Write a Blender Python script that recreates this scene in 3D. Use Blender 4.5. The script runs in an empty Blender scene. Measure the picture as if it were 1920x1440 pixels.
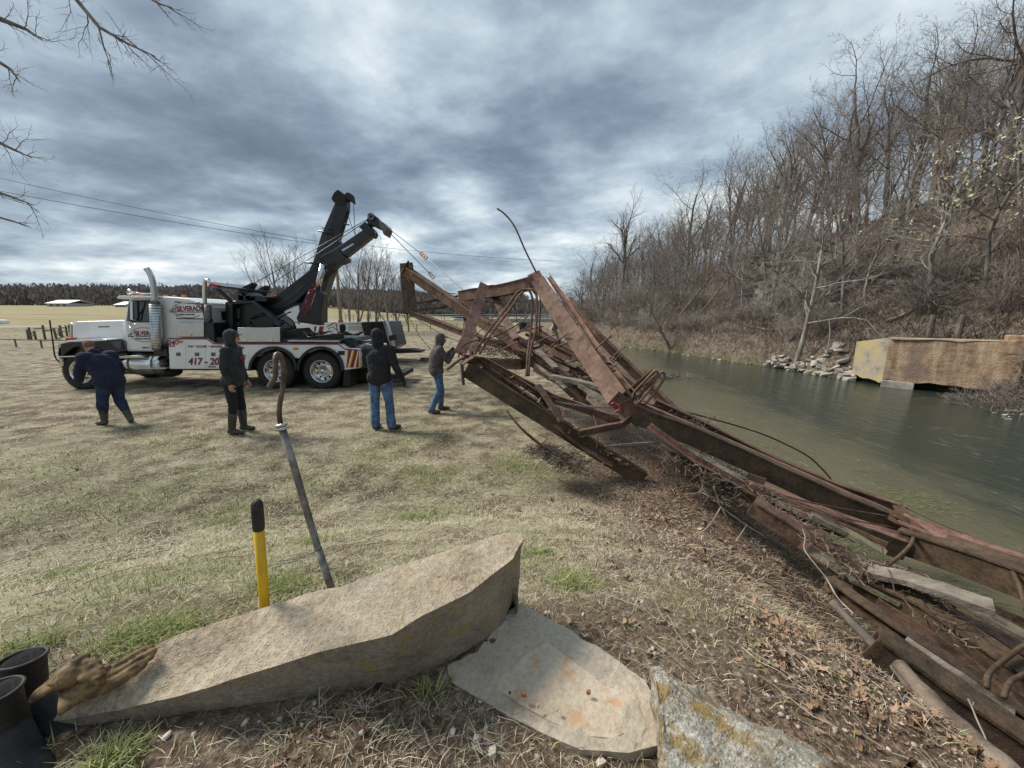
import bpy, bmesh, math, random
import numpy as np
from mathutils import Vector, Matrix, Quaternion
R = math.radians
rng = np.random.default_rng(7)
random.seed(7)
SC = bpy.context.scene
COL = SC.collection
# ---------------- camera ----------------
CH = 2.07            # lens height above the level field
FP = 710.0           # focal length in pixels of the 1920 wide photograph
PITCH = math.atan(128 / FP)
cam_d = bpy.data.cameras.new('camera')
cam = bpy.data.objects.new('camera', cam_d)
COL.objects.link(cam)
cam_d.sensor_width = 36
cam_d.lens = 36 * FP / 1920
cam_d.clip_start = .05
cam_d.clip_end = 4000
cam.location = (0, 0, CH)
cam.rotation_euler = (R(90) - PITCH, 0, 0)
SC.camera = cam
# ---------------- view, sky, sun ----------------
SC.view_settings.view_transform = 'Standard'
SC.view_settings.look = 'None'
SC.view_settings.gamma = 1
SC.view_settings.use_curve_mapping = False
SC.view_settings.exposure = 0.7
SC.cycles.use_denoising = True
SC.cycles.max_bounces = 6
SC.cycles.transparent_max_bounces = 12
SC.cycles.caustics_reflective = False
SC.cycles.caustics_refractive = False
SUN_EL, SUN_AZ = R(44), R(-66)      # azimuth measured clockwise from +Y (ahead); the sun is ahead and to the left
sun_d = bpy.data.lights.new('sun', 'SUN')
sun_d.energy = 2.5
sun_d.angle = R(18)
sun_d.color = (1, .95, .87)
sun = bpy.data.objects.new('sun', sun_d)
COL.objects.link(sun)
sdir = Vector((math.sin(SUN_AZ) * math.cos(SUN_EL), math.cos(SUN_AZ) * math.cos(SUN_EL), math.sin(SUN_EL)))
sun.rotation_euler = sdir.to_track_quat('Z', 'Y').to_euler()
sun.location = (-20, 20, 40)

W = bpy.data.worlds.new('World')
SC.world = W
W.use_nodes = True
wt = W.node_tree
wt.nodes.clear()
class NT:
    def __init__(s, t): s.t = t
    def n(s, typ, ins=None, **kw):
        nd = s.t.nodes.new(typ)
        for k, v in kw.items(): setattr(nd, k, v)
        for k, v in (ins or {}).items():
            if isinstance(v, bpy.types.NodeSocket): s.t.links.new(v, nd.inputs[k])
            elif v is not None: nd.inputs[k].default_value = v
        return nd
    def math(s, op, a, b=0.0, c=0.0, clamp=False):
        nd = s.n('ShaderNodeMath', {0: a, 1: b, 2: c}, operation=op); nd.use_clamp = clamp
        return nd.outputs[0]
    def vmath(s, op, a, b=None):
        nd = s.n('ShaderNodeVectorMath', {0: a} if b is None else {0: a, 1: b}, operation=op)
        return nd.outputs['Value'] if op in ('DOT_PRODUCT', 'LENGTH', 'DISTANCE') else nd.outputs[0]
    def mix(s, f, a, b, blend='MIX'):
        nd = s.t.nodes.new('ShaderNodeMix'); nd.data_type = 'RGBA'; nd.blend_type = blend; nd.clamp_factor = True
        for k, v in ((0, f), (6, a), (7, b)):
            if isinstance(v, bpy.types.NodeSocket): s.t.links.new(v, nd.inputs[k])
            else: nd.inputs[k].default_value = (v if k == 0 else (*v[:3], 1))
        return nd.outputs[2]
    def noise(s, vec, scale, detail=4, rough=.55, dist=0.0):
        return s.n('ShaderNodeTexNoise', {'Vector': vec, 'Scale': scale, 'Detail': detail, 'Roughness': rough, 'Distortion': dist}).outputs['Fac']
    def ramp(s, f, stops, interp='LINEAR'):
        nd = s.n('ShaderNodeValToRGB', {0: f}); cr = nd.color_ramp; cr.interpolation = interp
        while len(cr.elements) < len(stops): cr.elements.new(.5)
        for e, (p, c) in zip(cr.elements, stops):
            e.position = p; e.color = (*c[:3], 1) if not isinstance(c, (int, float)) else (c, c, c, 1)
        return nd.outputs[0]
    def rng(s, v, a, b, c=0.0, d=1.0):
        return s.n('ShaderNodeMapRange', {0: v, 1: a, 2: b, 3: c, 4: d}).outputs[0]
def pix_dir(px, py):
    u, v = (px - 960) / FP, (720 - py) / FP
    c, s = math.cos(PITCH), math.sin(PITCH)
    return Vector((u, c + v * s, -s + v * c))
w = NT(wt)
g = w.n('ShaderNodeTexCoord').outputs['Generated']
sep = w.n('ShaderNodeSeparateXYZ', {0: g})
zc = w.math('ADD', w.math('MAXIMUM', sep.outputs[2], 0.0), .16)
cx, cy = w.math('DIVIDE', sep.outputs[0], zc), w.math('DIVIDE', sep.outputs[1], zc)
cv = w.n('ShaderNodeCombineXYZ', {0: cx, 1: cy, 2: 12.4}).outputs[0]
# clouds lie in long banks that run from upper left to lower right
rot = w.n('ShaderNodeMapping', {'Vector': cv, 'Rotation': (0, 0, R(32)), 'Scale': (.85, 1.0, 1)}).outputs[0]
n1 = w.noise(rot, .95, 6, .55, .15)
n2 = w.noise(rot, 2.6, 9, .6, .1)
n0 = w.noise(rot, .33, 2, .5)
val = w.math('ADD', w.math('MULTIPLY', n1, .56), w.math('ADD', w.math('MULTIPLY', n2, .40), w.math('MULTIPLY', n0, .18)))
spots = [(420, 250, -.06, 40), (250, 130, -.03, 30), (1150, 130, .03, 40), (60, 200, .03, 60), (780, 260, -.06, 60), (960, 290, -.07, 90), (1120, 200, -.06, 60),
         (690, 115, .02, 160), (640, 60, .0, 25), (1390, 195, .02, 200), (880, 370, .15, 300), (740, 475, .16, 500), (330, 478, .06, 300), (400, 420, .07, 700), (170, 495, .07, 500), (70, 455, .02, 300), (250, 400, -.05, 200), (60, 330, .02, 60), (120, 520, -.05, 300),
         (560, 410, .06, 200), (1650, 200, .03, 20), (1750, 60, .05, 50), (1000, 330, -.04, 200), (300, 360, -.02, 60), (900, 60, .05, 25), (1000, 470, .08, 200), (60, 400, .02, 60), (1060, 330, .08, 500)]
gn = w.vmath('NORMALIZE', g)
for px, py, a, k in spots:
    d = pix_dir(px, py).normalized()
    e = w.math('POWER', w.math('MAXIMUM', w.vmath('DOT_PRODUCT', gn, tuple(d)), 0.0), float(k))
    val = w.math('MULTIPLY_ADD', e, a, val)
val = w.math('MULTIPLY_ADD', w.math('SUBTRACT', val, .59), 1.45, .555)
ccol = w.ramp(val, [(.28, (.115, .152, .205)), (.37, (.150, .198, .262)), (.44, (.195, .252, .325)), (.52, (.280, .352, .43)), (.60, (.39, .475, .545)), (.70, (.58, .655, .70)), (.84, (.95, .97, .94))])
sky = w.n('ShaderNodeTexSky', sky_type='NISHITA', sun_disc=False, sun_elevation=SUN_EL, sun_rotation=SUN_AZ, altitude=200, air_density=1.2, dust_density=2.0)
bg_sky = w.n('ShaderNodeBackground', {0: sky.outputs[0], 1: .05})
bg_cl = w.n('ShaderNodeBackground', {0: ccol, 1: .80})
mixw = w.n('ShaderNodeMixShader', {0: .93, 1: bg_sky.outputs[0], 2: bg_cl.outputs[0]})
wo = w.n('ShaderNodeOutputWorld', {0: mixw.outputs[0]})

# ---------------- pixel of the photograph -> point of the place ----------------
def PT(px, py, t):
    d = pix_dir(px, py); return Vector((d.x * t, d.y * t, CH + d.z * t))
def PZ(px, py, z):
    d = pix_dir(px, py); t = (z - CH) / d.z; return Vector((d.x * t, d.y * t, z))
def PY(px, py, Y):
    d = pix_dir(px, py); t = Y / d.y; return Vector((d.x * t, Y, CH + d.z * t))

# ---------------- naming ----------------
ROOT = {}
def tag(o, label=None, cat=None, group=None, kind=None):
    if label: o['label'] = label
    if cat: o['category'] = cat
    if group: o['group'] = group
    if kind: o['kind'] = kind
    return o
def empty(name, loc, label, cat, group=None, rz=0.0):
    o = bpy.data.objects.new(name, None); COL.objects.link(o)
    o.location = loc; o.rotation_euler = (0, 0, rz); o.empty_display_size = .2
    ROOT[o.name] = Vector(loc)
    return tag(o, label, cat, group)
def link_mesh(name, me, parent=None, smooth=False):
    o = bpy.data.objects.new(name, me); COL.objects.link(o)
    if parent is not None:
        o.parent = parent; ROOT[o.name] = ROOT.get(parent.name, Vector((0, 0, 0)))
    return o
def dup(root, loc, rz=0.0, scale=1.0, label=None, group=None, tilt=(0, 0)):
    def cp(o, par):
        c = o.copy(); COL.objects.link(c)
        if par is not None: c.parent = par
        for ch in o.children: cp(ch, c)
        return c
    c = cp(root, None)
    c.location = loc; c.rotation_euler = (tilt[0], tilt[1], rz)
    c.scale = (scale,) * 3 if isinstance(scale, (int, float)) else scale
    if label: c['label'] = label
    if group: c['group'] = group
    return c

# ---------------- mesh builder ----------------
class MB:
    def __init__(s): s.v = []; s.f = []
    def add(s, vs, fs):
        b = len(s.v); s.v += [tuple(p) for p in vs]; s.f += [tuple(i + b for i in f) for f in fs]; return s
    def box(s, lo, hi):
        x0, y0, z0 = lo; x1, y1, z1 = hi
        return s.add([(x0, y0, z0), (x1, y0, z0), (x1, y1, z0), (x0, y1, z0), (x0, y0, z1), (x1, y0, z1), (x1, y1, z1), (x0, y1, z1)],
                     [(0, 3, 2, 1), (4, 5, 6, 7), (0, 1, 5, 4), (1, 2, 6, 5), (2, 3, 7, 6), (3, 0, 4, 7)])
    def prism(s, poly, y0, y1):      # poly of (x, z), pushed along Y
        a = sum(poly[i][0] * poly[(i + 1) % len(poly)][1] - poly[(i + 1) % len(poly)][0] * poly[i][1] for i in range(len(poly)))
        if a < 0: poly = poly[::-1]
        n = len(poly)
        vs = [(p[0], y0, p[1]) for p in poly] + [(p[0], y1, p[1]) for p in poly]
        fs = [tuple(range(n)), tuple(range(2 * n - 1, n - 1, -1))] + [(i, i + n, (i + 1) % n + n, (i + 1) % n) for i in range(n)]
        return s.add(vs, fs)
    def poly(s, top, bottom):        # two matching rings of points
        n = len(top)
        fs = [tuple(range(n)), tuple(range(2 * n - 1, n - 1, -1))] + [((i + 1) % n, i, i + n, (i + 1) % n + n) for i in range(n)]
        return s.add(list(top) + list(bottom), fs)
    def tube(s, pts, r, n=6, caps=True, flat=1.0):
        pts = [Vector(p) for p in pts]; m = len(pts)
        if not hasattr(r, '__len__'): r = [r] * m
        d0 = (pts[1] - pts[0]).normalized()
        up = Vector((0, 0, 1)) if abs(d0.z) < .9 else Vector((1, 0, 0))
        a = d0.cross(up).normalized(); vs = []
        for i, p in enumerate(pts):
            d = (pts[min(i + 1, m - 1)] - pts[max(i - 1, 0)]).normalized()
            a = (a - d * a.dot(d)).normalized(); b = d.cross(a)
            for k in range(n):
                th = 2 * math.pi * k / n
                vs.append(p + (a * math.cos(th) + b * math.sin(th) * flat) * r[i])
        fs = [(i * n + k, i * n + (k + 1) % n, (i + 1) * n + (k + 1) % n, (i + 1) * n + k) for i in range(m - 1) for k in range(n)]
        if caps: fs += [tuple(range(n - 1, -1, -1)), tuple((m - 1) * n + k for k in range(n))]
        return s.add(vs, fs)
    def sweep(s, prof, pts, up=(0, 0, 1), jit=0.0, twist=0.0):     # prof of (side, up) pushed through pts
        pts = [Vector(p) for p in pts]; m = len(pts); n = len(prof); vs = []; up = Vector(up)
        a_ = sum(prof[i][0] * prof[(i + 1) % n][1] - prof[(i + 1) % n][0] * prof[i][1] for i in range(n))
        if a_ < 0: prof = prof[::-1]
        for i, p in enumerate(pts):
            d = (pts[min(i + 1, m - 1)] - pts[max(i - 1, 0)]).normalized()
            a = d.cross(up).normalized(); b = a.cross(d)
            if twist:
                th = twist * i / (m - 1); a, b = a * math.cos(th) + b * math.sin(th), b * math.cos(th) - a * math.sin(th)
            j = Vector((random.uniform(-jit, jit), random.uniform(-jit, jit), random.uniform(-jit, jit)))
            for q in prof: vs.append(p + a * q[0] + b * q[1] + j)
        fs = [(i * n + k, i * n + (k + 1) % n, (i + 1) * n + (k + 1) % n, (i + 1) * n + k) for i in range(m - 1) for k in range(n)]
        fs += [tuple(range(n - 1, -1, -1)), tuple((m - 1) * n + k for k in range(n))]
        return s.add(vs, fs)
    def lathe(s, prof, c, axis='Y', n=32, ang=2 * math.pi):      # prof of (radius, along axis)
        c = Vector(c); vs = []; m = len(prof)
        for i in range(n):
            th = ang * i / n
            for r_, h in prof:
                p = {'Y': Vector((r_ * math.cos(th), h, r_ * math.sin(th))), 'Z': Vector((r_ * math.cos(th), r_ * math.sin(th), h)), 'X': Vector((h, r_ * math.cos(th), r_ * math.sin(th)))}[axis]
                vs.append(c + p)
        fs = [(i * m + k, i * m + k + 1, ((i + 1) % n) * m + k + 1, ((i + 1) % n) * m + k) for i in range(n) for k in range(m - 1)]
        return s.add(vs, fs)
    def ball(s, c, r, n=8, sc=(1, 1, 1)):
        pr = [(math.sin(math.pi * k / n) * r + 1e-4, -math.cos(math.pi * k / n) * r) for k in range(n + 1)]
        b = MB().lathe(pr, (0, 0, 0), 'Z', n * 2)
        return s.add([(c[0] + x * sc[0], c[1] + y * sc[1], c[2] + z * sc[2]) for x, y, z in b.v], b.f)
    def build(s, name, m, parent=None, bevel=0.0, smooth=False, fix=False):
        off = ROOT.get(parent.name, Vector((0, 0, 0))) if parent is not None else Vector((0, 0, 0))
        me = bpy.data.meshes.new(name)
        me.from_pydata([(x - off.x, y - off.y, z - off.z) for x, y, z in s.v], [], s.f)
        if fix:
            bm = bmesh.new(); bm.from_mesh(me); bmesh.ops.recalc_face_normals(bm, faces=bm.faces); bm.to_mesh(me); bm.free()
        if m is not None: me.materials.append(m)
        if smooth: me.polygons.foreach_set('use_smooth', [True] * len(me.polygons))
        me.update()
        o = link_mesh(name, me, parent)
        if bevel:
            b = o.modifiers.new('bevel', 'BEVEL'); b.width = bevel; b.segments = 2; b.limit_method = 'ANGLE'; b.angle_limit = R(35)
        return o
def np_mesh(name, V, F, m, parent=None, smooth=False):      # V (n,3), F (k,3 or 4)
    me = bpy.data.meshes.new(name); k = F.shape[1]
    me.vertices.add(len(V)); me.vertices.foreach_set('co', V.astype(np.float32).ravel())
    me.loops.add(F.size); me.loops.foreach_set('vertex_index', F.astype(np.int32).ravel())
    me.polygons.add(len(F)); me.polygons.foreach_set('loop_start', np.arange(0, F.size, k, dtype=np.int32))
    if smooth: me.polygons.foreach_set('use_smooth', np.ones(len(F), dtype=bool))
    me.update(calc_edges=True)
    if m is not None: me.materials.append(m)
    return link_mesh(name, me, parent)

# ---------------- materials ----------------
MATS = {}
def mat(name, cols, rough=.8, metal=0.0, scale=6.0, bump=0.0, bscale=None, detail=6, spec=None, stretch=None, coords='Object', contrast=(.35, .65), island=0.0, bdist=.02):
    """cols: list of colours spread over a noise; island: strength of a value change from piece to piece."""
    if name in MATS: return MATS[name]
    m = bpy.data.materials.new(name); m.use_nodes = True; t = NT(m.node_tree); m.node_tree.nodes.clear()
    tc = t.n('ShaderNodeTexCoord').outputs[coords] if coords != 'Position' else t.n('ShaderNodeNewGeometry').outputs['Position']
    if stretch: tc = t.n('ShaderNodeMapping', {'Vector': tc, 'Scale': stretch}).outputs[0]
    if len(cols) > 1:
        f = t.noise(tc, scale, detail, .62)
        k = len(cols) - 1
        c = t.ramp(f, [(contrast[0] + (contrast[1] - contrast[0]) * i / k, q) for i, q in enumerate(cols)])
    else:
        c = t.mix(0.0, cols[0], cols[0])
    if island:
        r_ = t.n('ShaderNodeNewGeometry').outputs['Random Per Island']
        c = t.mix(1.0, c, t.n('ShaderNodeCombineColor', {0: t.rng(r_, 0, 1, 1 - island, 1 + island), 1: t.rng(r_, 0, 1, 1 - island, 1 + island), 2: t.rng(r_, 0, 1, 1 - island, 1 + island)}).outputs[0], 'MULTIPLY')
    b = t.n('ShaderNodeBsdfPrincipled', {'Base Color': c, 'Roughness': rough, 'Metallic': metal})
    if spec is not None: b.inputs['Specular IOR Level'].default_value = spec
    if bump:
        h = t.noise(tc, bscale or scale * 4, 6, .65)
        bn = t.n('ShaderNodeBump', {'Strength': bump, 'Distance': bdist, 'Height': h}); m.node_tree.links.new(bn.outputs[0], b.inputs['Normal'])
    t.n('ShaderNodeOutputMaterial', {0: b.outputs[0]})
    MATS[name] = m; return m
# ---------------- numpy noise ----------------
def _hash(ix, iy, s):
    h = (ix.astype(np.int64) * 374761393 + iy.astype(np.int64) * 668265263 + s * 1442695041) & 0xffffffff
    h = ((h ^ (h >> 13)) * 1274126177) & 0xffffffff
    return ((h ^ (h >> 16)) & 0xffffff) / float(0xffffff)
def vnoise(x, y, s=0):
    x = np.asarray(x, float); y = np.asarray(y, float)
    ix, iy = np.floor(x), np.floor(y); fx, fy = x - ix, y - iy
    fx = fx * fx * (3 - 2 * fx); fy = fy * fy * (3 - 2 * fy)
    a, b, c, d = _hash(ix, iy, s), _hash(ix + 1, iy, s), _hash(ix, iy + 1, s), _hash(ix + 1, iy + 1, s)
    return (a + (b - a) * fx) * (1 - fy) + (c + (d - c) * fx) * fy
def fbm(x, y, o=4, s=0):
    t, a, n = 0, 1, 0
    for i in range(o):
        t = t + a * vnoise(x * 2 ** i + 17.3 * i, y * 2 ** i - 9.1 * i, s + i); n += a; a *= .5
    return t / n
def sst(a, b, x):
    u = np.clip((x - a) / (b - a), 0, 1); return u * u * (3 - 2 * u)
# ================= TERRAIN =================
ZW = -1.0                                   # water level
RY = [-60, 0, 2, 5, 8, 15, 25, 40, 60, 85, 130, 400]
XE = [3.1, 3.15, 3.3, 4.3, 5.0, 6.1, 6.6, 5.6, 2.6, -3, -14, -80]      # near shore
RF = [-60, 8, 11, 12.4, 13.3, 15, 17.1, 18.2, 19.5, 25, 40, 60, 85, 130, 400]
XF = [16.4, 16.3, 16.2, 16.9, 18.3, 17.8, 17.1, 16.7, 16.2, 15.2, 11.2, 9.2, 9.5, -1, -66]   # far shore
XB = [1.3, 1.2, 1.05, 1.55, 1.9, 2.8, 4.0, 3.4, .4, -5, -16, -84]      # top of the near bank
HRY = [-60, 20, 30, 50, 90, 130, 180, 300]
HR = [16, 15.5, 14.5, 11.5, 7.0, 4.5, 3.0, 3.0]
ROAD = [(-130, 20, .3), (-66, 52, .62), (-24, 77, 1.2), (15, 87, 1.35), (70, 99, 2.2)]
def road_d(x, y):
    best = np.full(np.shape(x), 1e9); z = np.zeros(np.shape(x))
    for (x0, y0, z0), (x1, y1, z1) in zip(ROAD[:-1], ROAD[1:]):
        dx, dy = x1 - x0, y1 - y0; L = dx * dx + dy * dy
        u = np.clip(((x - x0) * dx + (y - y0) * dy) / L, 0, 1)
        d = np.hypot(x - x0 - u * dx, y - y0 - u * dy)
        z = np.where(d < best, z0 + (z1 - z0) * u, z); best = np.minimum(best, d)
    return best, z
def height(x, y, full=False):
    x = np.asarray(x, float); y = np.asarray(y, float)
    xe, xf, xb = np.interp(y, RY, XE), np.interp(y, RF, XF), np.interp(y, RY, XB)
    wob = (fbm(y * .9, y * .1 + 3, 3, 5) - .5)
    xe = xe + wob * .5; xf = xf + (fbm(y * .6, y * .1 + 9, 4, 6) - .5) * 1.4
    h = (fbm(x * .5, y * .5, 3, 1) - .5) * .10
    # land rises far ahead, more to the left
    h = h + (1.6 + 5.2 * sst(25, 130, -x)) * sst(55, 210, np.hypot(x * .4, y))
    h = h + sst(170, 520, y) * 9 * (1 - sst(-40, 60, x) * .4)
    # the rise the camera stands on
    r = np.hypot(x * np.where(x < 0, .55, 1), y * np.where(y < 0, .4, 1))
    h = h + 1.0 * (1 - sst(.75, 4.3, r))
    # road bank
    d, rz = road_d(x, y)
    h = np.where(d < 9, np.maximum(h, rz - np.clip(d - 4.2, 0, 9) * .42), h)
    # near bank and river bed
    mid = (xe + xf) * .5; hw = np.maximum((xf - xe) * .5, .5)
    bed = -1.15 - .55 * (1 - np.clip(np.abs(x - mid) / hw, 0, 1) ** 2) - .12 * fbm(x * .7, y * .7, 3, 8)
    u = np.clip((x - xb) / np.maximum(xe - xb, .3), 0, 1)
    bank = h * (1 - u ** 1.7) + (-1.12) * (u ** 1.7) + (fbm(x * 1.6, y * 1.6, 4, 11) - .5) * .34 * np.sin(np.pi * u)
    h = np.where(x > xb, bank, h)
    h = np.where(x > xe, np.minimum(bed, -1.12) , h)
    # far bank, bench and wooded hill
    hr = np.interp(y, HRY, HR)
    q = x - xf
    f1 = -1.15 + 2.0 * sst(-.1, 1.9, q)
    w2 = 25.0
    s = np.clip((q - 2.2) / w2, 0, 1.6)
    step = (fbm(x * .22, y * .12, 4, 21) - .5) * 2.6 * sst(0, .2, s)
    hill = f1 + hr * (s ** .92 * (1 - .12 * s)) + step * np.clip(hr / 12, 0, 1)
    hill = hill + (fbm(x * .9, y * .9, 3, 25) - .5) * .5 * sst(0, 2, q)
    h = np.where(q > -.1, hill * (1 - sst(100, 170, y)) + np.maximum(h, 1.2 + 1.5 * sst(0, 40, q)) * sst(100, 170, y), h)
    # the road also crosses the land beyond the bridge
    h = np.where((d < 6.5) & (q > 2.5), np.maximum(np.minimum(h, rz + np.clip(d - 4.5, 0, 3) * 2), rz - np.clip(d - 4.2, 0, 9) * .5), h)
    # shallow hollow scraped out round the flat footing
    fd = np.hypot((x - .16) / .50, (y - 1.02) / .48)
    h = h * sst(.75, 1.35, fd) + np.minimum(h, .900) * (1 - sst(.75, 1.35, fd))
    near = np.clip(1 - np.hypot(x, y) / 14, 0, 1)
    h = h + near * ((fbm(x * 5, y * 5, 3, 31) - .5) * .045 + (fbm(x * 16, y * 16, 2, 33) - .5) * .02)
    return h
def hz(x, y): return float(height(np.array([x]), np.array([y]))[0])
def PG(px, py, lift=0.0):                     # first hit of a pixel's ray with the land
    d = pix_dir(px, py); ts = np.geomspace(.6, 400, 1400)
    g_ = height(d.x * ts, d.y * ts); z_ = CH + d.z * ts
    i = int(np.argmax(z_ < g_)) or len(ts) - 1
    t = ts[i]; return Vector((d.x * t, d.y * t, float(g_[i]) + lift))
def axis_steps(lim, d0=.035, gr=.0195):
    a = [0.0]
    while a[-1] < lim: a.append(a[-1] + max(d0, gr * a[-1]))
    return np.array(a)
px_ = axis_steps(700); xs = np.concatenate([-px_[:0:-1], px_]) + .6
ys = np.concatenate([-axis_steps(40, .2, .08)[:0:-1], axis_steps(900)])
X, Y = np.meshgrid(xs, ys); Z = height(X, Y)
V = np.stack([X.ravel(), Y.ravel(), Z.ravel()], 1)
ny, nx = X.shape
idx = np.arange(ny * nx).reshape(ny, nx)
F = np.stack([idx[:-1, :-1].ravel(), idx[:-1, 1:].ravel(), idx[1:, 1:].ravel(), idx[1:, :-1].ravel()], 1)
GREEN = [(330, 1080, .5), (120, 1085, .35), (60, 960, .9), (260, 940, .9), (420, 960, .5), (790, 970, .4), (790, 890, .35), (590, 905, .4), (530, 1110, .35), (760, 830, .6), (1000, 880, .5), (960, 870, .5), (290, 1190, .25), (270, 1205, .15), (850, 960, .35), (380, 890, .5), (330, 830, .8), (1080, 1090, .18), (980, 1050, .2), (820, 900, .5), (100, 880, .8), (430, 1020, .4), (60, 1200, .2), (580, 1010, .4), (690, 860, .6)]
GP = [(PG(a, b), c) for a, b, c in GREEN]
def green_mask(x, y):
    m_ = sst(.60, .74, fbm(x * 1.1, y * .8, 4, 51)) * .30
    for p, r_ in GP:
        dd = ((x - p.x) ** 2 + (y - p.y) ** 2) / (r_ * r_)
        m_ = np.maximum(m_, np.exp(-dd * 1.6) * (.45 + .9 * fbm(x * 6, y * 6, 3, 52)))
    return np.clip(m_, 0, 1)
def zone_masks(x, y, z):
    xb, xe, xf = np.interp(y, RY, XB), np.interp(y, RY, XE), np.interp(y, RF, XF)
    nz = fbm(x * 1.4, y * 1.4, 4, 41) - .5
    lit = sst(-1.0, -.05, x - xb + nz * 1.8) * (x < xe + .4)
    foot = sst(1.75, 1.25, np.hypot(x * .55, y) + nz * .5) * .75
    lit = np.maximum(lit, foot)
    wet = sst(-.55, -.95, z + nz * .25)
    far = sst(-.3, .2, x - xf) * (y < 120)
    d, rz = road_d(x, y)
    grn = green_mask(x, y)
    grn = np.maximum(grn, sst(9, 6.5, d) * sst(4.0, 4.6, d) * sst(-60, -35, x) * .75 * (x < 5))
    hay = sst(45, 80, np.hypot(x * .7, y))
    road = sst(3.4, 3.2, d)
    return [('litter', lit), ('wet', wet), ('wood', far), ('green', grn), ('hay', hay), ('road', road)]
gm = bpy.data.materials.new('ground'); gm.use_nodes = True; t = NT(gm.node_tree); gm.node_tree.nodes.clear()
pos = t.n('ShaderNodeNewGeometry').outputs['Position']
at = lambda n_: t.n('ShaderNodeAttribute', attribute_name=n_).outputs['Fac']
na, nb, ncf, nd_ = t.noise(pos, 22, 8, .7), t.noise(pos, 2.2, 6, .6), t.noise(pos, 75, 4, .6), t.noise(pos, .35, 4)
straw = t.ramp(na, [(.32, (.18, .14, .085)), (.45, (.38, .325, .21)), (.56, (.56, .50, .35)), (.7, (.70, .65, .49))])
soil = t.ramp(na, [(.35, (.07, .045, .03)), (.6, (.16, .115, .08)), (.72, (.24, .18, .13))])
base = t.mix(t.rng(nb, .40, .62), soil, straw)
base = t.mix(t.rng(nd_, .42, .6, 0, .35), base, t.mix(.5, straw, (.34, .30, .19)))
gcol = t.ramp(na, [(.35, (.13, .13, .05)), (.55, (.28, .30, .13)), (.7, (.44, .44, .25))])
base = t.mix(t.math('MULTIPLY', at('green'), t.rng(t.noise(pos, 9, 5), .36, .66, 0, .8)), base, gcol)
hayc = t.ramp(t.noise(t.n('ShaderNodeMapping', {'Vector': pos, 'Scale': (.25, 1.3, 1)}).outputs[0], .22, 6), [(.3, (.24, .19, .09)), (.5, (.36, .30, .16)), (.7, (.33, .30, .16))])
base = t.mix(t.math('MULTIPLY', at('hay'), t.math('SUBTRACT', 1.0, at('green'))), base, hayc)
lit = t.ramp(t.noise(pos, 38, 8, .75), [(.33, (.035, .024, .017)), (.46, (.14, .092, .063)), (.55, (.31, .22, .155)), (.66, (.60, .48, .35))])
lit = t.mix(t.rng(nb, .35, .65, 0, .6), lit, t.mix(.5, lit, (.10, .045, .03)))
base = t.mix(at('litter'), base, lit)
wood = t.ramp(t.noise(pos, 5, 10, .75), [(.30, (.05, .038, .03)), (.43, (.14, .112, .088)), (.54, (.25, .205, .16)), (.68, (.40, .35, .28))])
wood = t.mix(t.rng(t.noise(pos, .3, 5), .45, .62, 0, .8), wood, t.mix(.5, wood, (.20, .115, .075)))
base = t.mix(at('wood'), base, wood)
wet = t.ramp(t.noise(pos, 1.6, 7, .65), [(.35, (.07, .065, .035)), (.55, (.17, .15, .085)), (.7, (.08, .11, .03))])
base = t.mix(at('wet'), base, wet)
asp = t.ramp(t.noise(pos, 3, 5), [(.3, (.36, .36, .35)), (.7, (.48, .47, .45))])
base = t.mix(at('road'), base, asp)
hgt = t.math('ADD', t.math('MULTIPLY', na, .6), t.math('MULTIPLY', ncf, .5))
bp = t.n('ShaderNodeBump', {'Strength': .9, 'Distance': .05, 'Height': hgt})
bs = t.n('ShaderNodeBsdfPrincipled', {'Base Color': base, 'Roughness': .93, 'Normal': bp.outputs[0]}); bs.inputs['Specular IOR Level'].default_value = .2
t.n('ShaderNodeOutputMaterial', {0: bs.outputs[0]})
ground = np_mesh('ground', V, F, gm, smooth=True); tag(ground, kind='structure')
for nm, a in zone_masks(X.ravel(), Y.ravel(), Z.ravel()):
    at_ = ground.data.attributes.new(nm, 'FLOAT', 'POINT'); at_.data.foreach_set('value', np.ascontiguousarray(a, dtype=np.float32))

# ---- river ----
wm = bpy.data.materials.new('river_water'); wm.use_nodes = True; t = NT(wm.node_tree); wm.node_tree.nodes.clear()
pos = t.n('ShaderNodeNewGeometry').outputs['Position']
stp = t.n('ShaderNodeMapping', {'Vector': pos, 'Rotation': (0, 0, R(-8)), 'Scale': (1.5, .55, 1)}).outputs[0]
h1, h2, h3 = t.noise(stp, 1.1, 4, .55, .6), t.noise(stp, 5.5, 5, .6, .8), t.noise(stp, 20, 3, .6)
hh = t.math('ADD', t.math('MULTIPLY', h1, .55), t.math('ADD', t.math('MULTIPLY', h2, .3), t.math('MULTIPLY', h3, .1)))
bp = t.n('ShaderNodeBump', {'Strength': .55, 'Distance': .12, 'Height': hh})
xs_ = t.n('ShaderNodeSeparateXYZ', {0: pos})
shal = t.math('SUBTRACT', xs_.outputs[0], t.math('MULTIPLY', xs_.outputs[1], .10))
deep = t.rng(t.math('ADD', shal, t.math('MULTIPLY', t.math('SUBTRACT', h1, .5), 3.0)), 4.6, 8.2)
tint = t.mix(deep, (.66, .64, .44), (.12, .18, .13))
glass = t.n('ShaderNodeBsdfTransparent', {0: tint})
silt = t.n('ShaderNodeBsdfDiffuse', {0: t.mix(deep, (.36, .315, .19), (.045, .062, .045))})
body = t.n('ShaderNodeMixShader', {0: t.rng(deep, 0, 1, .35, .8), 1: glass.outputs[0], 2: silt.outputs[0]})
gl = t.n('ShaderNodeBsdfGlossy', {0: (1, 1, 1, 1), 'Roughness': .09, 'Normal': bp.outputs[0]})
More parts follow.
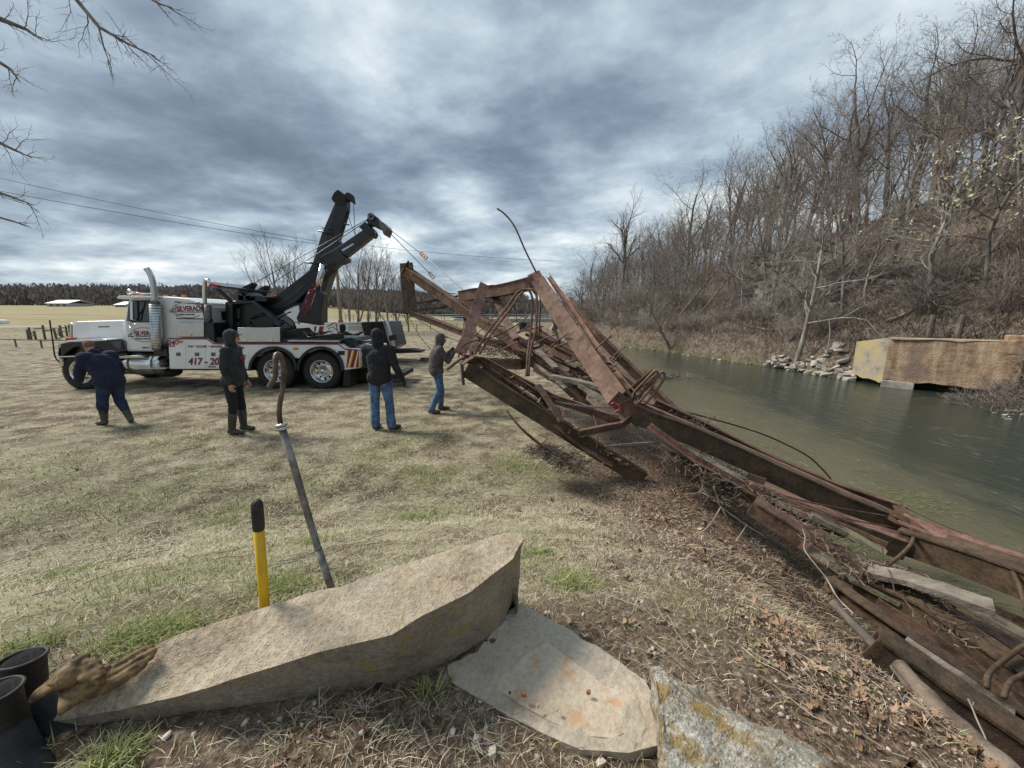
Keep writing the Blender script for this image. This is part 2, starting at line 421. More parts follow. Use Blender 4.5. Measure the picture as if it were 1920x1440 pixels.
fr = t.n('ShaderNodeFresnel', {'IOR': 1.33, 'Normal': bp.outputs[0]})
wsh = t.n('ShaderNodeMixShader', {0: fr.outputs[0], 1: body.outputs[0], 2: gl.outputs[0]})
foam = t.math('MULTIPLY', t.rng(t.noise(stp, .5, 3, .5), .50, .60), t.rng(t.noise(t.n('ShaderNodeMapping', {'Vector': pos, 'Scale': (9, 2.6, 1), 'Rotation': (0, 0, R(-30))}).outputs[0], 1.4, 6, .7),   .58, .70, 0, .25))
fm = t.n('ShaderNodeBsdfDiffuse', {0: (.55, .60, .62, 1)})
wsh = t.n('ShaderNodeMixShader', {0: foam, 1: wsh.outputs[0], 2: fm.outputs[0]})
t.n('ShaderNodeOutputMaterial', {0: wsh.outputs[0]})
wy = np.array([-50, -20, -5, 0, 5, 10, 15, 20, 25, 30, 40, 50, 60, 72, 85, 100, 130])
WV, WF = [], []
for i, y_ in enumerate(wy):
    WV += [(np.interp(y_, RY, XE) - 1.6, y_, ZW), (np.interp(y_, RF, XF) + 1.2, y_, ZW)]
    if i: WF.append((2 * i - 2, 2 * i - 1, 2 * i + 1, 2 * i))
np_mesh('river_water', np.array(WV), np.array(WF), wm)['kind'] = 'structure'
# ================= TREES AND BRUSH =================
M_bark = mat('bark', [(.09, .074, .062), (.19, .16, .135), (.31, .275, .24)], .95, scale=5, bump=.7, bscale=18, stretch=(1, 1, .25))
M_bark_pale = mat('pale_bark', [(.13, .11, .09), (.27, .24, .20), (.42, .39, .34)], .9, scale=4, bump=.5, bscale=18, stretch=(1, 1, .3))
M_twig = mat('twig_bark', [(.16, .13, .108), (.31, .26, .22)], .95, scale=2, island=.25)
M_twig_pale = mat('pale_twig_bark', [(.28, .24, .20), (.46, .41, .355)], .95, scale=2, island=.25)
M_twig_red = mat('reddish_twig_bark', [(.17, .135, .115), (.31, .255, .215)], .95, scale=2, island=.25)
def rvec(s=1.0): return Vector((random.gauss(0, s), random.gauss(0, s), random.gauss(0, s)))
def perp(d, ang, az):
    a = d.cross(Vector((0, 0, 1)) if abs(d.z) < .95 else Vector((1, 0, 0))).normalized(); b = d.cross(a)
    return (d * math.cos(ang) + (a * math.cos(az) + b * math.sin(az)) * math.sin(ang)).normalized()
def grow(tr, cr, p, d, L, r, lev, top, cfg):
    n = (7, 6, 5, 4, 3)[min(lev, 4)]
    pts, rad = [Vector(p)], [r]; q = Vector(p); d = d.normalized()
    tip = r * (.45 if lev == 0 else .3)
    for i in range(n):
        d = (d + rvec(cfg['wob'] * (1, 1.7, 2.0, 2.0, 2)[min(lev, 4)] ) + Vector((0, 0, cfg['up'] * (0.2 if lev == 0 else 1)))).normalized()
        q = q + d * (L / n); pts.append(q.copy()); rad.append(r + (tip - r) * (i + 1) / n)
    (tr if lev <= 1 else cr).tube(pts, rad, (8, 5, 4, 3, 3)[min(lev, 4)], caps=(lev == 0))
    if lev >= top: return
    k = cfg['kids'][lev]; lo = cfg['bare'] if lev == 0 else .2
    az = random.uniform(0, 6.28)
    for j in range(k):
        f = lo + (1 - lo) * (j + random.uniform(.1, .9)) / k
        if j == k - 1: f = 1.0
        i = min(int(f * n), n - 1); u = f * n - i
        b = pts[i].lerp(pts[i + 1], u); dd = (pts[i + 1] - pts[i]).normalized()
        az += 2.4 + random.uniform(-.5, .5)
        ang = cfg['ang'] * random.uniform(.6, 1.3) * (.45 if f == 1.0 else 1)
        ll = L * cfg['len'][lev] * (1.1 - .45 * f if lev == 0 else 1.15 - .6 * f) * random.uniform(.7, 1.25)
        rr = max((rad[i] + (rad[i + 1] - rad[i]) * u) * random.uniform(.42, .68), cfg['rmin'])
        grow(tr, cr, b, perp(dd, ang, az), ll, rr, lev + 1, top, cfg)
PROTO_AT = Vector((0, 0, 0))
def tree_proto(seed, H, r, cfg, name='bare_tree', barkm=None, twigm=None, lean=(0, 0), top=4):
    random.seed(seed)
    tr, cr = MB(), MB()
    c = dict(wob=.075, up=.05, kids=(9, 6, 5, 5), len=(.55, .55, .5, .5), ang=.85, bare=.3, rmin=.0075); c.update(cfg)
    grow(tr, cr, (0, 0, -.4), Vector((lean[0], lean[1], 1)), H * .62, r, 0, top, c)
    root = empty(name, (0, 0, 0), 'x', 'tree')
    tr.build('trunk', barkm or M_bark, root, smooth=True)
    cr.build('crown', twigm or M_twig, root)
    return root
HILLP = [
    tree_proto(11, 13, .15, dict(kids=(9, 7, 5, 5))),
    tree_proto(12, 15, .17, dict(kids=(8, 7, 6, 4), ang=.7, up=.08)),
    tree_proto(13, 11, .11, dict(kids=(10, 6, 5, 4), bare=.4, ang=.95, wob=.1), twigm=M_twig_red),
    tree_proto(14, 14, .13, dict(kids=(10, 6, 5, 4), bare=.45, ang=.75), lean=(.15, 0)),
    tree_proto(15, 9, .11, dict(kids=(10, 6, 5, 4), bare=.25, wob=.13, ang=.9), barkm=M_bark_pale, twigm=M_twig_pale),
    tree_proto(16, 16, .20, dict(kids=(7, 7, 6, 5), ang=.9, wob=.1, bare=.35)),
    tree_proto(17, 12, .11, dict(kids=(9, 6, 5, 4), wob=.12, ang=.8, bare=.3), lean=(-.35, 0), twigm=M_twig_red),
]
def shrub_proto(seed, H, n, m, spread=.9):
    random.seed(seed); b = MB()
    for i in range(n):
        az = random.uniform(0, 6.28); d = Vector((math.cos(az) * spread * random.uniform(.2, 1), math.sin(az) * spread * random.uniform(.2, 1), 1)).normalized()
        L = H * random.uniform(.6, 1.1); p = Vector((math.cos(az) * .2, math.sin(az) * .2, -.1)); pts = [p]
        for k in range(5):
            d = (d + rvec(.16) + Vector((0, 0, -.10 * k * spread * .6))).normalized(); p = p + d * L / 5; pts.append(p)
        b.tube(pts, [.014, .012, .010, .008, .006, .004], 3, caps=False)
        for k in range(7):
            f = random.uniform(.25, .95) * 5; i_ = min(int(f), 4); s = pts[i_].lerp(pts[i_ + 1], f - i_)
            d2 = perp((pts[i_ + 1] - pts[i_]).normalized(), random.uniform(.4, 1.0), random.uniform(0, 6.28)); q = s + d2 * L * .18; e = q + (d2 + rvec(.3)) * L * .14
            b.tube([s, q, e], [.007, .006, .003], 3, caps=False)
            for z_ in range(2):
                d3 = perp(d2, random.uniform(.4, .9), random.uniform(0, 6.28)); b.tube([q, q + d3 * L * .13], [.005, .003], 3, caps=False)
    o = b.build('shrub', m); tag(o, 'x', 'shrub'); return o
SHP = [shrub_proto(31, 1.7, 34, M_twig_pale), shrub_proto(32, 2.3, 30, M_twig_red, .6), shrub_proto(33, 1.3, 40, M_twig, 1.3), shrub_proto(34, 2.6, 28, M_twig_pale, .5), shrub_proto(35, 2.0, 36, M_twig, .9)]
random.seed(5)
hl = lambda x, y: hz(x, y)
used = {}
def place(proto, x, y, sc, label, group, rz=None, tilt=(0, 0), dz=0.0):
    if proto.name not in used:
        used[proto.name] = 1; o = proto; o.location = (x, y, hl(x, y) + dz); o.rotation_euler = (tilt[0], tilt[1], rz if rz is not None else random.uniform(0, 6.28))
        o.scale = (sc,) * 3 if isinstance(sc, (int, float)) else sc; o['label'] = label; o['group'] = group; return o
    return dup(proto, (x, y, hl(x, y) + dz), rz if rz is not None else random.uniform(0, 6.28), sc, label, group, tilt)
def xf_at(y): return float(np.interp(y, RF, XF))
# wooded hill
spots_ = []
tries = 0
while len(spots_) < 298 and tries < 9000:
    tries += 1
    y = random.choice([random.uniform(-4, 40), random.uniform(5, 120), random.uniform(20, 75)]); q = random.choice([random.uniform(3.5, 34), random.uniform(8, 26)])
    x = xf_at(y) + q
    if y < 22 and q < 7 and random.random() < .75: continue
    if 17 < y < 30 and 5 < q < 11 and random.random() < .5: continue
    dmin = 1.5 + .02 * y
    if all((x - a) ** 2 + (y - b) ** 2 > dmin * dmin for a, b in spots_): spots_.append((x, y))
HL = ['bare grey tree standing among others on the wooded hill across the river', 'tall bare tree rising from the hillside wood beyond the river']
for i, (x, y) in enumerate(spots_):
    q = x - xf_at(y)
    k = random.choice([0, 1, 3, 5]) if q > 17 else random.choice([0, 2, 3, 4, 6, 2, 4])
    sc = random.uniform(.8, 1.2) * (1.12 if q > 15 else .85)
    place(HILLP[k], x, y, sc, 'bare leafless tree among many in the wood on the hill across the river', 'bare trees of the hillside wood', tilt=(random.uniform(-.06, .06), random.uniform(-.08, .08)))
for i in range(290):
    y = random.choice([random.uniform(2, 30), random.uniform(15, 70), random.uniform(30, 118)]); q = random.uniform(1.2, 9) if random.random() < .6 else random.uniform(6, 26)
    x = xf_at(y) + q
    if y < 22 and q < 3.5: continue
    place(random.choice(SHP), x, y, random.uniform(.55, 1.25) * (1 if y < 40 else 1.3), 'leafless brush clump on the slope across the river', 'brush clumps on the far slope')
# thick brush overhanging the water at the far right edge
for (x, y, s) in [(16.6, 13.1, .9), (17.1, 12.7, 1.0), (16.2, 12.3, .8), (17.3, 13.4, .9), (16.7, 12.0, 1.0), (17.9, 12.9, 1.1), (17.4, 12.1, 1.0), (16.9, 13.7, .6), (16.0, 11.9, .7), (18.2, 12.3, 1.2)]:
    place(SHP[2], x, y, s, 'tangled dead brush hanging over the water at the right end of the old abutment', 'dead brush beside the abutment')
for (px, py, s, tl) in [(1250, 648, .62, 0), (1306, 645, .5, .15)]:
    pass
# named single trees of the hill
def tree_at(proto, px, py, t, H, label, cat='tree', rz=0, tilt=(0, 0), name=None):
    p = PT(px, py, t); z = hl(p.x, p.y); o = place(proto, p.x, p.y, H, label, None, rz, tilt)
    if 'group' in o.keys(): del o['group']
    if name: o.name = name
    return o
P_cotton = tree_proto(41, 19, .36, dict(kids=(9, 7, 6, 5), bare=.42, ang=.62, up=.07), 'cottonwood_tree', M_bark, M_twig)
tree_at(P_cotton, 1162, 600, 62, 1.02, 'tallest bare spreading tree beyond the river bend, left of the hill')
P_crook = tree_proto(42, 13, .26, dict(kids=(6, 6, 6, 5), bare=.5, ang=.9, wob=.2, up=.05), 'crooked_tree', M_bark, M_twig)
tree_at(P_crook, 1078, 605, 55, .98, 'crooked bare tree with bent trunk at the river bend, left of the tall spreading tree', rz=1.0)
for (px, t, s) in [(1110, 70, .8), (1125, 58, .65), (1140, 66, .8), (1190, 60, .85), (1210, 70, .9), (1225, 56, .8), (1245, 62, .95), (1098, 78, .75), (1180, 75, .9), (1050, 100, .6), (1265, 58, .9)]:
    p = PT(px, 600, t)
    place(random.choice([HILLP[0], HILLP[1], HILLP[3]]), p.x, p.y, s, 'bare tree in the riverside row where the river bends out of sight', 'bare trees at the river bend')
# pale straight trunk in front of the hill
P_pale = tree_proto(43, 13, .17, dict(kids=(12, 5, 5, 4), bare=.35, ang=1.15, wob=.06, up=.02), 'pale_trunk_tree', M_bark_pale, M_twig_pale)
tree_at(P_pale, 1497, 640, 21.5, .86, 'slender pale trunked tree standing alone above the stone heap on the far bank')
P_lean = tree_proto(44, 8, .15, dict(kids=(7, 5, 5, 4), bare=.4, ang=.8, wob=.08), 'leaning_tree', M_bark, M_twig)
tree_at(P_lean, 1258, 653, 33, .95, 'dark leaning tree with its foot at the waterline of the far bank', rz=0, tilt=(0, -.42))
P_dead = tree_proto(45, 12, .24, dict(kids=(5, 2, 2, 2), bare=.6, ang=.9, wob=.06), 'dead_snag_tree', M_bark, M_twig)
tree_at(P_dead, 1745, 400, 29, 1.0, 'dead snag with broken top and reddish trunk on the hill crest')
P_fork = tree_proto(46, 9, .2, dict(kids=(8, 6, 5, 5), bare=.2, ang=1.0, wob=.16), 'forked_tree', M_bark, M_twig)
tree_at(P_fork, 1660, 530, 24, .9, 'dark forked tree on the rocky slope above the abutment')
P_big = tree_proto(47, 19, .38, dict(kids=(9, 7, 6, 6), bare=.22, ang=.95, wob=.12), 'oak_tree', M_bark, M_twig)
tree_at(P_big, 1890, 330, 25, .92, 'large bare oak at the right edge whose limbs reach out of the frame')
# tree in bud with pale yellow leaves
M_bud = mat('pale_buds', [(.62, .56, .30), (.78, .72, .48)], .7, scale=3, island=.2)
random.seed(77)
tb = MB(); bb = MB(); lf = MB()
grow(tb, bb, (0, 0, -.3), Vector((-.45, 0, 1)), 6, .10, 0, 3, dict(wob=.12, up=-.02, kids=(9, 7, 5, 4), len=(.75, .5, .5, .5), ang=1.1, bare=.25, rmin=.007))
for i in range(750):
    v = Vector(random.choice(bb.v)) + rvec(.05); a, b2 = rvec(.045), rvec(.045)
    lf.add([v, v + a, v + a + b2, v + b2], [(0, 1, 2, 3)])
pb = PT(1850, 560, 17.5)
bt = empty('budding_tree', (pb.x, pb.y, hl(pb.x, pb.y)), 'small tree with scattered pale yellow buds above the abutment at right', 'tree')
for b_, n_, m_ in ((tb, 'trunk', M_bark), (bb, 'crown', M_twig_pale), (lf, 'buds', M_bud)):
    b_.v = [(x + pb.x, y + pb.y, z + bt.location.z) for x, y, z in b_.v]; b_.build(n_, m_, bt)
[setattr_ for setattr_ in [c.__setitem__('kind', 'stuff') for c in bt.children if c.name.startswith('buds')]]
# leafless grove behind the trucks
P_grove = [tree_proto(51, 12, .17, dict(kids=(7, 7, 5, 5), bare=.12, ang=.5, up=.09, wob=.05, len=(.75, .6, .5, .5)), 'grove_tree', M_bark, M_twig),
           tree_proto(52, 11, .15, dict(kids=(6, 6, 6, 5), bare=.1, ang=.55, up=.08, wob=.06, len=(.8, .6, .5, .5)), 'grove_tree', M_bark_pale, M_twig_red)]
for i, (px, t, s) in enumerate([(525, 47, .78), (560, 50, .85), (592, 52, .80), (655, 48, .66), (672, 42, .70), (690, 50, .78), (705, 44, .68), (728, 46, .66), (745, 52, .66), (500, 55, .60), (765, 50, .5)]):
    p = PT(px, 600, t)
    place(P_grove[i % 2], p.x, p.y, s * 1.42, 'slender many stemmed bare tree in the grove behind the wreckers, left part' if px < 620 else 'slender bare tree in the grove between the pole and the raised truss', 'grove trees left of the pole' if px < 620 else 'grove trees right of the pole')
# overhanging branches top left (their tree stands beyond the frame)
random.seed(91)
ob = empty('overhanging_tree', (-9.5, 2.4, hl(-9.5, 2.4)), 'bare branches reaching into the top left corner from a tree beyond the frame', 'tree')
tr_, cr_ = MB(), MB()
zb = ob.location.z
tr_.tube([(-9.5, 2.4, zb - .3), (-9.4, 2.5, 3), (-9.5, 2.6, 6), (-9.3, 2.8, 9)], [.34, .28, .24, .15], 10)
def limb(pts, r0, r1, kids, L):
    P_ = [Vector(p) for p in pts]; n = len(P_)
    (tr_ if r0 > .05 else cr_).tube(P_, [r0 + (r1 - r0) * i / (n - 1) for i in range(n)], 5, caps=False)
    for j in range(kids):
        f = (.25 + .75 * (j + .5) / kids) * (n - 1); i = min(int(f), n - 2); s = P_[i].lerp(P_[i + 1], f - i)
        d = (P_[i + 1] - P_[i]).normalized()
        grow(MB(), cr_, s, perp(d, random.uniform(.4, .9), random.uniform(0, 6.28)), L * random.uniform(.5, 1.1), .006, 3, 4, dict(wob=.10, up=.03, kids=(0, 0, 0, 5), len=(1, 1, 1, .5), ang=.7, bare=.2, rmin=.0025))
        # second tier
        d2 = perp(d, random.uniform(.3, .7), random.uniform(0, 6.28))
        grow(MB(), cr_, s, d2, L * random.uniform(.6, 1.3), .007, 2, 4, dict(wob=.09, up=-.01, kids=(0, 0, 4, 4), len=(1, 1, .5, .5), ang=.6, bare=.2, rmin=.0022))
def px_line(l): return [PT(a, b, c) for a, b, c in l]
limb([(-9.4, 2.5, 7.0)] + px_line([(-60, -130, 5.4), (110, -40, 5.2), (185, 50, 5.1), (240, 82, 5.0), (292, 106, 5.0)]), .05, .005, 9, .5)
limb(px_line([(110, -40, 5.2), (250, -20, 5.0), (300, 8, 4.9), (322, 14, 4.9)]), .02, .005, 3, .3)
limb(px_line([(185, 50, 5.1), (195, 90, 5.0), (207, 122, 5.0)]), .012, .004, 2, .25)
limb([(-9.4, 2.5, 5.5)] + px_line([(-120, -20, 5.6), (0, 35, 5.4), (50, 55, 5.4), (80, 75, 5.4)]), .07, .005, 4, .4)
limb([(-9.4, 2.5, 4.8)] + px_line([(-120, 60, 5.6), (-20, 105, 5.5), (20, 130, 5.5), (38, 155, 5.5)]), .06, .005, 4, .4)
limb([(-9.4, 2.5, 4.0)] + px_line([(-120, 200, 5.8), (-20, 258, 5.7), (25, 280, 5.7), (60, 296, 5.7)]), .06, .005, 5, .45)
limb([(-9.4, 2.5, 3.6)] + px_line([(-120, 330, 6), (-20, 355, 6), (25, 370, 6), (64, 385, 6)]), .05, .005, 4, .4)
limb([(-9.4, 2.5, 3.2)] + px_line([(-120, 370, 6), (-20, 402, 6), (25, 415, 6), (52, 424, 6)]), .04, .005, 2, .3)
tr_.build('trunk', M_bark, ob, smooth=True); cr_.build('crown', M_bark, ob)
# two dark redcedar-like bushes among the hill brush are left to the brush itself; dry grass and litter stems on the far slope
def ribbons(name, n, xyfun, hmin, hmax, wd, m, lean=.5, seed=3, kind='stuff', lay=1.0, curl=.3):
    r_ = np.random.default_rng(seed); x, y = xyfun(r_, n); z = height(x, y)
    a = r_.uniform(0, 6.28, len(x)); L = r_.uniform(hmin, hmax, len(x)); ln = np.clip(r_.normal(lean, .3, len(x)), .05, 1.5)
    dx, dy, dz = np.sin(ln) * np.cos(a), np.sin(ln) * np.sin(a), np.cos(ln) * lay
    b = a + r_.uniform(.8, 2.2, len(x)); w_ = wd * r_.uniform(.6, 1.3, len(x))
    ox, oy = np.cos(b) * w_, np.sin(b) * w_
    p0 = np.stack([x, y, z - .01], 1); o = np.stack([ox, oy, 0 * ox], 1); d = np.stack([dx, dy, dz], 1) * L[:, None]
    m1 = p0 + d * .55; tip = p0 + d + np.stack([np.cos(a) * L * curl, np.sin(a) * L * curl, -L * curl * .5], 1)
    V_ = np.concatenate([p0 - o, p0 + o, m1 + o * .8, m1 - o * .8, tip], 0); k = len(x); i = np.arange(k)
    T = np.concatenate([np.stack([i, i + k, i + 2 * k], 1), np.stack([i, i + 2 * k, i + 3 * k], 1), np.stack([i + 3 * k, i + 2 * k, i + 4 * k], 1)], 0)
    o_ = np_mesh(name, V_, T, m); o_['kind'] = kind; return o_
M_dry = mat('dry_stems', [(.13, .105, .08), (.30, .25, .185), (.44, .38, .29)], .95, scale=1.2, island=.35, coords='Position')
def farband(r_, n):
    y = np.abs(r_.normal(0, 1, n)) * 32 + 3; q = np.abs(r_.normal(0, 1, n)) * 7 + .2
    return np.interp(y, RF, XF) + q, y
u1 = ribbons('undergrowth', 70000, farband, .10, .5, .009, M_dry, .5, 3)
tag(u1, 'dry grass and stems covering the far bank and slope', 'undergrowth')
M_dark = mat('dead_vines', [(.13, .105, .08), (.30, .25, .20)], .95, scale=1.2, island=.35, coords='Position')
def farband2(r_, n):
    y = np.abs(r_.normal(0, 1, n)) * 40 + 3; q = np.abs(r_.normal(0, 1, n)) * 13 + .5
    return np.interp(y, RF, XF) + q, y
u2 = ribbons('dead_stems', 60000, farband2, .3, 1.6, .012, M_dark, .9, 4, curl=.2)
tag(u2, 'tangle of thin dead stems over the hillside', 'brush')
# distant woods: several bands of crowns, merged
M_wood = mat('far_wood', [(.15, .132, .13), (.22, .198, .19), (.30, .272, .26)], 1, scale=.35, coords='Position', island=.3, detail=8)
def far_wood(name, pts, depth, n, hmin, hmax, label, seed):
    r_ = np.random.default_rng(seed); P_ = [Vector((a, b, 0)) for a, b in pts]; b = []
    seg = r_.integers(0, len(P_) - 1, n); u = r_.uniform(0, 1, n)
    ax = np.array([p.x for p in P_]); ay = np.array([p.y for p in P_])
    dx = np.sign(ax[seg + 1] - ax[seg]); off = r_.uniform(0, depth, n)
    x = ax[seg] + (ax[seg + 1] - ax[seg]) * u; y = ay[seg] + (ay[seg + 1] - ay[seg]) * u + off
    z = height(x, y); H = r_.uniform(hmin, hmax, n)
    # each tree: a trunk sliver and a ragged crown of thin upright slivers
    k = 60; xx = np.repeat(x, k) + r_.normal(0, 1, n * k) * np.repeat(H, k) * .17; yy = np.repeat(y, k) + r_.normal(0, 1, n * k) * np.repeat(H, k) * .17
    HH = np.repeat(H, k); f = r_.beta(1.6, 1.3, n * k); z0 = np.repeat(z, k) + HH * (.05 + .85 * f); sz = HH * r_.uniform(.03, .11, n * k)
    rad = np.sqrt(np.clip(1 - (2 * np.clip(f, .35, 1) - 1.1) ** 2, .05, 1)); th = r_.uniform(0, 6.28, n * k); th2 = th + r_.uniform(1.2, 2.6, n * k)
    xx = np.repeat(x, k) + r_.normal(0, .21, n * k) * HH * rad; yy = np.repeat(y, k) + r_.normal(0, .2, n * k) * HH * rad
    V_ = np.concatenate([np.stack([xx + r_.normal(0, .1, n * k) * sz, yy, z0 - sz * 1.2], 1), np.stack([xx + np.cos(th) * sz * .8, yy, z0 + np.abs(np.sin(th)) * sz], 1), np.stack([xx + np.cos(th2) * sz * .8, yy, z0 + np.abs(np.sin(th2)) * sz], 1)], 0); i = np.arange(n * k)
    o_ = np_mesh(name, V_, np.stack([i, i + n * k, i + 2 * n * k], 1), M_wood); tag(o_, label, 'wood', kind='stuff')
far_wood('far_woods', [(-420, 150), (-300, 190), (-190, 205), (-100, 215), (-40, 200), (5, 170)], 45, 2300, 9, 13, 'dark band of distant woods behind the left field', 5)
far_wood('ridge_woods', [(-420, 330), (-200, 360), (-60, 380), (60, 360), (200, 330)], 90, 1800, 12, 17, 'far wooded ridge on the horizon behind the grove', 6)

# ================= COLLAPSED TRUSS BRIDGE =================
def rust(name, pal, grime, fleck):
    m = bpy.data.materials.new(name); m.use_nodes = True; t = NT(m.node_tree); m.node_tree.nodes.clear()
    pos = t.n('ShaderNodeNewGeometry').outputs['Position']
    a, b_, c = t.noise(pos, 3.2, 9, .68, .4), t.noise(pos, 28, 8, .7), t.noise(pos, 9, 6, .65, .8)
    col = t.ramp(t.math('ADD', t.math('MULTIPLY', a, .6), t.math('MULTIPLY', b_, .4)), [(.36 + .3 * i / (len(pal) - 1), q) for i, q in enumerate(pal)])
    col = t.mix(t.rng(c, .52, .66, 0, .75), col, grime)
    col = t.mix(t.rng(t.noise(pos, 60, 5, .7), .63, .70, 0, .7), col, fleck)
    h = t.math('ADD', t.math('MULTIPLY', b_, .7), t.math('MULTIPLY', t.noise(pos, 90, 4), .4))
    bn = t.n('ShaderNodeBump', {'Strength': .55, 'Distance': .012, 'Height': h})
    bs = t.n('ShaderNodeBsdfPrincipled', {'Base Color': col, 'Roughness': t.rng(b_, .3, .7, .6, .95), 'Normal': bn.outputs[0]}); bs.inputs['Specular IOR Level'].default_value = .35
    t.n('ShaderNodeOutputMaterial', {0: bs.outputs[0]}); MATS[name] = m; return m
M_rust = rust('rusted_steel', [(.055, .034, .024), (.145, .083, .055), (.23, .137, .094), (.34, .235, .175)], (.05, .036, .026), (.30, .20, .13))
M_rust_sunlit = rust('sunlit_rusted_steel', [(.10, .052, .040), (.22, .112, .083), (.33, .185, .145), (.44, .29, .235)], (.10, .06, .045), (.46, .32, .24))  # rust with the pink of sunlit top flanges put into its colour
M_rust_dark = rust('shaded_grimy_steel', [(.03, .021, .015), (.085, .056, .035), (.145, .092, .055), (.16, .14, .075)], (.05, .044, .024), (.30, .21, .13))  # grime, with the shade of the chord webs also put into the colour
M_plank = mat('weathered_plank', [(.12, .095, .07), (.24, .20, .155), (.36, .31, .25)], .92, scale=4, bump=.6, bscale=22, stretch=(.7, 1.6, 1.6), coords='Position')
M_plank_moss = mat('mossy_plank', [(.05, .045, .03), (.17, .14, .10), (.24, .22, .13), (.12, .16, .04)], .93, scale=3.5, bump=.6, bscale=25, coords='Position')
M_cable = mat('steel_cable', [(.10, .09, .085)], .45, .8)
M_leaf = mat('dead_leaf', [(.15, .085, .05), (.33, .215, .135), (.52, .41, .28)], .85, scale=2.0, island=.4, coords='Position', contrast=(.3, .7))
M_drift = mat('drift_wood', [(.06, .042, .03), (.17, .125, .09), (.30, .24, .18)], .95, scale=6, coords='Position', island=.35, bump=.5, bscale=30)
def P_box(w, h): return [(-w / 2, -h / 2), (w / 2, -h / 2), (w / 2, h / 2), (-w / 2, h / 2)]
def P_U(w, h, t=.018):      # channel pair with a cover plate: open below
    a, b = w / 2, h / 2
    return [(-a, b), (-a - .02, b), (-a - .02, b + t), (a + .02, b + t), (a + .02, b), (a, b), (a, -b), (a - .05, -b), (a - .05, -b + t), (a - t, -b + t), (a - t, b - .001), (-a + t, b - .001), (-a + t, -b + t), (-a + .05, -b + t), (-a + .05, -b), (-a, -b)]
def P_C(w, h, t=.014):      # channel lying on its back: flanges up and down
    a, b = w, h / 2
    return [(0, -b), (a, -b), (a, -b + t), (t, -b + t), (t, b - t), (a, b - t), (a, b), (0, b)]
def P_I(w, h, t=.016):
    a, b, c = w / 2, h / 2, t / 2
    return [(-a, -b), (a, -b), (a, -b + t), (c, -b + t), (c, b - t), (a, b - t), (a, b), (-a, b), (-a, b - t), (-c, b - t), (-c, -b + t), (-a, -b + t)]
def P_L(a, t=.010): return [(0, 0), (a, 0), (a, t), (t, t), (t, a), (0, a)]
wr = PT(1180, 800, 5.2)
wreck = empty('collapsed_truss_bridge', (wr.x, wr.y, hz(wr.x, wr.y)), 'rusted steel truss bridge lying collapsed along the near bank, one end lifted by cables', 'bridge')
random.seed(301)
def pts3(l): return [PT(a, b, c) for a, b, c in l]
def member(name, l, prof, m=None, up=(0, 0, 1), jit=0.0, sub=0, parent=wreck, twist=0.0, bevel=0):
    p = pts3(l) if not isinstance(l[0], Vector) else l
    if sub:
        q = []
        for a, b in zip(p[:-1], p[1:]): q += [a.lerp(b, i / sub) for i in range(sub)]
        p = q + [p[-1]]
    return MB().sweep(prof, p, up, jit, twist).build(name, m or M_rust, parent, bevel=bevel)
def rod(name, l, r=.012, m=None, parent=wreck, n=6, smooth=4):
    p = pts3(l) if not isinstance(l[0], Vector) else l
    if smooth and len(p) > 2:      # Catmull-Rom through the points
        q = []
        for i in range(len(p) - 1):
            a, b, c, d = p[max(i - 1, 0)], p[i], p[i + 1], p[min(i + 2, len(p) - 1)]
            for k in range(smooth):
                u = k / smooth
                q.append(.5 * ((2 * b) + (c - a) * u + (2 * a - 5 * b + 4 * c - d) * u * u + (3 * b - a - 3 * c + d) * u ** 3))
        p = q + [p[-1]]
    return MB().tube(p, r, n).build(name, m or M_rust_dark, parent, smooth=True)
def rivets(parent, p0, p1, n, side, up, offs, r=.013):
    b = MB()
    p0, p1 = Vector(p0), Vector(p1); d = (p1 - p0).normalized(); a = d.cross(Vector(up)).normalized(); u = a.cross(d)
    for i in range(n):
        for o in offs:
            c = p0.lerp(p1, (i + .5) / n) + a * side + u * o; nrm = a * (1 if side > 0 else -1)
            ring = [c + (d * math.cos(k * 1.047) + u * math.sin(k * 1.047)) * r for k in range(6)]
            b.add(ring + [c + nrm * r * .75], [(k, (k + 1) % 6, 6) for k in range(6)])
    o_ = b.build('rivets', M_rust, parent); o_['kind'] = 'stuff'
# --- main members in the foreground
A0, A1 = PT(874, 693, 5.0), PG(1204, 900, .0)
ca = MB().sweep(P_U(.09, .185), [A0.lerp(A1, i / 8) for i in range(9)], (0, 0, 1), .004).build('bottom_chord', M_rust_dark, wreck)
rivets(ca, A0, A1, 34, -.047, (0, 0, 1), (-.065, .065))
member('chord_flange', [(868, 672, 5.05), (905, 676, 5.12), (960, 706, 5.2), (1040, 748, 5.3), (1110, 770, 5.3), (1176, 796, 5.15)], P_C(.06, .12), M_rust_sunlit, jit=.006, sub=2)
member('end_plate', [(862, 682, 5.02), (880, 668, 5.06), (893, 672, 5.15), (915, 684, 5.2)], P_box(.30, .014), M_rust, sub=2)
member('end_plate', [(866, 683, 4.97), (869, 722, 4.97)], P_box(.02, .16), M_rust, up=(0, 1, 0))
rod('bent_angle', [(838, 693, 4.9), (862, 674, 5.0), (884, 664, 5.1)], .022, M_rust, n=4, smooth=0)
member('chord_plate', [(905, 690, 5.15), (985, 742, 5.1), (1080, 830, 4.9), (1150, 872, 4.8)], P_box(.16, .018), M_rust_sunlit, jit=.01, sub=3)
member('splice_channel', [(918, 694, 5.1), (1000, 752, 5.0), (1046, 795, 4.95)], P_C(.06, .10), M_rust, jit=.004, sub=2)
member('splice_channel', [(936, 690, 5.2), (1010, 738, 5.15), (1052, 778, 5.1)], P_C(.06, .08), M_rust, jit=.004, sub=2)
member('diagonal_bar', [(1008, 722, 5.1), (1022, 742, 5.0), (1053, 790, 4.85)], P_box(.09, .03), M_rust, sub=2)
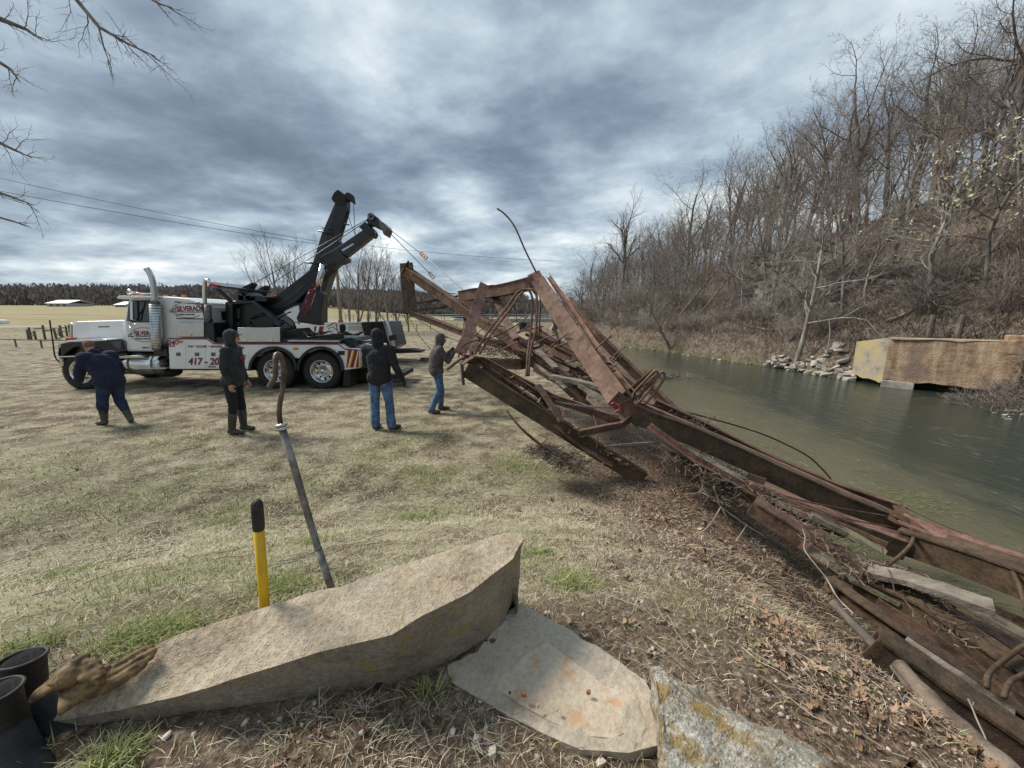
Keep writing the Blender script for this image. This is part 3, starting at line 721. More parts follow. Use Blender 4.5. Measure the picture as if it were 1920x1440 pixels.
member('broken_plank', [(985, 738, 5.2), (1055, 790, 5.0)], P_box(.10, .03), M_plank)
member('cross_brace', [(1083, 812, 4.85), (1130, 802, 4.95), (1163, 796, 5.0), (1183, 778, 5.05), (1190, 752, 5.1)], P_C(.06, .09), M_rust, sub=2)
# node C: gusset and chain
node = PT(1178, 772, 5.08)
member('gusset_plate', [(1150, 745, 5.0), (1205, 790, 5.0)], P_box(.02, .22), M_rust, up=(0, 0, 1), sub=1)
member('gusset_plate', [(1168, 755, 5.22), (1215, 775, 5.2)], P_box(.02, .26), M_rust_sunlit)
# --- D: long chord towards the right foreground
D = [(1186, 786, 5.0), (1300, 835, 4.85), (1440, 893, 4.62), (1560, 950, 4.4), (1700, 1010, 4.12)]
Dp = pts3(D)
dch = member('bottom_chord', [(1186, 776, 5.0), (1300, 819, 4.85), (1440, 882, 4.62), (1560, 938, 4.4), (1702, 996, 4.12)], P_U(.11, .23, .018), M_rust_dark, jit=.005, sub=3)
rivets(dch, PT(1190, 776, 5.0), PT(1700, 996, 4.12), 60, -.057, (0, 0, 1), (-.09, .09), .013)
member('chord_flange', [(1195, 752, 5.08), (1300, 797, 4.95), (1440, 858, 4.72), (1560, 912, 4.5), (1690, 968, 4.25)], P_box(.13, .016), M_rust_sunlit, jit=.004, sub=3)
member('stringer', [(1225, 760, 5.45), (1310, 800, 5.25), (1440, 866, 4.95), (1560, 918, 4.7), (1690, 962, 4.45)], P_I(.10, .20), M_rust, sub=2)
member('mossy_stringer', [(1300, 796, 5.4), (1440, 862, 5.1), (1580, 918, 4.8), (1690, 955, 4.6)], P_box(.14, .06), M_plank_moss, jit=.008, sub=4)
# --- E: wide pink plate continuing right
member('chord_plate', [(1404, 902, 4.4), (1510, 945, 4.2), (1620, 985, 4.0), (1700, 1010, 3.9)], P_box(.22, .02), M_rust_sunlit, sub=3, jit=.003)
member('chord_web', [(1404, 920, 4.35), (1510, 963, 4.15), (1620, 1006, 3.93), (1700, 1034, 3.82)], P_box(.03, .20), M_rust_dark, sub=3, jit=.004)
member('bottom_chord', [(1690, 1010, 3.95), (1800, 1046, 3.6), (1960, 1105, 3.15), (2120, 1170, 2.8)], P_U(.24, .24, .022), M_rust_dark, sub=3, jit=.004)
member('cover_plate', [(1688, 972, 4.02), (1800, 1012, 3.68), (1960, 1066, 3.22), (2120, 1124, 2.85)], P_box(.30, .018), M_rust_sunlit, sub=3, jit=.003)
member('side_plate', [(1272, 838, 4.78), (1350, 880, 4.5), (1404, 908, 4.4)], P_box(.24, .03), M_plank, sub=3, jit=.012)
member('buckled_web', [(1310, 880, 4.5), (1370, 915, 4.35), (1430, 945, 4.25)], P_box(.03, .11), M_rust, sub=3, jit=.01)
member('loose_angle', [(1666, 968, 4.05), (1700, 985, 3.95), (1762, 1030, 3.7)], P_L(.09), M_rust)
member('loose_angle', [(1688, 950, 4.35), (1706, 985, 4.15)], P_L(.07), M_rust_dark)
member('clamp_angle', [(1398, 900, 4.45), (1432, 912, 4.35)], P_L(.10, .02), M_rust_dark)
rod('truss_rod', [(1390, 895, 4.45), (1480, 932, 4.2), (1570, 952, 4.1), (1666, 968, 4.0)], .008)
rod('truss_rod', [(1440, 925, 4.3), (1560, 966, 4.05), (1680, 990, 3.95)], .008)
for i, (a, b) in enumerate([((1690, 948, 4.5), (1900, 1036, 3.6)), ((1694, 958, 4.4), (1860, 1030, 3.7))]):
    rod('truss_rod', [a, ((a[0] + b[0]) / 2, (a[1] + b[1]) / 2 + 4, (a[2] + b[2]) / 2), b], .009)
rod('bent_flat_bar', [(1676, 966, 4.0), (1704, 984, 3.9), (1712, 1012, 3.75), (1690, 1040, 3.55), (1650, 1068, 3.3), (1610, 1080, 3.1), (1565, 1085, 2.95), (1549, 1098, 2.85), (1556, 1112, 2.75)], .016, M_rust_dark, n=6, smooth=5)
rod('river_rod', [(1205, 756, 5.3), (1265, 768, 5.4), (1334, 785, 5.5), (1427, 813, 5.6), (1508, 851, 5.6), (1545, 883, 5.55), (1562, 905, 5.5)], .013, M_rust_dark, smooth=6)
rod('bent_flat_bar', [(1960, 1190, 2.5), (1920, 1210, 2.4), (1880, 1240, 2.3), (1855, 1262, 2.2), (1850, 1290, 2.15)], .014, M_rust_dark, smooth=5)
rod('bent_flat_bar', [(1980, 1240, 2.3), (1920, 1264, 2.2), (1893, 1280, 2.15), (1882, 1308, 2.1)], .013, M_rust_dark, smooth=5)
rod('bent_flat_bar', [(1870, 1035, 3.5), (1892, 1060, 3.3), (1912, 1100, 3.1), (1925, 1150, 3.0)], .016, M_rust_dark, smooth=4)
# --- F: end post rising to the top chord
ep = member('end_post', [(1012, 530, 7.6), (1062, 608, 6.75), (1112, 680, 5.95), (1163, 750, 5.2)], P_U(.26, .10, .02), M_rust, up=(-.55, -.75, .35), sub=3, jit=.004)
member('post_flange', [(1030, 520, 7.65), (1085, 600, 6.8), (1140, 680, 5.95), (1196, 750, 5.2)], P_C(.09, .10), M_rust_sunlit, up=(.5, .3, .8), sub=3, jit=.004)
member('rear_post', [(1070, 562, 8.4), (1120, 625, 7.6), (1200, 705, 6.8), (1268, 770, 6.2), (1330, 832, 5.7)], P_C(.09, .15), M_rust, sub=2, jit=.004)
member('top_chord', [(1008, 530, 7.7), (960, 542, 8.1), (915, 549, 8.6), (866, 556, 9.2)], P_U(.24, .22, .02), M_rust, sub=2, jit=.006)
member('top_joint_plate', [(1000, 512, 7.62), (1022, 552, 7.4)], P_box(.26, .03), M_rust_sunlit, up=(0, -1, .2), sub=1)
member('top_joint_plate', [(990, 520, 7.55), (1008, 548, 7.55)], P_box(.16, .02), M_rust, up=(0, -1, .2), sub=1)
member('vertical_post', [(916, 538, 7.6), (900, 590, 7.0), (884, 640, 6.4), (872, 668, 6.0)], P_C(.19, .06), M_rust_sunlit, up=(.3, -1, .2), sub=2, jit=.003)
member('post_cap', [(905, 538, 7.6), (926, 535, 7.6)], P_box(.12, .03), M_rust, sub=1)
member('vertical_post', [(874, 547, 9.6), (880, 600, 9.2), (892, 662, 8.4)], P_U(.22, .10), M_rust_dark, up=(0, -1, 0), sub=2)
member('inner_diagonal', [(924, 548, 8.8), (946, 598, 8.1), (969, 638, 7.4)], P_U(.12, .08), M_rust, up=(0, -1, .3), sub=2)
member('raised_chord', [(764, 510, 10.0), (822, 550, 9.6), (885, 592, 9.0), (950, 632, 8.2), (1030, 682, 7.4), (1056, 700, 7.1)], P_U(.22, .20), M_rust, sub=2, jit=.006)
lc = member('raised_end_post', [(763, 495, 10.05), (766, 540, 10.0), (771, 588, 9.95)], P_U(.30, .12), M_rust_dark, up=(0, -1, 0), sub=3)
member('end_post_flange', [(755, 512, 9.95), (768, 493, 10.0), (773, 506, 9.95)], P_C(.10, .12), M_rust, sub=1)
b_ = MB()
for i in range(11):                    # rivet studs on the laced post
    p_ = PT(757 + i * .8, 510 + i * 7.2, 9.85); b_.ball(p_, .018, 3)
    p_ = PT(776 + i * .4, 516 + i * 6.8, 9.85); b_.ball(p_, .018, 3)
o_ = b_.build('rivets', M_rust, lc); o_['kind'] = 'stuff'
member('lower_diagonal', [(772, 588, 9.95), (830, 610, 9.4), (900, 636, 8.7), (985, 662, 8.0), (1040, 682, 7.6)], P_U(.15, .12), M_rust, sub=2, jit=.005)
# lattice strut with its zigzag bars
Lt, Lb = pts3([(777, 571, 9.9), (825, 564, 9.8), (872, 554, 9.7)]), pts3([(777, 584, 9.9), (830, 579, 9.8), (872, 569, 9.7)])
member('lattice_chord', Lt, P_L(.05, .008), M_rust_dark); member('lattice_chord', Lb, P_L(.05, .008), M_rust_dark)
for i in range(12):
    a, b = Lt[0].lerp(Lt[2], i / 12), Lb[0].lerp(Lb[2], (i + 1) / 12)
    if i % 2: a, b = Lb[0].lerp(Lb[2], i / 12), Lt[0].lerp(Lt[2], (i + 1) / 12)
    rod('lattice_bar', [a, b], .010, n=4)
for l in ([(735, 582, 10.2), (760, 576, 10)], [(733, 595, 10.4), (748, 560, 10.4), (752, 500, 10.6)], [(748, 592, 10.2), (775, 594, 10), (795, 592, 9.9)], [(752, 545, 10.1), (790, 600, 10.1)],
          [(762, 520, 9.9), (800, 575, 9.6), (815, 590, 9.5)], [(770, 590, 9.9), (830, 628, 9), (868, 642, 8.4)], [(765, 590, 9.9), (785, 628, 9.4), (808, 655, 9)], [(795, 545, 9.5), (866, 552, 9.5)],
          [(868, 565, 9.4), (900, 600, 8.8), (945, 640, 8.2)], [(940, 560, 8.6), (905, 592, 8.7), (885, 606, 8.8)], [(960, 552, 8), (920, 600, 8.2), (880, 640, 8.4)], [(985, 590, 8), (945, 612, 8.1), (905, 604, 8.3), (880, 598, 8.5)],
          [(958, 545, 8.2), (966, 575, 8.2), (970, 610, 8.1)], [(930, 548, 8.5), (905, 575, 8.6), (880, 578, 8.7)], [(1008, 548, 7.6), (1003, 590, 7.5), (1012, 632, 7.3)], [(885, 560, 9), (940, 570, 8.6), (975, 565, 8.2)],
          [(870, 600, 8.9), (867, 640, 8.8)], [(880, 660, 8), (910, 648, 7.9), (960, 622, 7.8), (990, 592, 7.7)]):
    rod('truss_rod', l, .009, smooth=3)
rod('truss_rod', [(1013, 545, 7.6), (1012, 590, 7.4), (1010, 632, 7.2)], .018)
rod('truss_rod', [(1029, 574, 7.6), (1040, 612, 7.4), (1051, 650, 7.2)], .020)
rod('truss_rod', [(1024, 560, 7.8), (1012, 590, 8.0), (1016, 640, 8.0)], .010)
rod('bent_rod', [(1005, 510, 7.6), (985, 470, 7.7), (965, 425, 7.8), (947, 402, 7.9), (932, 391, 7.9)], .017, M_rust_dark, smooth=5)
# eyebars: looped straps
for dx, dt in ((0, 0), (9, .12)):
    rod('eyebar', [(890 + dx, 664, 6.4 + dt), (915 + dx, 622, 6.5 + dt), (945 + dx, 583, 6.6 + dt), (966 + dx, 553, 6.7 + dt), (980 + dx, 543, 6.75 + dt), (993 + dx, 546, 6.75 + dt), (998 + dx, 565, 6.7 + dt), (996 + dx, 616, 6.6 + dt), (990 + dx * .5, 660, 6.4 + dt), (987 + dx * .4, 705, 6.2 + dt)], .024, M_rust, n=4, smooth=5)
rod('bent_rod', [(860, 670, 5.6), (864, 652, 5.7), (885, 640, 5.9), (930, 630, 6.4), (975, 606, 7)], .012)
# slender extra bars crossing the panels
random.seed(71)
for i in range(44):
    u = random.random(); a = (905 + 230 * u + random.uniform(-20, 20), 640 + 80 * u + random.uniform(-38, 8), 8.2 - 2.2 * u); L_ = random.uniform(40, 110); s_ = random.choice((-.6, .55, .7, -.35, .9))
    b = (a[0] + L_ * random.choice((.5, .8)), a[1] + L_ * s_ * .7, a[2] - random.uniform(.1, .9))
    if b[1] > 745: continue
    if i % 3: rod('truss_rod', [a, ((a[0] + b[0]) / 2 + random.uniform(-6, 6), (a[1] + b[1]) / 2 + random.uniform(-6, 6), (a[2] + b[2]) / 2), b], random.uniform(.008, .016), M_rust, n=5)
    else: member('lacing_angle', [a, b], P_L(.05, .008), M_rust)
for l in ([(925, 700, 5.15), (1010, 765, 5.0), (1085, 838, 4.8)], [(915, 683, 5.2), (1030, 742, 5.2), (1160, 782, 5.15)], [(1040, 748, 5.3), (1024, 770, 5.05), (1000, 785, 4.9)], [(1110, 770, 5.3), (1120, 806, 5.0), (1118, 845, 4.8)], [(950, 770, 4.85), (975, 800, 4.75), (1020, 838, 4.7)], [(958, 782, 4.85), (985, 812, 4.75), (1022, 842, 4.7)]):
    rod('truss_rod', l, .011, M_rust, n=5)
for l in ([(1215, 800, 4.8), (1300, 862, 4.5), (1420, 930, 4.2)], [(1455, 935, 4.25), (1560, 985, 3.95), (1660, 1028, 3.7)], [(1480, 985, 3.6), (1580, 1050, 3.25), (1640, 1095, 3.05)], [(1640, 1135, 2.7), (1760, 1212, 2.45), (1920, 1330, 2.2)], [(1700, 1085, 3.2), (1820, 1130, 2.95), (1960, 1195, 2.7)], [(1760, 1290, 2.05), (1860, 1345, 1.95), (1960, 1400, 1.85)]):
    member('loose_angle', l, P_L(.07, .012), random.choice((M_rust, M_rust_dark)), sub=3, jit=.004)
# U shaped strap at the node
for dx, dy in ((0, 0), (13, 2)):
    rod('bent_strap', [(1186 + dx, 752 + dy, 4.98), (1190 + dx, 735 + dy, 5.0), (1208 + dx, 716 + dy, 5.0), (1226 + dx, 697 + dy, 5.0), (1233 + dx, 699 + dy, 5.02), (1230 + dx, 712 + dy, 5.0), (1212 + dx, 738 + dy, 4.95), (1196 + dx, 756 + dy, 4.9)], .020, M_rust, n=4, smooth=4)
member('loose_angle', [(1183, 738, 5.3), (1228, 700, 5.3)], P_L(.08, .014), M_rust_dark)
# rear floor beams
member('floor_beam', [(997, 632, 8.6), (1050, 652, 7.8), (1114, 688, 7.0), (1150, 706, 6.6)], P_U(.16, .20), M_rust, sub=2)
member('floor_beam', [(1003, 612, 9.2), (1056, 648, 8.2), (1090, 672, 7.6)], P_C(.10, .16), M_rust_sunlit, sub=2)
member('floor_beam', [(940, 628, 8.8), (990, 662, 7.9), (1060, 715, 6.8), (1100, 740, 6.3)], P_C(.10, .18), M_rust_dark, sub=2)
member('ground_beam', [(896, 679, 9.2), (940, 682, 8.6), (985, 684, 8.2)], P_box(.30, .20), M_rust_dark, sub=2, jit=.01)
member('floor_beam', [(1100, 765, 5.9), (1045, 715, 6.5), (1000, 690, 7)], P_C(.08, .12), M_rust_dark, sub=2)
# lower foreground members along the waterline
member('lower_chord', [(1409, 948, 3.7), (1508, 1012, 3.45), (1610, 1082, 3.1)], P_U(.12, .15), M_rust, sub=3, jit=.006)
member('lower_chord', [(1606, 1095, 3.05), (1720, 1150, 2.75), (1830, 1225, 2.5), (1960, 1318, 2.25)], P_U(.14, .20), M_rust_dark, sub=4, jit=.006)
member('lower_chord', [(1690, 1118, 3.0), (1800, 1170, 2.75), (1960, 1262, 2.45)], P_C(.12, .22), M_rust, sub=3, jit=.004)
member('lower_chord', [(1632, 1204, 2.15), (1740, 1282, 2.0), (1860, 1368, 1.85), (1990, 1455, 1.72)], P_U(.12, .15), M_rust_dark, sub=4, jit=.004)
member('lower_chord', [(1560, 1090, 2.95), (1660, 1160, 2.6), (1780, 1240, 2.35), (1960, 1370, 2.1)], P_C(.09, .10), M_rust_dark, sub=4, jit=.004)
# timber lying on and in the wreck: each board is a thing
def plank(l, w, h, label, m=M_plank, name='deck_plank', sub=4, jit=.01, taper=True, group=None):
    p = pts3(l); q = []
    for a, b in zip(p[:-1], p[1:]): q += [a.lerp(b, i / sub) for i in range(sub)]
    p = q + [p[-1]]; c = sum(p, Vector()) / len(p)
    b = MB().sweep(P_box(w, h), p, (0, 0, 1), jit * .35)
    b.v = [(x - c.x, y - c.y, z - c.z) for x, y, z in b.v]
    o = b.build(name, m); o.location = c; return tag(o, label, 'plank', group)
plank([(1034, 706, 6.0), (1080, 715, 5.8), (1140, 731, 5.5)], .16, .06, 'pale loose board lying across the wreck left of the chained joint')
plank([(995, 638, 8.0), (1030, 672, 7.2), (1064, 706, 6.5)], .15, .04, 'long grey board running down the rear deck of the wreck')
plank([(1078, 680, 6.9), (1128, 712, 6.3)], .10, .04, 'white edged broken board on the deck beside the steep end post')
plank([(1628, 1070, 2.95), (1700, 1085, 2.8), (1772, 1108, 2.65), (1862, 1140, 2.5)], .16, .04, 'splintered grey board with a pointed tip between the lower beams')
plank([(1088, 722, 5.7), (1150, 762, 5.3)], .12, .05, 'short grey board resting under the steep end post')
plank([(1680, 1130, 2.85), (1780, 1168, 2.7), (1900, 1228, 2.5)], .14, .04, 'moss covered board on the lower beams at the right edge', M_plank_moss)
plank([(1520, 965, 3.85), (1590, 1000, 3.7), (1660, 1040, 3.5)], .10, .05, 'wet dark board under the bent flat bar', M_plank_moss)
plank([(1240, 828, 4.75), (1330, 878, 4.5), (1400, 925, 4.3)], .15, .035, 'pale grey board lying along the underside of the long chord')
plank([(1420, 920, 4.35), (1500, 962, 4.1), (1570, 990, 3.95)], .12, .03, 'weathered board wedged between the pink plate and the long chord')
plank([(1520, 1030, 3.3), (1600, 1085, 3.0), (1690, 1130, 2.8)], .10, .03, 'rotten board lying above the bent flat bar end', M_plank_moss)
plank([(1700, 1195, 2.45), (1800, 1265, 2.25), (1900, 1340, 2.1)], .09, .03, 'narrow grey board along the lower chord near the two bent bars')
plank([(1800, 1120, 2.9), (1870, 1165, 2.75), (1960, 1215, 2.6)], .13, .03, 'mossy board below the wide plate at the right edge', M_plank_moss)
plank([(1020, 742, 5.6), (1060, 770, 5.4)], .05, .025, 'thin pale lath in the grass inside the near panel')
plank([(1030, 775, 5.5), (1075, 748, 5.6)], .05, .025, 'second pale lath crossing the first inside the near panel')
plank([(1127, 838, 4.9), (1180, 833, 4.95), (1226, 830, 5.0)], .035, .025, 'thin straight stick pointing at the chord below the chained joint')
random.seed(44)
for i in range(8):
    x0, y0 = random.uniform(1000, 1060), random.uniform(650, 685); t0 = random.uniform(6.9, 8)
    plank([(x0, y0, t0), (x0 + random.uniform(30, 70), y0 + random.uniform(25, 45), t0 - .9)], random.uniform(.06, .14), .03, 'one of the broken boards jumbled on the rear deck of the wreck', group='broken boards on the rear deck')
# weathered log at the bottom right
def log(name, pts, r0, r1, label, m=M_plank, n=10, cat='log'):
    p = [Vector(q) for q in pts]; c = sum(p, Vector()) / len(p); q = []
    for a, b in zip(p[:-1], p[1:]): q += [a.lerp(b, i / 4) for i in range(4)]
    q.append(p[-1]); q = [v - c + rvec(r0 * .06) for v in q]; k = len(q)
    b = MB().tube(q, [(r0 + (r1 - r0) * i / (k - 1)) * random.uniform(.88, 1.1) for i in range(k)], n)
    o = b.build(name, m, smooth=True); o.location = c; return tag(o, label, cat)
log('driftwood_log', pts3([(1685, 1245, 1.95), (1760, 1330, 1.75), (1840, 1410, 1.6), (1900, 1470, 1.5)]), .030, .075, 'split weathered grey log at the bottom right corner on the bank', M_drift)
log('driftwood_log', pts3([(1560, 1130, 2.4), (1660, 1230, 2.1), (1720, 1300, 1.95)]), .02, .035, 'thin dark root on the bank edge above the split log', M_bark)
# chain with red hook
def chain(name, p0, p1, sag, n, r, label, m):
    p0, p1 = Vector(p0), Vector(p1); c = (p0 + p1) / 2
    root = empty(name, c, label, 'chain')
    b = MB()
    for i in range(n):
        u = (i + .5) / n; p = p0.lerp(p1, u) + Vector((0, 0, -sag * 4 * u * (1 - u))); d = (p1 - p0).normalized()
        s_ = (d.cross(Vector((0, 0, 1))).normalized() if i % 2 else Vector((0, 0, 1))); L = (p1 - p0).length / n * .72
        ring = [p + d * math.cos(k * math.pi / 4) * L + s_ * math.sin(k * math.pi / 4) * L * .62 for k in range(8)]
        b.tube(ring + [ring[0]], r, 4, caps=False)
    o = b.build('chain_links', m, root); o['kind'] = 'stuff'; return root
M_chain = mat('chain_steel', [(.22, .21, .20)], .35, .9)
M_redpaint = mat('red_paint', [(.42, .03, .04), (.55, .06, .07)], .45, scale=8)
ch = chain('tow_chain', PT(1041, 752, 5.2), PT(1150, 763, 5.0), .03, 26, .006, 'steel chain stretched across the wreck to the red hook', M_chain)
ch2 = chain('tow_chain', PT(1156, 764, 4.92), PT(1200, 742, 4.95), -.02, 12, .008, 'dark chain wrapped over the joint of the wreck right of the red hook', M_rust_dark)
hk = MB()
hc = PT(1155, 762, 4.88)
hk.tube([hc + Vector((-.05, 0, .02)), hc + Vector((-.01, 0, .03)), hc + Vector((.03, 0, .02)), hc + Vector((.05, 0, -.02)), hc + Vector((.03, 0, -.06)), hc + Vector((-.01, 0, -.06))], [.014, .017, .02, .02, .016, .008], 8)
hk.tube([hc + Vector((-.07, 0, .03)), hc + Vector((-.03, -.01, .05)), hc + Vector((0, 0, .03))], .012, 6)
o = hk.build('chain_hook', M_redpaint, smooth=True); tag(o, 'small red grab hook on the chain at the joint of the wreck', 'hook')
# debris caught on the wreck: leaves, sticks
def debris(name, centers, n, label, smin, smax, m, seed):
    random.seed(seed); b = MB()
    for i in range(n):
        c, rad = random.choice(centers); p = Vector(c) + Vector((random.gauss(0, rad), random.gauss(0, rad), abs(random.gauss(0, rad * .35))))
        g_ = hz(p.x, p.y); p.z = max(p.z, g_ + .01)
        L = random.uniform(smin, smax); d = Vector((random.gauss(0, 1), random.gauss(0, 1), random.gauss(0, .35))).normalized()
        w1, w2 = rvec(L * .10), rvec(L * .13)
        b.tube([p - d * L * .5, p - d * L * .15 + w1, p + d * L * .2 + w2, p + d * L * .5 + w1 * 1.5], [random.uniform(.002, .007), .005, .004, .0015], 3, caps=False)
    o = b.build(name, m); tag(o, label, 'debris', kind='stuff'); return o
def lerpc(l, n, rad):
    p = pts3(l); out = []
    for a, b in zip(p[:-1], p[1:]): out += [(a.lerp(b, i / n), rad) for i in range(n + 1)]
    return out
debris('drift_sticks', lerpc([(1270, 860, 4.7), (1320, 890, 4.5), (1350, 930, 4.3)], 4, .10) + lerpc([(1020, 850, 4.75), (1080, 878, 4.6)], 3, .11), 1500, 'tangle of drift sticks and roots under the long chord', .06, .30, M_drift, 3)
debris('drift_sticks', lerpc([(1000, 660, 7.8), (1060, 690, 7.0), (1120, 735, 6.2), (1200, 775, 5.6), (1290, 800, 5.2)], 5, .14) + lerpc([(900, 660, 8.4), (980, 672, 8)], 4, .3), 1800, 'pale sticks and flood debris heaped on the rear deck of the wreck', .06, .38, M_drift, 4)
debris('drift_sticks', lerpc([(1440, 930, 4.0), (1520, 1000, 3.4), (1600, 1070, 3.0), (1700, 1080, 2.9), (1800, 1200, 2.5)], 5, .07), 320, 'wet twigs caught between the lower beams by the water', .04, .22, M_drift, 5)
# leaf shapes
def leaf_mesh(name, P_, size, m, label, seed, up=None):
    r_ = np.random.default_rng(seed); n = len(P_)
    # lobed outline of 11 points around a folded midrib
    ang = np.array([0, .35, .62, .95, 1.25, 1.75, 3.14, -1.75, -1.25, -.95, -.62, -.35]); rad = np.array([1, .55, .8, .42, .68, .38, .55, .38, .68, .42, .8, .55])
    ox, oy = np.cos(ang) * rad, np.sin(ang) * rad * .8
    k = len(ang); s = size * r_.uniform(.25, 1.25, n); a = r_.uniform(0, 6.28, n); til = r_.normal(0, .38, n); rol = r_.normal(0, .45, n); cu = r_.normal(.3, .45, n)
    ox = np.tile(ox, (n, 1)) * (1 + r_.normal(0, .26, (n, k))); oy = np.tile(oy, (n, 1)) * (1 + r_.normal(0, .26, (n, k))) * r_.uniform(.45, 1.1, (n, 1))
    oz = cu[:, None] * (ox ** 2 + oy ** 2 * 1.3) + r_.normal(0, .05, (n, k))
    y2 = oy * np.cos(rol)[:, None] - oz * np.sin(rol)[:, None]; z2 = oy * np.sin(rol)[:, None] + oz * np.cos(rol)[:, None]
    x2 = ox * np.cos(til)[:, None] - z2 * np.sin(til)[:, None]; z3 = ox * np.sin(til)[:, None] + z2 * np.cos(til)[:, None]
    X_ = x2 * np.cos(a)[:, None] - y2 * np.sin(a)[:, None]; Y_ = x2 * np.sin(a)[:, None] + y2 * np.cos(a)[:, None]
    z3 = z3 - z3.min(1)[:, None] * .7
    ring = np.stack([P_[:, 0:1] + X_ * s[:, None], P_[:, 1:2] + Y_ * s[:, None], P_[:, 2:3] + z3 * s[:, None]], 2)
    cen = P_[:, None, :] + np.array([0, 0, 0.0]); V_ = np.concatenate([cen, ring], 1).reshape(-1, 3)
    b = np.arange(n)[:, None] * (k + 1); i = np.arange(k)[None, :]
    T = np.stack([np.broadcast_to(b, (n, k)), b + 1 + i, b + 1 + (i + 1) % k], 2).reshape(-1, 3)
    o = np_mesh(name, V_, T, m); tag(o, label, 'leaves', kind='stuff'); return o
r_ = np.random.default_rng(12)
def scatter_on(cs, n, r_, lift=.02):
    out = []
    for _ in range(n):
        c, rad = cs[r_.integers(0, len(cs))]; x, y = c.x + r_.normal(0, rad), c.y + r_.normal(0, rad); out.append((x, y, max(c.z + abs(r_.normal(0, .02)), hz(x, y)) + lift))
    return np.array(out)
cs = lerpc([(905, 685, 5.12), (1000, 755, 5.05), (1090, 822, 4.9), (1180, 880, 4.75)], 8, .06) + lerpc([(1010, 655, 7.8), (1070, 695, 7), (1150, 745, 6), (1230, 780, 5.4)], 8, .13)
leaf_mesh('leaves_on_wreck', scatter_on(cs, 420, r_), .05, M_leaf, 'brown leaves caught on the beams of the wreck', 6)
# ================= WRECKER TRUCKS =================
M_white = mat('white_truck_paint', [(.80, .81, .80), (.88, .89, .88)], .28, scale=1.5, detail=8)
M_black = mat('black_truck_paint', [(.008, .009, .011), (.02, .021, .024)], .32, scale=3)
M_grey = mat('grey_boom_paint', [(.020, .022, .025), (.042, .045, .05)], .42, scale=3)
M_rub = mat('tyre_rubber', [(.018, .018, .018), (.04, .038, .035)], .85, scale=12, bump=.2)
M_chrome = mat('chrome', [(.62, .62, .62), (.75, .75, .74)], .12, 1.0, scale=3)
M_alu = mat('brushed_aluminium', [(.50, .50, .49), (.66, .66, .64)], .3, 1.0, scale=5, stretch=(1, 1, 9))
M_steel = mat('worn_steel', [(.10, .10, .10), (.22, .215, .20)], .55, .6, scale=14)
M_glass = mat('cab_glass', [(.02, .03, .032)], .04, 0, spec=.9)
M_stripe = mat('dark_red_vinyl', [(.22, .012, .022)], .35)
M_redlens = mat('red_lens', [(.45, .02, .015)], .2)
M_amber = mat('amber_lens', [(.65, .20, .02)], .2)
M_yel = mat('yellow_chevron', [(.75, .42, .02)], .4)
M_frame = mat('grimy_frame', [(.012, .011, .010), (.04, .035, .03)], .8, scale=9)
M_hose = mat('black_hose', [(.012, .012, .013)], .5)
M_inkb = mat('black_lettering', [(.02, .02, .025)], .4)
YT = 10.7
def text(s, at_, size, m, parent, name='lettering', shear=0.0, ext=.003, sx=1.0, align='LEFT', back=False, rot=None, bold=0.0):
    c = bpy.data.curves.new('lettering', 'FONT'); c.body = s; c.size = size; c.extrude = ext; c.shear = shear; c.align_x = align; c.offset = bold
    o = bpy.data.objects.new('tmp', c); COL.objects.link(o)
    dg = bpy.context.evaluated_depsgraph_get(); me = bpy.data.meshes.new_from_object(o.evaluated_get(dg)); bpy.data.objects.remove(o)
    M = Matrix.Translation(Vector(at_) - ROOT.get(parent.name, Vector())) @ (rot or Matrix.Rotation(R(90), 4, 'X')) @ Matrix.Diagonal((sx, 1, 1, 1))
    me.transform(M); me.materials.clear(); me.materials.append(m); me.name = name
    return link_mesh(name, me, parent)
def XZ(px, py, Y=YT):
    p = PY(px, py, Y); return (p.x, p.z)
def flat(l, Y=YT): return [XZ(a, b, Y) for a, b in l]
tk = empty('wrecker_truck', (PY(390, 720, YT + 1.2).x, YT + 1.2, 0), 'white heavy wrecker truck with stainless stacks and red striped body, boom raised to the right', 'truck')
CABW = 2.35
# frame
MB().box((XZ(140, 680)[0], YT + .75, .62), (XZ(690, 680)[0], YT + .95, .92)).box((XZ(140, 680)[0], YT + 1.5, .62), (XZ(690, 680)[0], YT + 1.7, .92)).box((XZ(250, 680)[0], YT + .6, .45), (XZ(470, 680)[0], YT + 1.9, .85)).build('chassis', M_frame, tk, bevel=.02)
# hood
hood = flat([(134, 608), (139, 602.5), (233, 600), (238, 656), (222, 659), (205, 641), (196, 636), (134, 637)], YT + .42)
MB().prism(hood, YT + .42, YT + 2.0).build('hood', M_white, tk, bevel=.06)
MB().prism(flat([(154, 613), (176, 612.4), (176, 614), (154, 614.6)], YT), YT + .41, YT + .425).build('hood_vent', M_frame, tk)
MB().prism(flat([(130, 606), (134, 605), (134, 655), (130, 656)], YT + .5), YT + .5, YT + 1.95).build('grille', M_chrome, tk, bevel=.02)
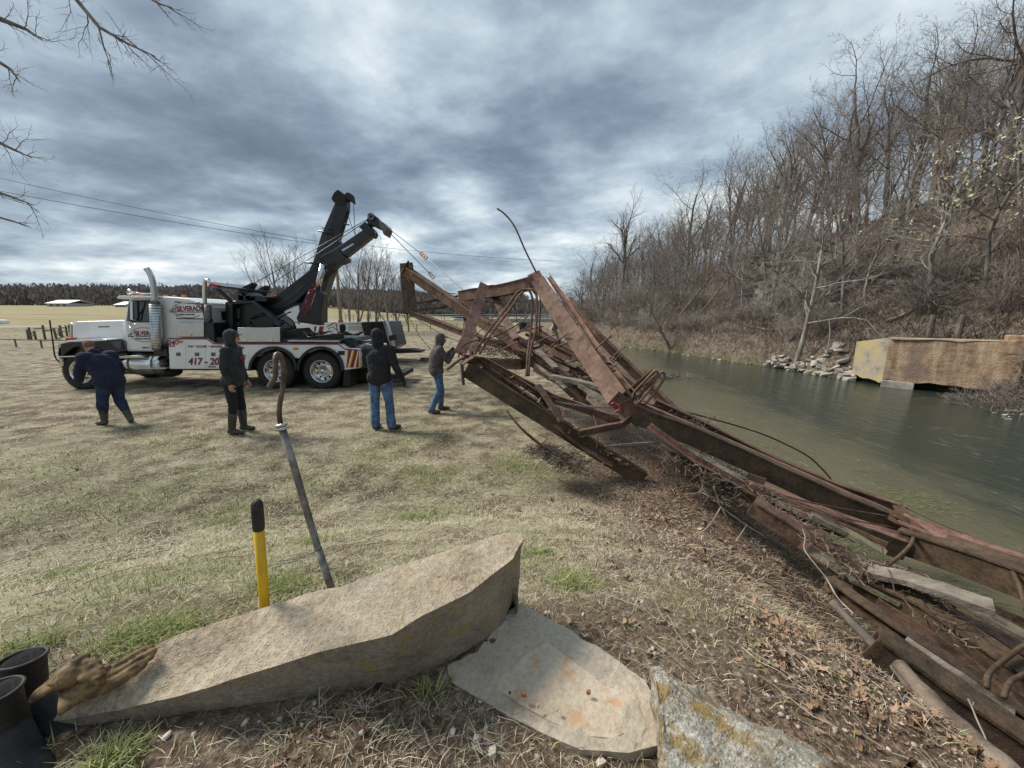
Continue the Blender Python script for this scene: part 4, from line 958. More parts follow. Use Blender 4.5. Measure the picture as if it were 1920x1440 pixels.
# fenders
fen = flat([(109, 664), (111, 652), (118, 644), (130, 639), (196, 636), (206, 641), (223, 660), (214, 664), (200, 660), (186, 652), (165, 648), (140, 651), (122, 664), (116, 676)])
MB().prism(fen, YT - .02, YT + .5).build('fender', M_black, tk, bevel=.02)
MB().prism(fen, YT + 1.9, YT + 2.42).build('fender', M_black, tk, bevel=.02)
MB().prism(flat([(112, 641), (130, 638), (190, 635), (200, 636.5), (198, 639), (130, 641.5), (113, 645)], YT - .04), YT - .04, YT + .42).build('fender_trim', M_white, tk, bevel=.01)
MB().prism(flat([(108, 643), (114, 642), (118, 687), (110, 689)], YT - .02), YT - .02, YT + 2.4).build('bumper', M_chrome, tk, bevel=.03)
MB().prism(flat([(109, 668), (140, 667), (140, 669), (109, 670)], YT - .035), YT - .035, YT - .02).build('bumper_trim', M_white, tk)
MB().prism(flat([(122, 634), (133, 633), (133, 640), (122, 641)], YT + .05), YT + .05, YT + .2).build('marker_light', M_redlens, tk, bevel=.01)
rod('fender_mirror_stalk', [PY(93, 600, YT), PY(99, 640, YT), PY(103, 668, YT), PY(112, 680, YT)], .018, M_frame, tk)
# cab and sleeper
cab = flat([(232, 600), (240, 561), (283, 557), (312, 556), (350, 559.5), (374, 567), (385, 597), (385, 634), (314, 640), (314, 692), (296, 660), (237, 659)])
cab = flat([(232, 600), (240, 561), (283, 557), (312, 556), (350, 559.5), (374, 567), (385, 597), (385, 634), (314, 636), (297, 659.5), (237, 659)], YT + .15)
MB().prism(cab, YT + .15, YT + 2.3).build('cab', M_white, tk, bevel=.05)
MB().prism(flat([(218, 557), (222, 554.5), (300, 555), (300, 559), (245, 560), (220, 560)], YT + .1), YT + .1, YT + 2.35).build('sun_visor', M_white, tk, bevel=.015)
MB().prism(flat([(241, 566), (284, 565), (284, 602), (238, 602)], YT + .13), YT + .13, YT + .16).build('side_window', M_glass, tk)
for a, b in (((258, 565), (259, 602)), ):
    rod('window_bar', [PY(*a, YT + .12), PY(*b, YT + .12)], .018, M_frame, tk)
rod('window_bar', [PY(256, 600, YT + .12), PY(268, 578, YT + .12)], .014, M_frame, tk)
rod('window_bar', [PY(264, 601, YT + .12), PY(272, 566, YT + .12)], .012, M_frame, tk)
wf = flat([(238.5, 563), (286, 562), (286, 604), (236, 604)]); wi = flat([(241, 566), (284, 565), (284, 602), (238, 602)])
b = MB()
for i in range(4):
    j = (i + 1) % 4; b.prism([wf[i], wf[j], wi[j], wi[i]], YT + .12, YT + .15)
b.build('window_frame', M_frame, tk, fix=True)
dr = MB().prism(flat([(238.5, 605), (284, 605), (284, 656), (239.5, 655)], YT + .135), YT + .135, YT + .15).build('door', M_white, tk, bevel=.006)
MB().prism(flat([(280, 646), (289, 646), (289, 652), (280, 652)], YT + .115), YT + .115, YT + .14).build('handle', M_chrome, dr)
# rear wall of the sleeper with its window
rwx = XZ(385, 597, YT + .15)[0]
rw = MB().box((rwx - .01, YT + .35, XZ(385, 606, YT + .15)[1]), (rwx + .012, YT + 2.05, XZ(385, 576, YT + .15)[1])).build('rear_panel', M_white, tk, bevel=.01)
MB().box((rwx + .010, YT + .75, XZ(385, 601, YT + .15)[1]), (rwx + .02, YT + 1.75, XZ(385, 583, YT + .15)[1])).build('rear_window', M_glass, rw)
# mirror
rod('mirror_bracket', [PY(239, 606, YT + .1), PY(262, 609, YT - .15)], .012, M_chrome, tk); rod('mirror_bracket', [PY(240, 607, YT + .1), PY(256, 633, YT - .1)], .012, M_chrome, tk)
MB().prism(flat([(243, 566), (248, 566), (249, 600), (244, 600)], YT - .22), YT - .22, YT - .14).build('mirror', M_chrome, tk, bevel=.01)
MB().ball(PY(230, 647, YT + .05), .075, 6, (.6, .5, 1.8)).build('fender_mirror', M_black, tk, smooth=True)
rod('fender_mirror_stalk', [PY(231, 652, YT + .05), PY(237, 662, YT + .1)], .01, M_frame, tk)
# lights and horn on the roof
MB().prism(flat([(243, 548), (250, 547), (251, 553), (244, 554)], YT + .5), YT + .5, YT + .8).build('roof_light', M_amber, tk, bevel=.01)
MB().lathe([(.02, 0), (.02, .55), (.07, .8)], PY(284, 550, YT + .5), 'X', 12).v
MB().tube([PY(285, 550.5, YT + .5), PY(258, 550, YT + .5), PY(247, 548, YT + .5), PY(242, 547, YT + .5)], [.02, .025, .045, .09], 12).build('air_horn', M_chrome, tk, smooth=True)
for px in (305, 322, 340):
    MB().prism(flat([(px, 553), (px + 4, 553.5), (px + 4, 557), (px, 556.5)], YT + .7), YT + .7, YT + .8).build('marker_light', M_amber, tk)
# sleeper sign
sg = flat([(319, 564.5), (372, 569), (378, 599), (323, 598)])
MB().prism(sg, YT + .13, YT + .149).build('sign_border', M_inkb, tk, bevel=.01)
sg2 = flat([(321, 567), (370.5, 571), (376, 597), (325, 596.2)])
sign = MB().prism(sg2, YT + .115, YT + .128).build('sign_panel', M_white, tk)
def logo(px, py, s, parent, Y):
    x, z = XZ(px, py, Y)
    text('SILVERADO', (x - .22 * s, Y, z), .19 * s, M_stripe, parent, sx=.82, bold=.004)
    b = MB(); k = 26
    ring = lambda a, bb: [(x + .08 * s + math.cos(2 * math.pi * i / k) * a, Y, z + .02 * s + math.sin(2 * math.pi * i / k) * bb) for i in range(k + 1)]
    b.tube(ring(.42 * s, .21 * s)[1:-3], .007 * s, 4, caps=False)
    b.tube([(x - .42 * s, Y, z - .03 * s), (x - .2 * s, Y, z - .02 * s), (x + .0 * s, Y, z - .03 * s), (x + .46 * s, Y, z - .03 * s), (x + .48 * s, Y, z + .06 * s)], .010 * s, 4)
    b.tube([(x - .42 * s, Y, z - .03 * s), (x - .40 * s, Y, z + .02 * s), (x - .30 * s, Y, z + .04 * s), (x - .2 * s, Y, z + .1 * s)], .009 * s, 4)
    b.tube([(x + .36 * s, Y, z + .2 * s), (x + .44 * s, Y, z + .24 * s), (x + .47 * s, Y, z + .19 * s), (x + .42 * s, Y, z + .16 * s)], .011 * s, 5)
    b.build('tow_hook_emblem', M_inkb, parent)
    text('TOWING & RECOVERY', (x - .22 * s, Y, z - .12 * s), .06 * s, M_inkb, parent, sx=.8)
logo(346, 583, 1.0, sign, YT + .108)
logo(266, 629, .95, dr, YT + .128)
text('USDOT 417', (XZ(258, 654)[0], YT + .128, XZ(258, 654)[1]), .07, M_inkb, dr)
# exhaust stack
for Y_ in (YT - .02,):
    ex = MB()
    ex.tube([PY(296, 657, Y_), PY(295, 640, Y_), PY(291, 571, Y_)], [.115, .135, .135], 20)
    e1 = ex.build('muffler_guard', M_alu, tk, smooth=True)
    rb = MB()
    for i in range(16):
        p = PY(291.3 + i * .27, 573 + i * 5, Y_); rb.lathe([(.136, -.006), (.142, 0), (.136, .006)], p, 'Z', 18)
    rb.build('guard_ribs', M_steel, e1, smooth=True)
    MB().tube([PY(291, 572, Y_), PY(290, 560, Y_), PY(287, 530, Y_), PY(284, 519, Y_), PY(279, 509, Y_), PY(275, 504, Y_)], [.095, .07, .07, .07, .07, .075], 16).build('exhaust_pipe', M_alu, tk, smooth=True)
    MB().tube([PY(291, 570, Y_), PY(291, 565, Y_)], .105, 16).build('exhaust_clamp', M_steel, tk)
MB().prism(flat([(288, 653), (312, 653), (314, 668), (289, 668)]), YT, YT + .5).build('battery_box', M_black, tk, bevel=.01)
# fuel tank and steps
tank = MB(); x0, z0 = XZ(228, 684, YT + .35); x1, _ = XZ(315, 684, YT + .35)
prof = [(1e-3, x0), (.24, x0 + .02), (.31, x0 + .06), (.31, x1 - .06), (.24, x1 - .02), (1e-3, x1)]
tank.lathe(prof, (0, YT + .37, z0 + .03), 'X', 28); tank.build('fuel_tank', M_chrome, tk, smooth=True)
for px in (258, 301):
    x_, _ = XZ(px, 684, YT + .35); MB().lathe([(.315, -.03), (.325, 0), (.315, .03)], (x_, YT + .37, z0 + .03), 'X', 28).build('tank_strap', M_steel, tk, smooth=True)
MB().prism(flat([(222, 668), (265, 666), (270, 671), (222, 672)], YT - .02), YT - .02, YT + .3).build('step', M_alu, tk, bevel=.01)
MB().prism(flat([(250, 690), (311, 689), (311, 692), (250, 693)], YT - .06), YT - .06, YT + .25).build('step', M_alu, tk, bevel=.01)
MB().ball(PY(318, 697, YT + .5), .26, 8, (1.3, 1, .6)).build('air_tank', M_frame, tk, smooth=True)
# wheels
def wheel(c, r, w, rear, out=-1):
    wh = MB(); s = out
    pr = [(r * .60, 0), (r * .63, -.02 * s * -1), (r * .80, s * .03), (r * .95, s * .02), (r * .995, -s * .03), (r, -s * .06), (r, -s * (w - .06)), (r * .95, -s * w), (r * .6, -s * w)]
    wh.lathe(pr, c, 'Y', 40); o = wh.build('wheel', M_rub, tk, smooth=True)
    tr = MB()
    for i in range(44):
        th = 2 * math.pi * i / 44
        for k_, yy in enumerate((.10, .5, .9)):
            a0 = th + k_ * .05; cth, sth = math.cos(a0), math.sin(a0); tx, tz = -sth, cth
            y_a, y_b = c[1] - s * (w * (yy - .13)), c[1] - s * (w * (yy + .13))
            q = [(c[0] + cth * rr + tx * d_, yv, c[2] + sth * rr + tz * d_) for yv in (y_a, y_b) for rr, d_ in ((r - .01, -.025), (r - .01, .025), (r + .012, .022), (r + .012, -.022))]
            tr.add(q, [(0, 1, 2, 3), (7, 6, 5, 4), (0, 4, 5, 1), (1, 5, 6, 2), (2, 6, 7, 3), (3, 7, 4, 0)])
    tr.build('tread', M_rub, o)['kind'] = 'stuff'
    rm = MB()
    if rear: rp = [(r * .62, s * .015), (r * .60, s * .02), (r * .57, 0), (r * .54, -s * .14), (r * .50, -s * .17), (r * .24, -s * .165), (r * .21, -s * .10), (r * .13, -s * .03), (r * .10, -s * .01), (1e-3, -s * .005)]
    else: rp = [(r * .62, s * .015), (r * .60, s * .02), (r * .56, -s * .03), (r * .50, -s * .04), (r * .34, s * .04), (r * .24, s * .05), (r * .21, s * .09), (r * .12, s * .11), (1e-3, s * .115)]
    rm.lathe(rp, c, 'Y', 36); rm.build('rim', M_chrome, o, smooth=True)
    hb = MB(); nb = MB()
    hy = (-.162 if rear else .0) * s
    for i in range(10):
        th = 2 * math.pi * (i + .5) / 10; cc = Vector((c[0] + math.cos(th) * r * .43, c[1] + hy + s * .008 + (0 if rear else s * .012), c[2] + math.sin(th) * r * .43))
        ring = [cc + Vector((math.cos(q * .785) * r * .055, 0, math.sin(q * .785) * r * .055)) for q in range(8)]
        hb.add(ring, [tuple(range(8)) if s > 0 else tuple(range(7, -1, -1))])
        cc = Vector((c[0] + math.cos(th + .3) * r * .31, c[1] + hy + (0 if rear else s * .05), c[2] + math.sin(th + .3) * r * .31)); nb.tube([cc, cc + Vector((0, s * .05, 0))], r * .032, 6)
    hb.build('hand_holes', M_frame, o)['kind'] = 'stuff'; nb.build('lug_nuts', M_chrome, o)['kind'] = 'stuff'
    return o
def gpt(px, py, Y, r): x, z = XZ(px, py, Y); return (x, Y, r - .02 + hz(x, Y))
wheel(gpt(152, 699, YT + .05, .52), .52, .30, False, -1)
wheel(gpt(152, 699, YT + .05, .52)[:1] + (YT + 2.35, .52), .52, .30, False, 1)
for px in (516, 603):
    c = gpt(px, 694, YT + .06, .53); wheel(c, .53, .28, True, -1)
    MB().lathe([(.3, .32), (.5, .34), (.53, .38), (.53, .56), (.5, .6), (.3, .6)], c, 'Y', 32).build('inner_wheel', M_rub, tk, smooth=True)
    c2 = (c[0], YT + 2.38, c[2]); wheel(c2, .53, .6, True, 1)
    MB().box((c[0] - .12, YT + .3, .4), (c[0] + .12, YT + 2.1, .65)).build('axle', M_frame, tk)
# body with wheel arches
def arc(cx, cy, rx, ry, a0, a1, n): return [(cx + rx * math.cos(R(a0 + (a1 - a0) * i / n)), cy - ry * math.sin(R(a0 + (a1 - a0) * i / n))) for i in range(n + 1)]
bodyp = [(315, 634), (387, 634), (401, 643.5), (634, 644), (647, 654), (674, 655), (674, 690), (645, 694)] + arc(602, 694, 40, 40, 5, 130, 8) + [(560, 672), (553, 671)] + arc(514, 694, 42, 40, 38, 178, 9) + [(468, 692), (318, 692)]
body = MB().prism(flat(bodyp), YT, YT + 2.4).build('body', M_white, tk, bevel=.015)
for cx, rx in ((514, 42), (602, 40)):
    o_, i_ = flat(arc(cx, 693, rx + 4, 44, -2, 182, 16)), flat(arc(cx, 693, rx - 1, 39.5, -2, 182, 16)); b = MB()
    for k in range(16): b.prism([o_[k], o_[k + 1], i_[k + 1], i_[k]], YT - .07, YT + .6)
    b.build('wheel_arch', M_black, tk, fix=True)
st = [(315, 634), (387, 634), (401, 643.5), (634, 644), (647, 654), (674, 655)]
for a, b2 in zip(st[:-1], st[1:]):
    MB().prism(flat([a, b2, (b2[0], b2[1] + 2.3), (a[0], a[1] + 2.3)], YT - .012), YT - .012, YT - .002).build('red_stripe', M_stripe, tk)
for x0_, x1_, y0_, y1_ in ((318, 348, 640, 690), (351, 385, 641, 690), (387, 410, 645, 690), (411, 438, 647, 690), (440, 466, 659, 689)):
    d_ = MB().prism(flat([(x0_, y0_), (x1_, y0_), (x1_, y1_), (x0_, y1_)], YT - .010), YT - .010, YT - .001).build('locker_door', M_white, tk, bevel=.004)
    hx, hy = (x0_ + x1_) / 2 + 1, 664 if x0_ < 430 else 674
    MB().prism(flat([(hx - 4, hy - 3), (hx + 4, hy - 3), (hx + 4, hy + 3.5), (hx - 4, hy + 3.5)], YT - .022), YT - .022, YT - .010).build('latch', M_steel, d_, bevel=.003)
for px, py in ((337, 641), (452, 652), (554, 654)):
    MB().prism(flat([(px - 4.5, py - 1.8), (px + 4.5, py - 1.8), (px + 4, py + 2), (px - 4, py + 2)], YT - .03), YT - .03, YT - .002).build('marker_light', M_amber, tk, bevel=.004)
MB().prism(flat([(634, 658), (646, 658), (646, 665.5), (634, 665.5)], YT - .015), YT - .015, YT - .002).build('marker_light', M_frame, tk)
text('417 - 205', (XZ(354, 683)[0], YT - .018, XZ(354, 683.5)[1]), .27, M_stripe, tk, shear=.25, sx=.95, bold=.008)
text('TRUCK', (XZ(390, 689)[0], YT - .018, XZ(390, 689)[1]), .075, M_inkb, tk)
text('24/7', (XZ(316, 645)[0], YT - .018, XZ(316, 646)[1]), .17, M_stripe, tk, shear=.2, bold=.005)
text('SERVICE', (XZ(316, 650)[0], YT - .018, XZ(316, 650)[1]), .055, M_stripe, tk)
text('TOW  *  RECOVERY  *  SEMI REPAIR', (XZ(353, 651)[0], YT - .018, XZ(353, 651.5)[1]), .085, M_stripe, tk, sx=.72)
# hazard stripes at the tail
x_a, x_b, y_a, y_b = 650, 673, 656.5, 690
MB().prism(flat([(x_a, y_a), (x_b, y_a), (x_b, y_b - 2), (x_a, y_b)], YT - .012), YT - .012, YT - .002).build('hazard_panel', M_yel, tk)
hzp = tk.children[-1]
for k_ in range(3):
    s0 = x_a - 2 + k_ * 11
    q = [(s0 + 6, y_a), (s0 + 12, y_a), (s0 + 4, y_b - 1), (s0 - 2, y_b - 1)]
    q = [(min(max(a, x_a), x_b), b) for a, b in q]
    MB().prism(flat(q), YT - .018, YT - .013).build('hazard_stripe', M_stripe, hzp, fix=True)
    q = [(min(max(a + 6.6, x_a), x_b), b) for a, b in [(s0 + 6, y_a), (s0 + 7.6, y_a), (s0 - .4, y_b - 1), (s0 - 2, y_b - 1)]]
    MB().prism(flat(q), YT - .018, YT - .013).build('hazard_stripe', M_white, hzp, fix=True)
# toolboxes, black deck parts
def tbox(x0_, x1_, y0_, y1_, knobs):
    b_ = MB().prism(flat([(x0_, y0_), (x1_, y0_), (x1_, y1_), (x0_, y1_)], YT + .02), YT + .02, YT + .55).build('toolbox', M_alu, tk, bevel=.012)
    for k_ in knobs: MB().lathe([(1e-3, -.02), (.05, -.02), (.055, 0)], PY(k_, y1_ - 5, YT + .02), 'Y', 14).build('latch', M_chrome, b_)
tbox(330, 382, 605, 631.5, (356,)); tbox(445, 525, 614, 641.5, (460, 509))
MB().prism(flat([(382, 605), (400, 605), (403, 643), (388, 634), (382, 634)], YT + .05), YT + .05, YT + 2.2).build('deck_frame', M_black, tk, bevel=.01)
MB().prism(flat([(400, 632), (640, 637), (640, 645), (400, 645)], YT + .1), YT + .1, YT + 2.3).build('deck', M_black, tk, bevel=.01)
MB().prism(flat([(539, 637.5), (636, 639), (636, 641.5), (539, 640.5)], YT - .01), YT - .01, YT + .15).build('deck_rail', M_alu, tk, bevel=.005)
mast = flat([(422, 566), (474, 563.5), (492, 575), (520, 612), (524, 643), (422, 643)], YT + .75)
ms = MB().prism(mast, YT + .75, YT + 1.7).build('mast_housing', M_black, tk, bevel=.02)
fr_ = flat([(424, 566), (475, 563), (528, 606), (524, 610), (472, 568), (428, 571)], YT + .55); MB().prism(fr_, YT + .55, YT + .75).build('mast_brace', M_grey, tk, bevel=.01)
MB().prism(flat([(428, 570), (436, 570), (436, 642), (428, 642)], YT + .5), YT + .5, YT + .75).build('mast_post', M_black, tk, bevel=.01)
MB().prism(flat([(440, 579), (449, 579), (449, 597), (440, 597)], YT + .735), YT + .735, YT + .748).build('placard', M_alu, ms)
MB().lathe([(1e-3, -.03), (.07, -.03), (.075, 0)], PY(445, 608, YT + .74), 'Y', 16).build('gauge', M_alu, ms)
for a_, b_2 in (((455, 640), (470, 600)), ((470, 598), (500, 588)), ((520, 600), (545, 585)), ((530, 600), (560, 640)), ((536, 592), (557, 622)), ((495, 640), (515, 606))):
    rod('hydraulic_hose', [PY(*a_, YT + .7), PY((a_[0] + b_2[0]) / 2 + 3, (a_[1] + b_2[1]) / 2 - 4, YT + .6), PY(*b_2, YT + .8)], .022, M_hose, tk)
random.seed(8)
for i in range(14):
    x_, y_ = random.uniform(500, 630), random.uniform(612, 640)
    rod('hydraulic_hose', [PY(x_, y_, YT + random.uniform(.2, 1.5)), PY(x_ + random.uniform(5, 18), y_ - random.uniform(-4, 8), YT + random.uniform(.2, 1.2)), PY(x_ + random.uniform(15, 34), min(y_ + random.uniform(-5, 7), 641), YT + random.uniform(.2, 1.5))], random.uniform(.012, .03), M_hose, tk)
MB().lathe([(.02, -.16), (.17, -.16), (.17, -.12), (.09, -.12), (.09, .12), (.17, .12), (.17, .16), (.02, .16)], PY(572, 632, YT + .5), 'Y', 20).build('winch_drum', M_steel, tk, smooth=False)
MB().prism(flat([(534, 622), (560, 615), (572, 628), (570, 640), (536, 640)], YT + .3), YT + .3, YT + .9).build('winch_housing', M_frame, tk, bevel=.02)
for a_ in ((605, 633), (622, 632), (640, 640), (655, 645)):
    MB().prism(flat([(a_[0] - 9, a_[1] - 3), (a_[0] + 8, a_[1] - 6), (a_[0] + 10, a_[1] + 4), (a_[0] - 8, a_[1] + 5)], YT + .3), YT + .3, YT + .8).build('tow_fitting', M_frame, tk, bevel=.015)
# light bar frame
rod('light_bar_post', [PY(397, 600, YT + .3), PY(385, 596, YT + .3), PY(384, 535, YT + .3), PY(386, 527, YT + .3), PY(392, 525.5, YT + .3)], .055, M_chrome, tk, n=12)
MB().prism(flat([(386, 525.5), (424, 531), (429, 540), (388, 531)], YT + .2), YT + .2, YT + 2.0).build('light_bar', M_alu, tk, bevel=.02)
MB().prism(flat([(391, 532), (408, 534), (408, 539), (391, 537)], YT + .18), YT + .18, YT + .4).build('beacon_light', M_redlens, tk, bevel=.01)
MB().prism(flat([(412, 535), (450, 540), (450, 544), (412, 539)], YT + .2), YT + .2, YT + 1.6).build('light_bar_frame', M_black, tk, bevel=.01)
MB().prism(flat([(404, 541), (409, 541), (434, 566), (428, 566)], YT + .5), YT + .5, YT + .6).build('light_bar_brace', M_black, tk)
rod('vertical_stack', [PY(390, 612, YT + .15), PY(390, 572, YT + .15)], .085, M_steel, tk, n=14)
# sheave guides
for px, py, Y_ in ((465, 543, YT + .8), (490, 548, YT + 1.5)):
    MB().prism(flat([(px - 15, py + 5), (px - 8, py - 3), (px + 12, py - 13), (px + 13, py - 10), (px + 4, py + 8), (px - 4, py + 14), (px - 14, py + 14)], Y_), Y_ - .12, Y_ + .12).build('cable_guide', M_black, tk, bevel=.015)
MB().prism(flat([(445, 552), (500, 556), (500, 566), (445, 564)], YT + .6), YT + .6, YT + 1.9).build('winch_bed', M_black, tk, bevel=.02)
for px in (456, 478): MB().lathe([(.02, -.2), (.14, -.2), (.14, .2), (.02, .2)], PY(px, 558, YT + .8), 'Y', 18).build('winch_drum', M_steel, tk)
# boom
YB = YT + 1.22
def bp(l, w, name, m, bev=.02, Y=YB): return MB().prism(flat(l, Y), Y - w / 2, Y + w / 2).build(name, m, tk, bevel=bev)
bp([(492, 583), (500, 575), (518, 560), (601, 497), (612, 492), (640, 494), (606, 524), (560, 568), (530, 582), (508, 600), (497, 596)], .40, 'boom_base', M_black)
bp([(512, 579), (593, 522), (560, 556), (530, 577)], .43, 'boom_side_plate', M_grey, .005)
bp([(601, 498), (608, 482), (637, 467.5), (654, 486), (652, 491), (640, 496), (612, 499)], .44, 'boom_collar', M_grey)
bp([(629, 470), (686, 431), (703, 442), (652, 482)], .32, 'boom_extension', M_grey, .03)
bp([(645, 470), (666, 458), (668, 460), (647, 473)], .33, 'boom_decal', M_alu, 0)
bp([(677, 428), (690, 419), (703, 432), (707, 440), (700, 444), (686, 436)], .38, 'boom_tip_sleeve', M_black)
bp([(690, 414), (697, 406), (706, 406), (712, 412), (718, 424), (724, 430), (716, 432), (708, 428), (700, 424), (694, 424)], .34, 'boom_head', M_black)
bp([(716, 421), (722, 419), (732, 431), (730, 436), (727, 444), (724, 443), (721, 434), (716, 430)], .5, 'boom_head', M_steel)
for dy in (-.2, .2): MB().lathe([(.03, -.05), (.10, -.05), (.07, 0), (.10, .05), (.03, .05)], PY(701, 410, YB) + Vector((0, dy, 0)), 'Y', 18).build('sheave', M_steel, tk)
MB().lathe([(.02, -.2), (.09, -.2), (.09, .2), (.02, .2)], PY(725, 428, YB), 'Y', 16).build('sheave', M_alu, tk)
rod('boom_shackle', [PY(699, 441, YB), PY(704, 447, YB), PY(707, 443, YB), PY(705, 438, YB)], .025, M_steel, tk)
rod('boom_bracket', [PY(573, 492, YB - .35), PY(597, 495, YB - .3)], .03, M_black, tk)
rod('boom_bracket', [PY(593, 481, YB - .35), PY(601, 488, YB - .3)], .03, M_black, tk)
for Y_ in (YB - .42, YB + .42):
    sl = MB().prism(flat([(582, 543), (591, 541), (611, 551), (604, 610), (563, 604), (560, 596)], Y_), Y_ - .14, Y_ + .14).build('lift_cylinder', M_black, tk, bevel=.03)
    MB().tube([PY(594, 546, Y_), PY(606, 496, Y_)], .085, 16).build('piston_rod', M_chrome, sl, smooth=True)
    if Y_ < YB:
        p_, q_ = PY(575, 588, Y_ - .15), PY(592, 547, Y_ - .15); ang = math.atan2(q_.z - p_.z, q_.x - p_.x)
        text('CENTURY', p_, .24, M_stripe, sl, rot=Matrix.Rotation(-ang, 4, 'Y') @ Matrix.Rotation(R(90), 4, 'X'), sx=.82, bold=.008)
        for o1, o2 in ((5, 0), (-7, -2)):
            rod('decal_line', [PY(572 + o1, 590 + o2, Y_ - .145), PY(587 + o1, 549 + o2, Y_ - .145)], .008, M_alu, sl)
for dy, s_, e_ in ((-.18, (477, 531), (693, 409)), (.22, (502, 537), (699, 407))):
    rod('winch_line', [PY(*s_, YB + dy), PY(*e_, YB + dy)], .012, M_cable, tk, n=5)
# tail gear
MB().prism(flat([(645, 694), (655, 693), (657, 722), (643, 724)], YT + .05), YT + .05, YT + .55).build('mud_flap', M_rub, tk)
MB().prism(flat([(655, 690), (690, 676), (700, 700), (688, 715), (658, 712)], YT + .7), YT + .7, YT + 1.9).build('underlift', M_frame, tk, bevel=.03)
MB().prism(flat([(688, 706), (752, 704), (753, 710), (690, 716)], YT + 1), YT + 1.0, YT + 1.4).build('underlift_arm', M_frame, tk, bevel=.02)
MB().prism(flat([(738, 700), (757, 699), (757, 707), (738, 709)], YT + .7), YT + .4, YT + 1.9).build('underlift_crossbar', M_frame, tk, bevel=.02)
MB().prism(flat([(672, 655), (690, 660), (694, 690), (676, 692)], YT + .2), YT + .2, YT + 2.3).build('tail_frame', M_black, tk, bevel=.02)
for px, py in ((678, 664), (678, 674)): MB().prism(flat([(px, py), (px + 6, py), (px + 6, py + 6), (px, py + 6)], YT + .17), YT + .17, YT + .2).build('tail_light', M_redlens, tk)
# deck clutter near the tail
random.seed(9)
for i in range(18):
    x_, y_ = random.uniform(640, 685), random.uniform(640, 656); a = PY(x_, y_, YT + random.uniform(.4, 1.6))
    rod('deck_chain', [a, a + Vector((random.uniform(-.3, .3), 0, random.uniform(-.03, .12))), a + Vector((random.uniform(-.5, .5), 0, random.uniform(-.05, .08)))], .02, M_hose if i % 3 else M_steel, tk)
# cables from the boom to the wreck
def hookline(a, b, c, label, hookm):
    A_, B_, C_ = PY(a[0], a[1], YB), PT(b[0], b[1], 10.6), PT(c[0], c[1], c[2])
    root = empty('winch_cable', B_, label, 'cable')
    MB().tube([A_, B_], .011, 5).build('wire_rope', M_cable, root)
    MB().tube([B_, B_ + (C_ - B_) * .12, C_], [.014, .011, .011], 5).build('sling', M_cable, root)
    h_ = MB(); d = (C_ - B_).normalized(); n_ = d.cross(Vector((0, 1, 0))).normalized()
    for q in (-.08, .04, .17):
        cc = B_ + d * q; ring = [cc + d * math.cos(k * .785) * .075 + n_ * math.sin(k * .785) * .045 for k in range(9)]; h_.tube(ring, .018, 6, caps=False)
    h_.build('hook', hookm, root, smooth=True)
M_orange = mat('orange_rust_hook', [(.42, .13, .06), (.55, .22, .12)], .6, scale=20)
hookline((733, 432), (793, 478), (870, 545, 9.4), 'upper winch cable with orange hooks running from the raised boom to the truss', M_orange)
hookline((731, 437), (808, 515), (846, 558, 9.6), 'lower winch cable with dark hooks running from the raised boom to the truss', M_steel)

# ---------- second wrecker, parked behind ----------
Y2 = 16.3
t2 = empty('wrecker_truck', (PY(560, 690, Y2 + 1.2).x, Y2 + 1.2, 0), 'second white wrecker parked behind with its black boom raised steeply', 'truck')
f2 = lambda l: flat(l, Y2)
b2p = [(440, 618), (586, 606), (704, 607), (716, 654), (590, 664), (440, 664)]
MB().prism(f2(b2p), Y2, Y2 + 2.4).build('body', M_white, t2, bevel=.02)
MB().prism(flat([(587, 605), (704, 605), (704, 608), (587, 609)], Y2 - .02), Y2 - .02, Y2 + 2.4).build('body_rail', M_alu, t2, bevel=.01)
MB().prism(flat([(589, 612), (607, 612), (603, 630), (589, 631)], Y2 - .015), Y2 - .015, Y2 - .003).build('red_stripe', M_stripe, t2)
MB().prism(flat([(594, 612), (599, 612), (595, 631), (590, 631)], Y2 - .02), Y2 - .02, Y2 - .016).build('white_stripe', M_white, t2)
for a, b in ((614, 638), (652, 682)): MB().prism(flat([(a, 611), (b, 611), (b, 620), (a, 620)], Y2 - .012), Y2 - .012, Y2 - .003).build('locker_door', M_alu, t2, bevel=.003)
for px in (621, 664): MB().prism(flat([(px, 625), (px + 8, 625), (px + 8, 629), (px, 629)], Y2 - .02), Y2 - .02, Y2 - .003).build('latch', M_steel, t2)
rod('body_hook', [PY(683, 615, Y2 - .04), PY(683, 620, Y2 - .04), PY(687, 621, Y2 - .04), PY(690, 618, Y2 - .04)], .03, M_frame, t2)
MB().prism(flat([(560, 640), (700, 640), (700, 664), (560, 664)], Y2 - .05), Y2 - .05, Y2 + .3).build('lower_body', M_black, t2, bevel=.02)
MB().prism(flat([(676, 604), (722, 602), (735, 652), (722, 660), (690, 662)], Y2 - .05), Y2 - .05, Y2 + 2.3).build('tail_frame', M_black, t2, bevel=.04)
MB().prism(flat([(718, 604), (723, 602), (737, 650), (732, 653)], Y2 - .08), Y2 - .08, Y2 + .3).build('tail_edge', M_alu, t2, bevel=.01)
for i, (a, b) in enumerate(((684, 612), (694, 622), (704, 634), (712, 645), (728, 630))):
    MB().prism(flat([(a, b), (a + 10, b - 3), (a + 12, b + 8), (a + 2, b + 9)], Y2 - .2), Y2 - .2, Y2 + .2).build('tow_fitting', M_frame, t2, bevel=.02)
MB().prism(flat([(732, 656), (768, 655), (790, 658), (790, 661), (770, 662), (734, 663)], Y2 + .4), Y2 + .4, Y2 + 1.2).build('underlift_arm', M_frame, t2, bevel=.02)
MB().prism(flat([(722, 664), (738, 661), (740, 666), (724, 668)], Y2 + .2), Y2 + .2, Y2 + .4).build('reflector', M_redlens, t2)
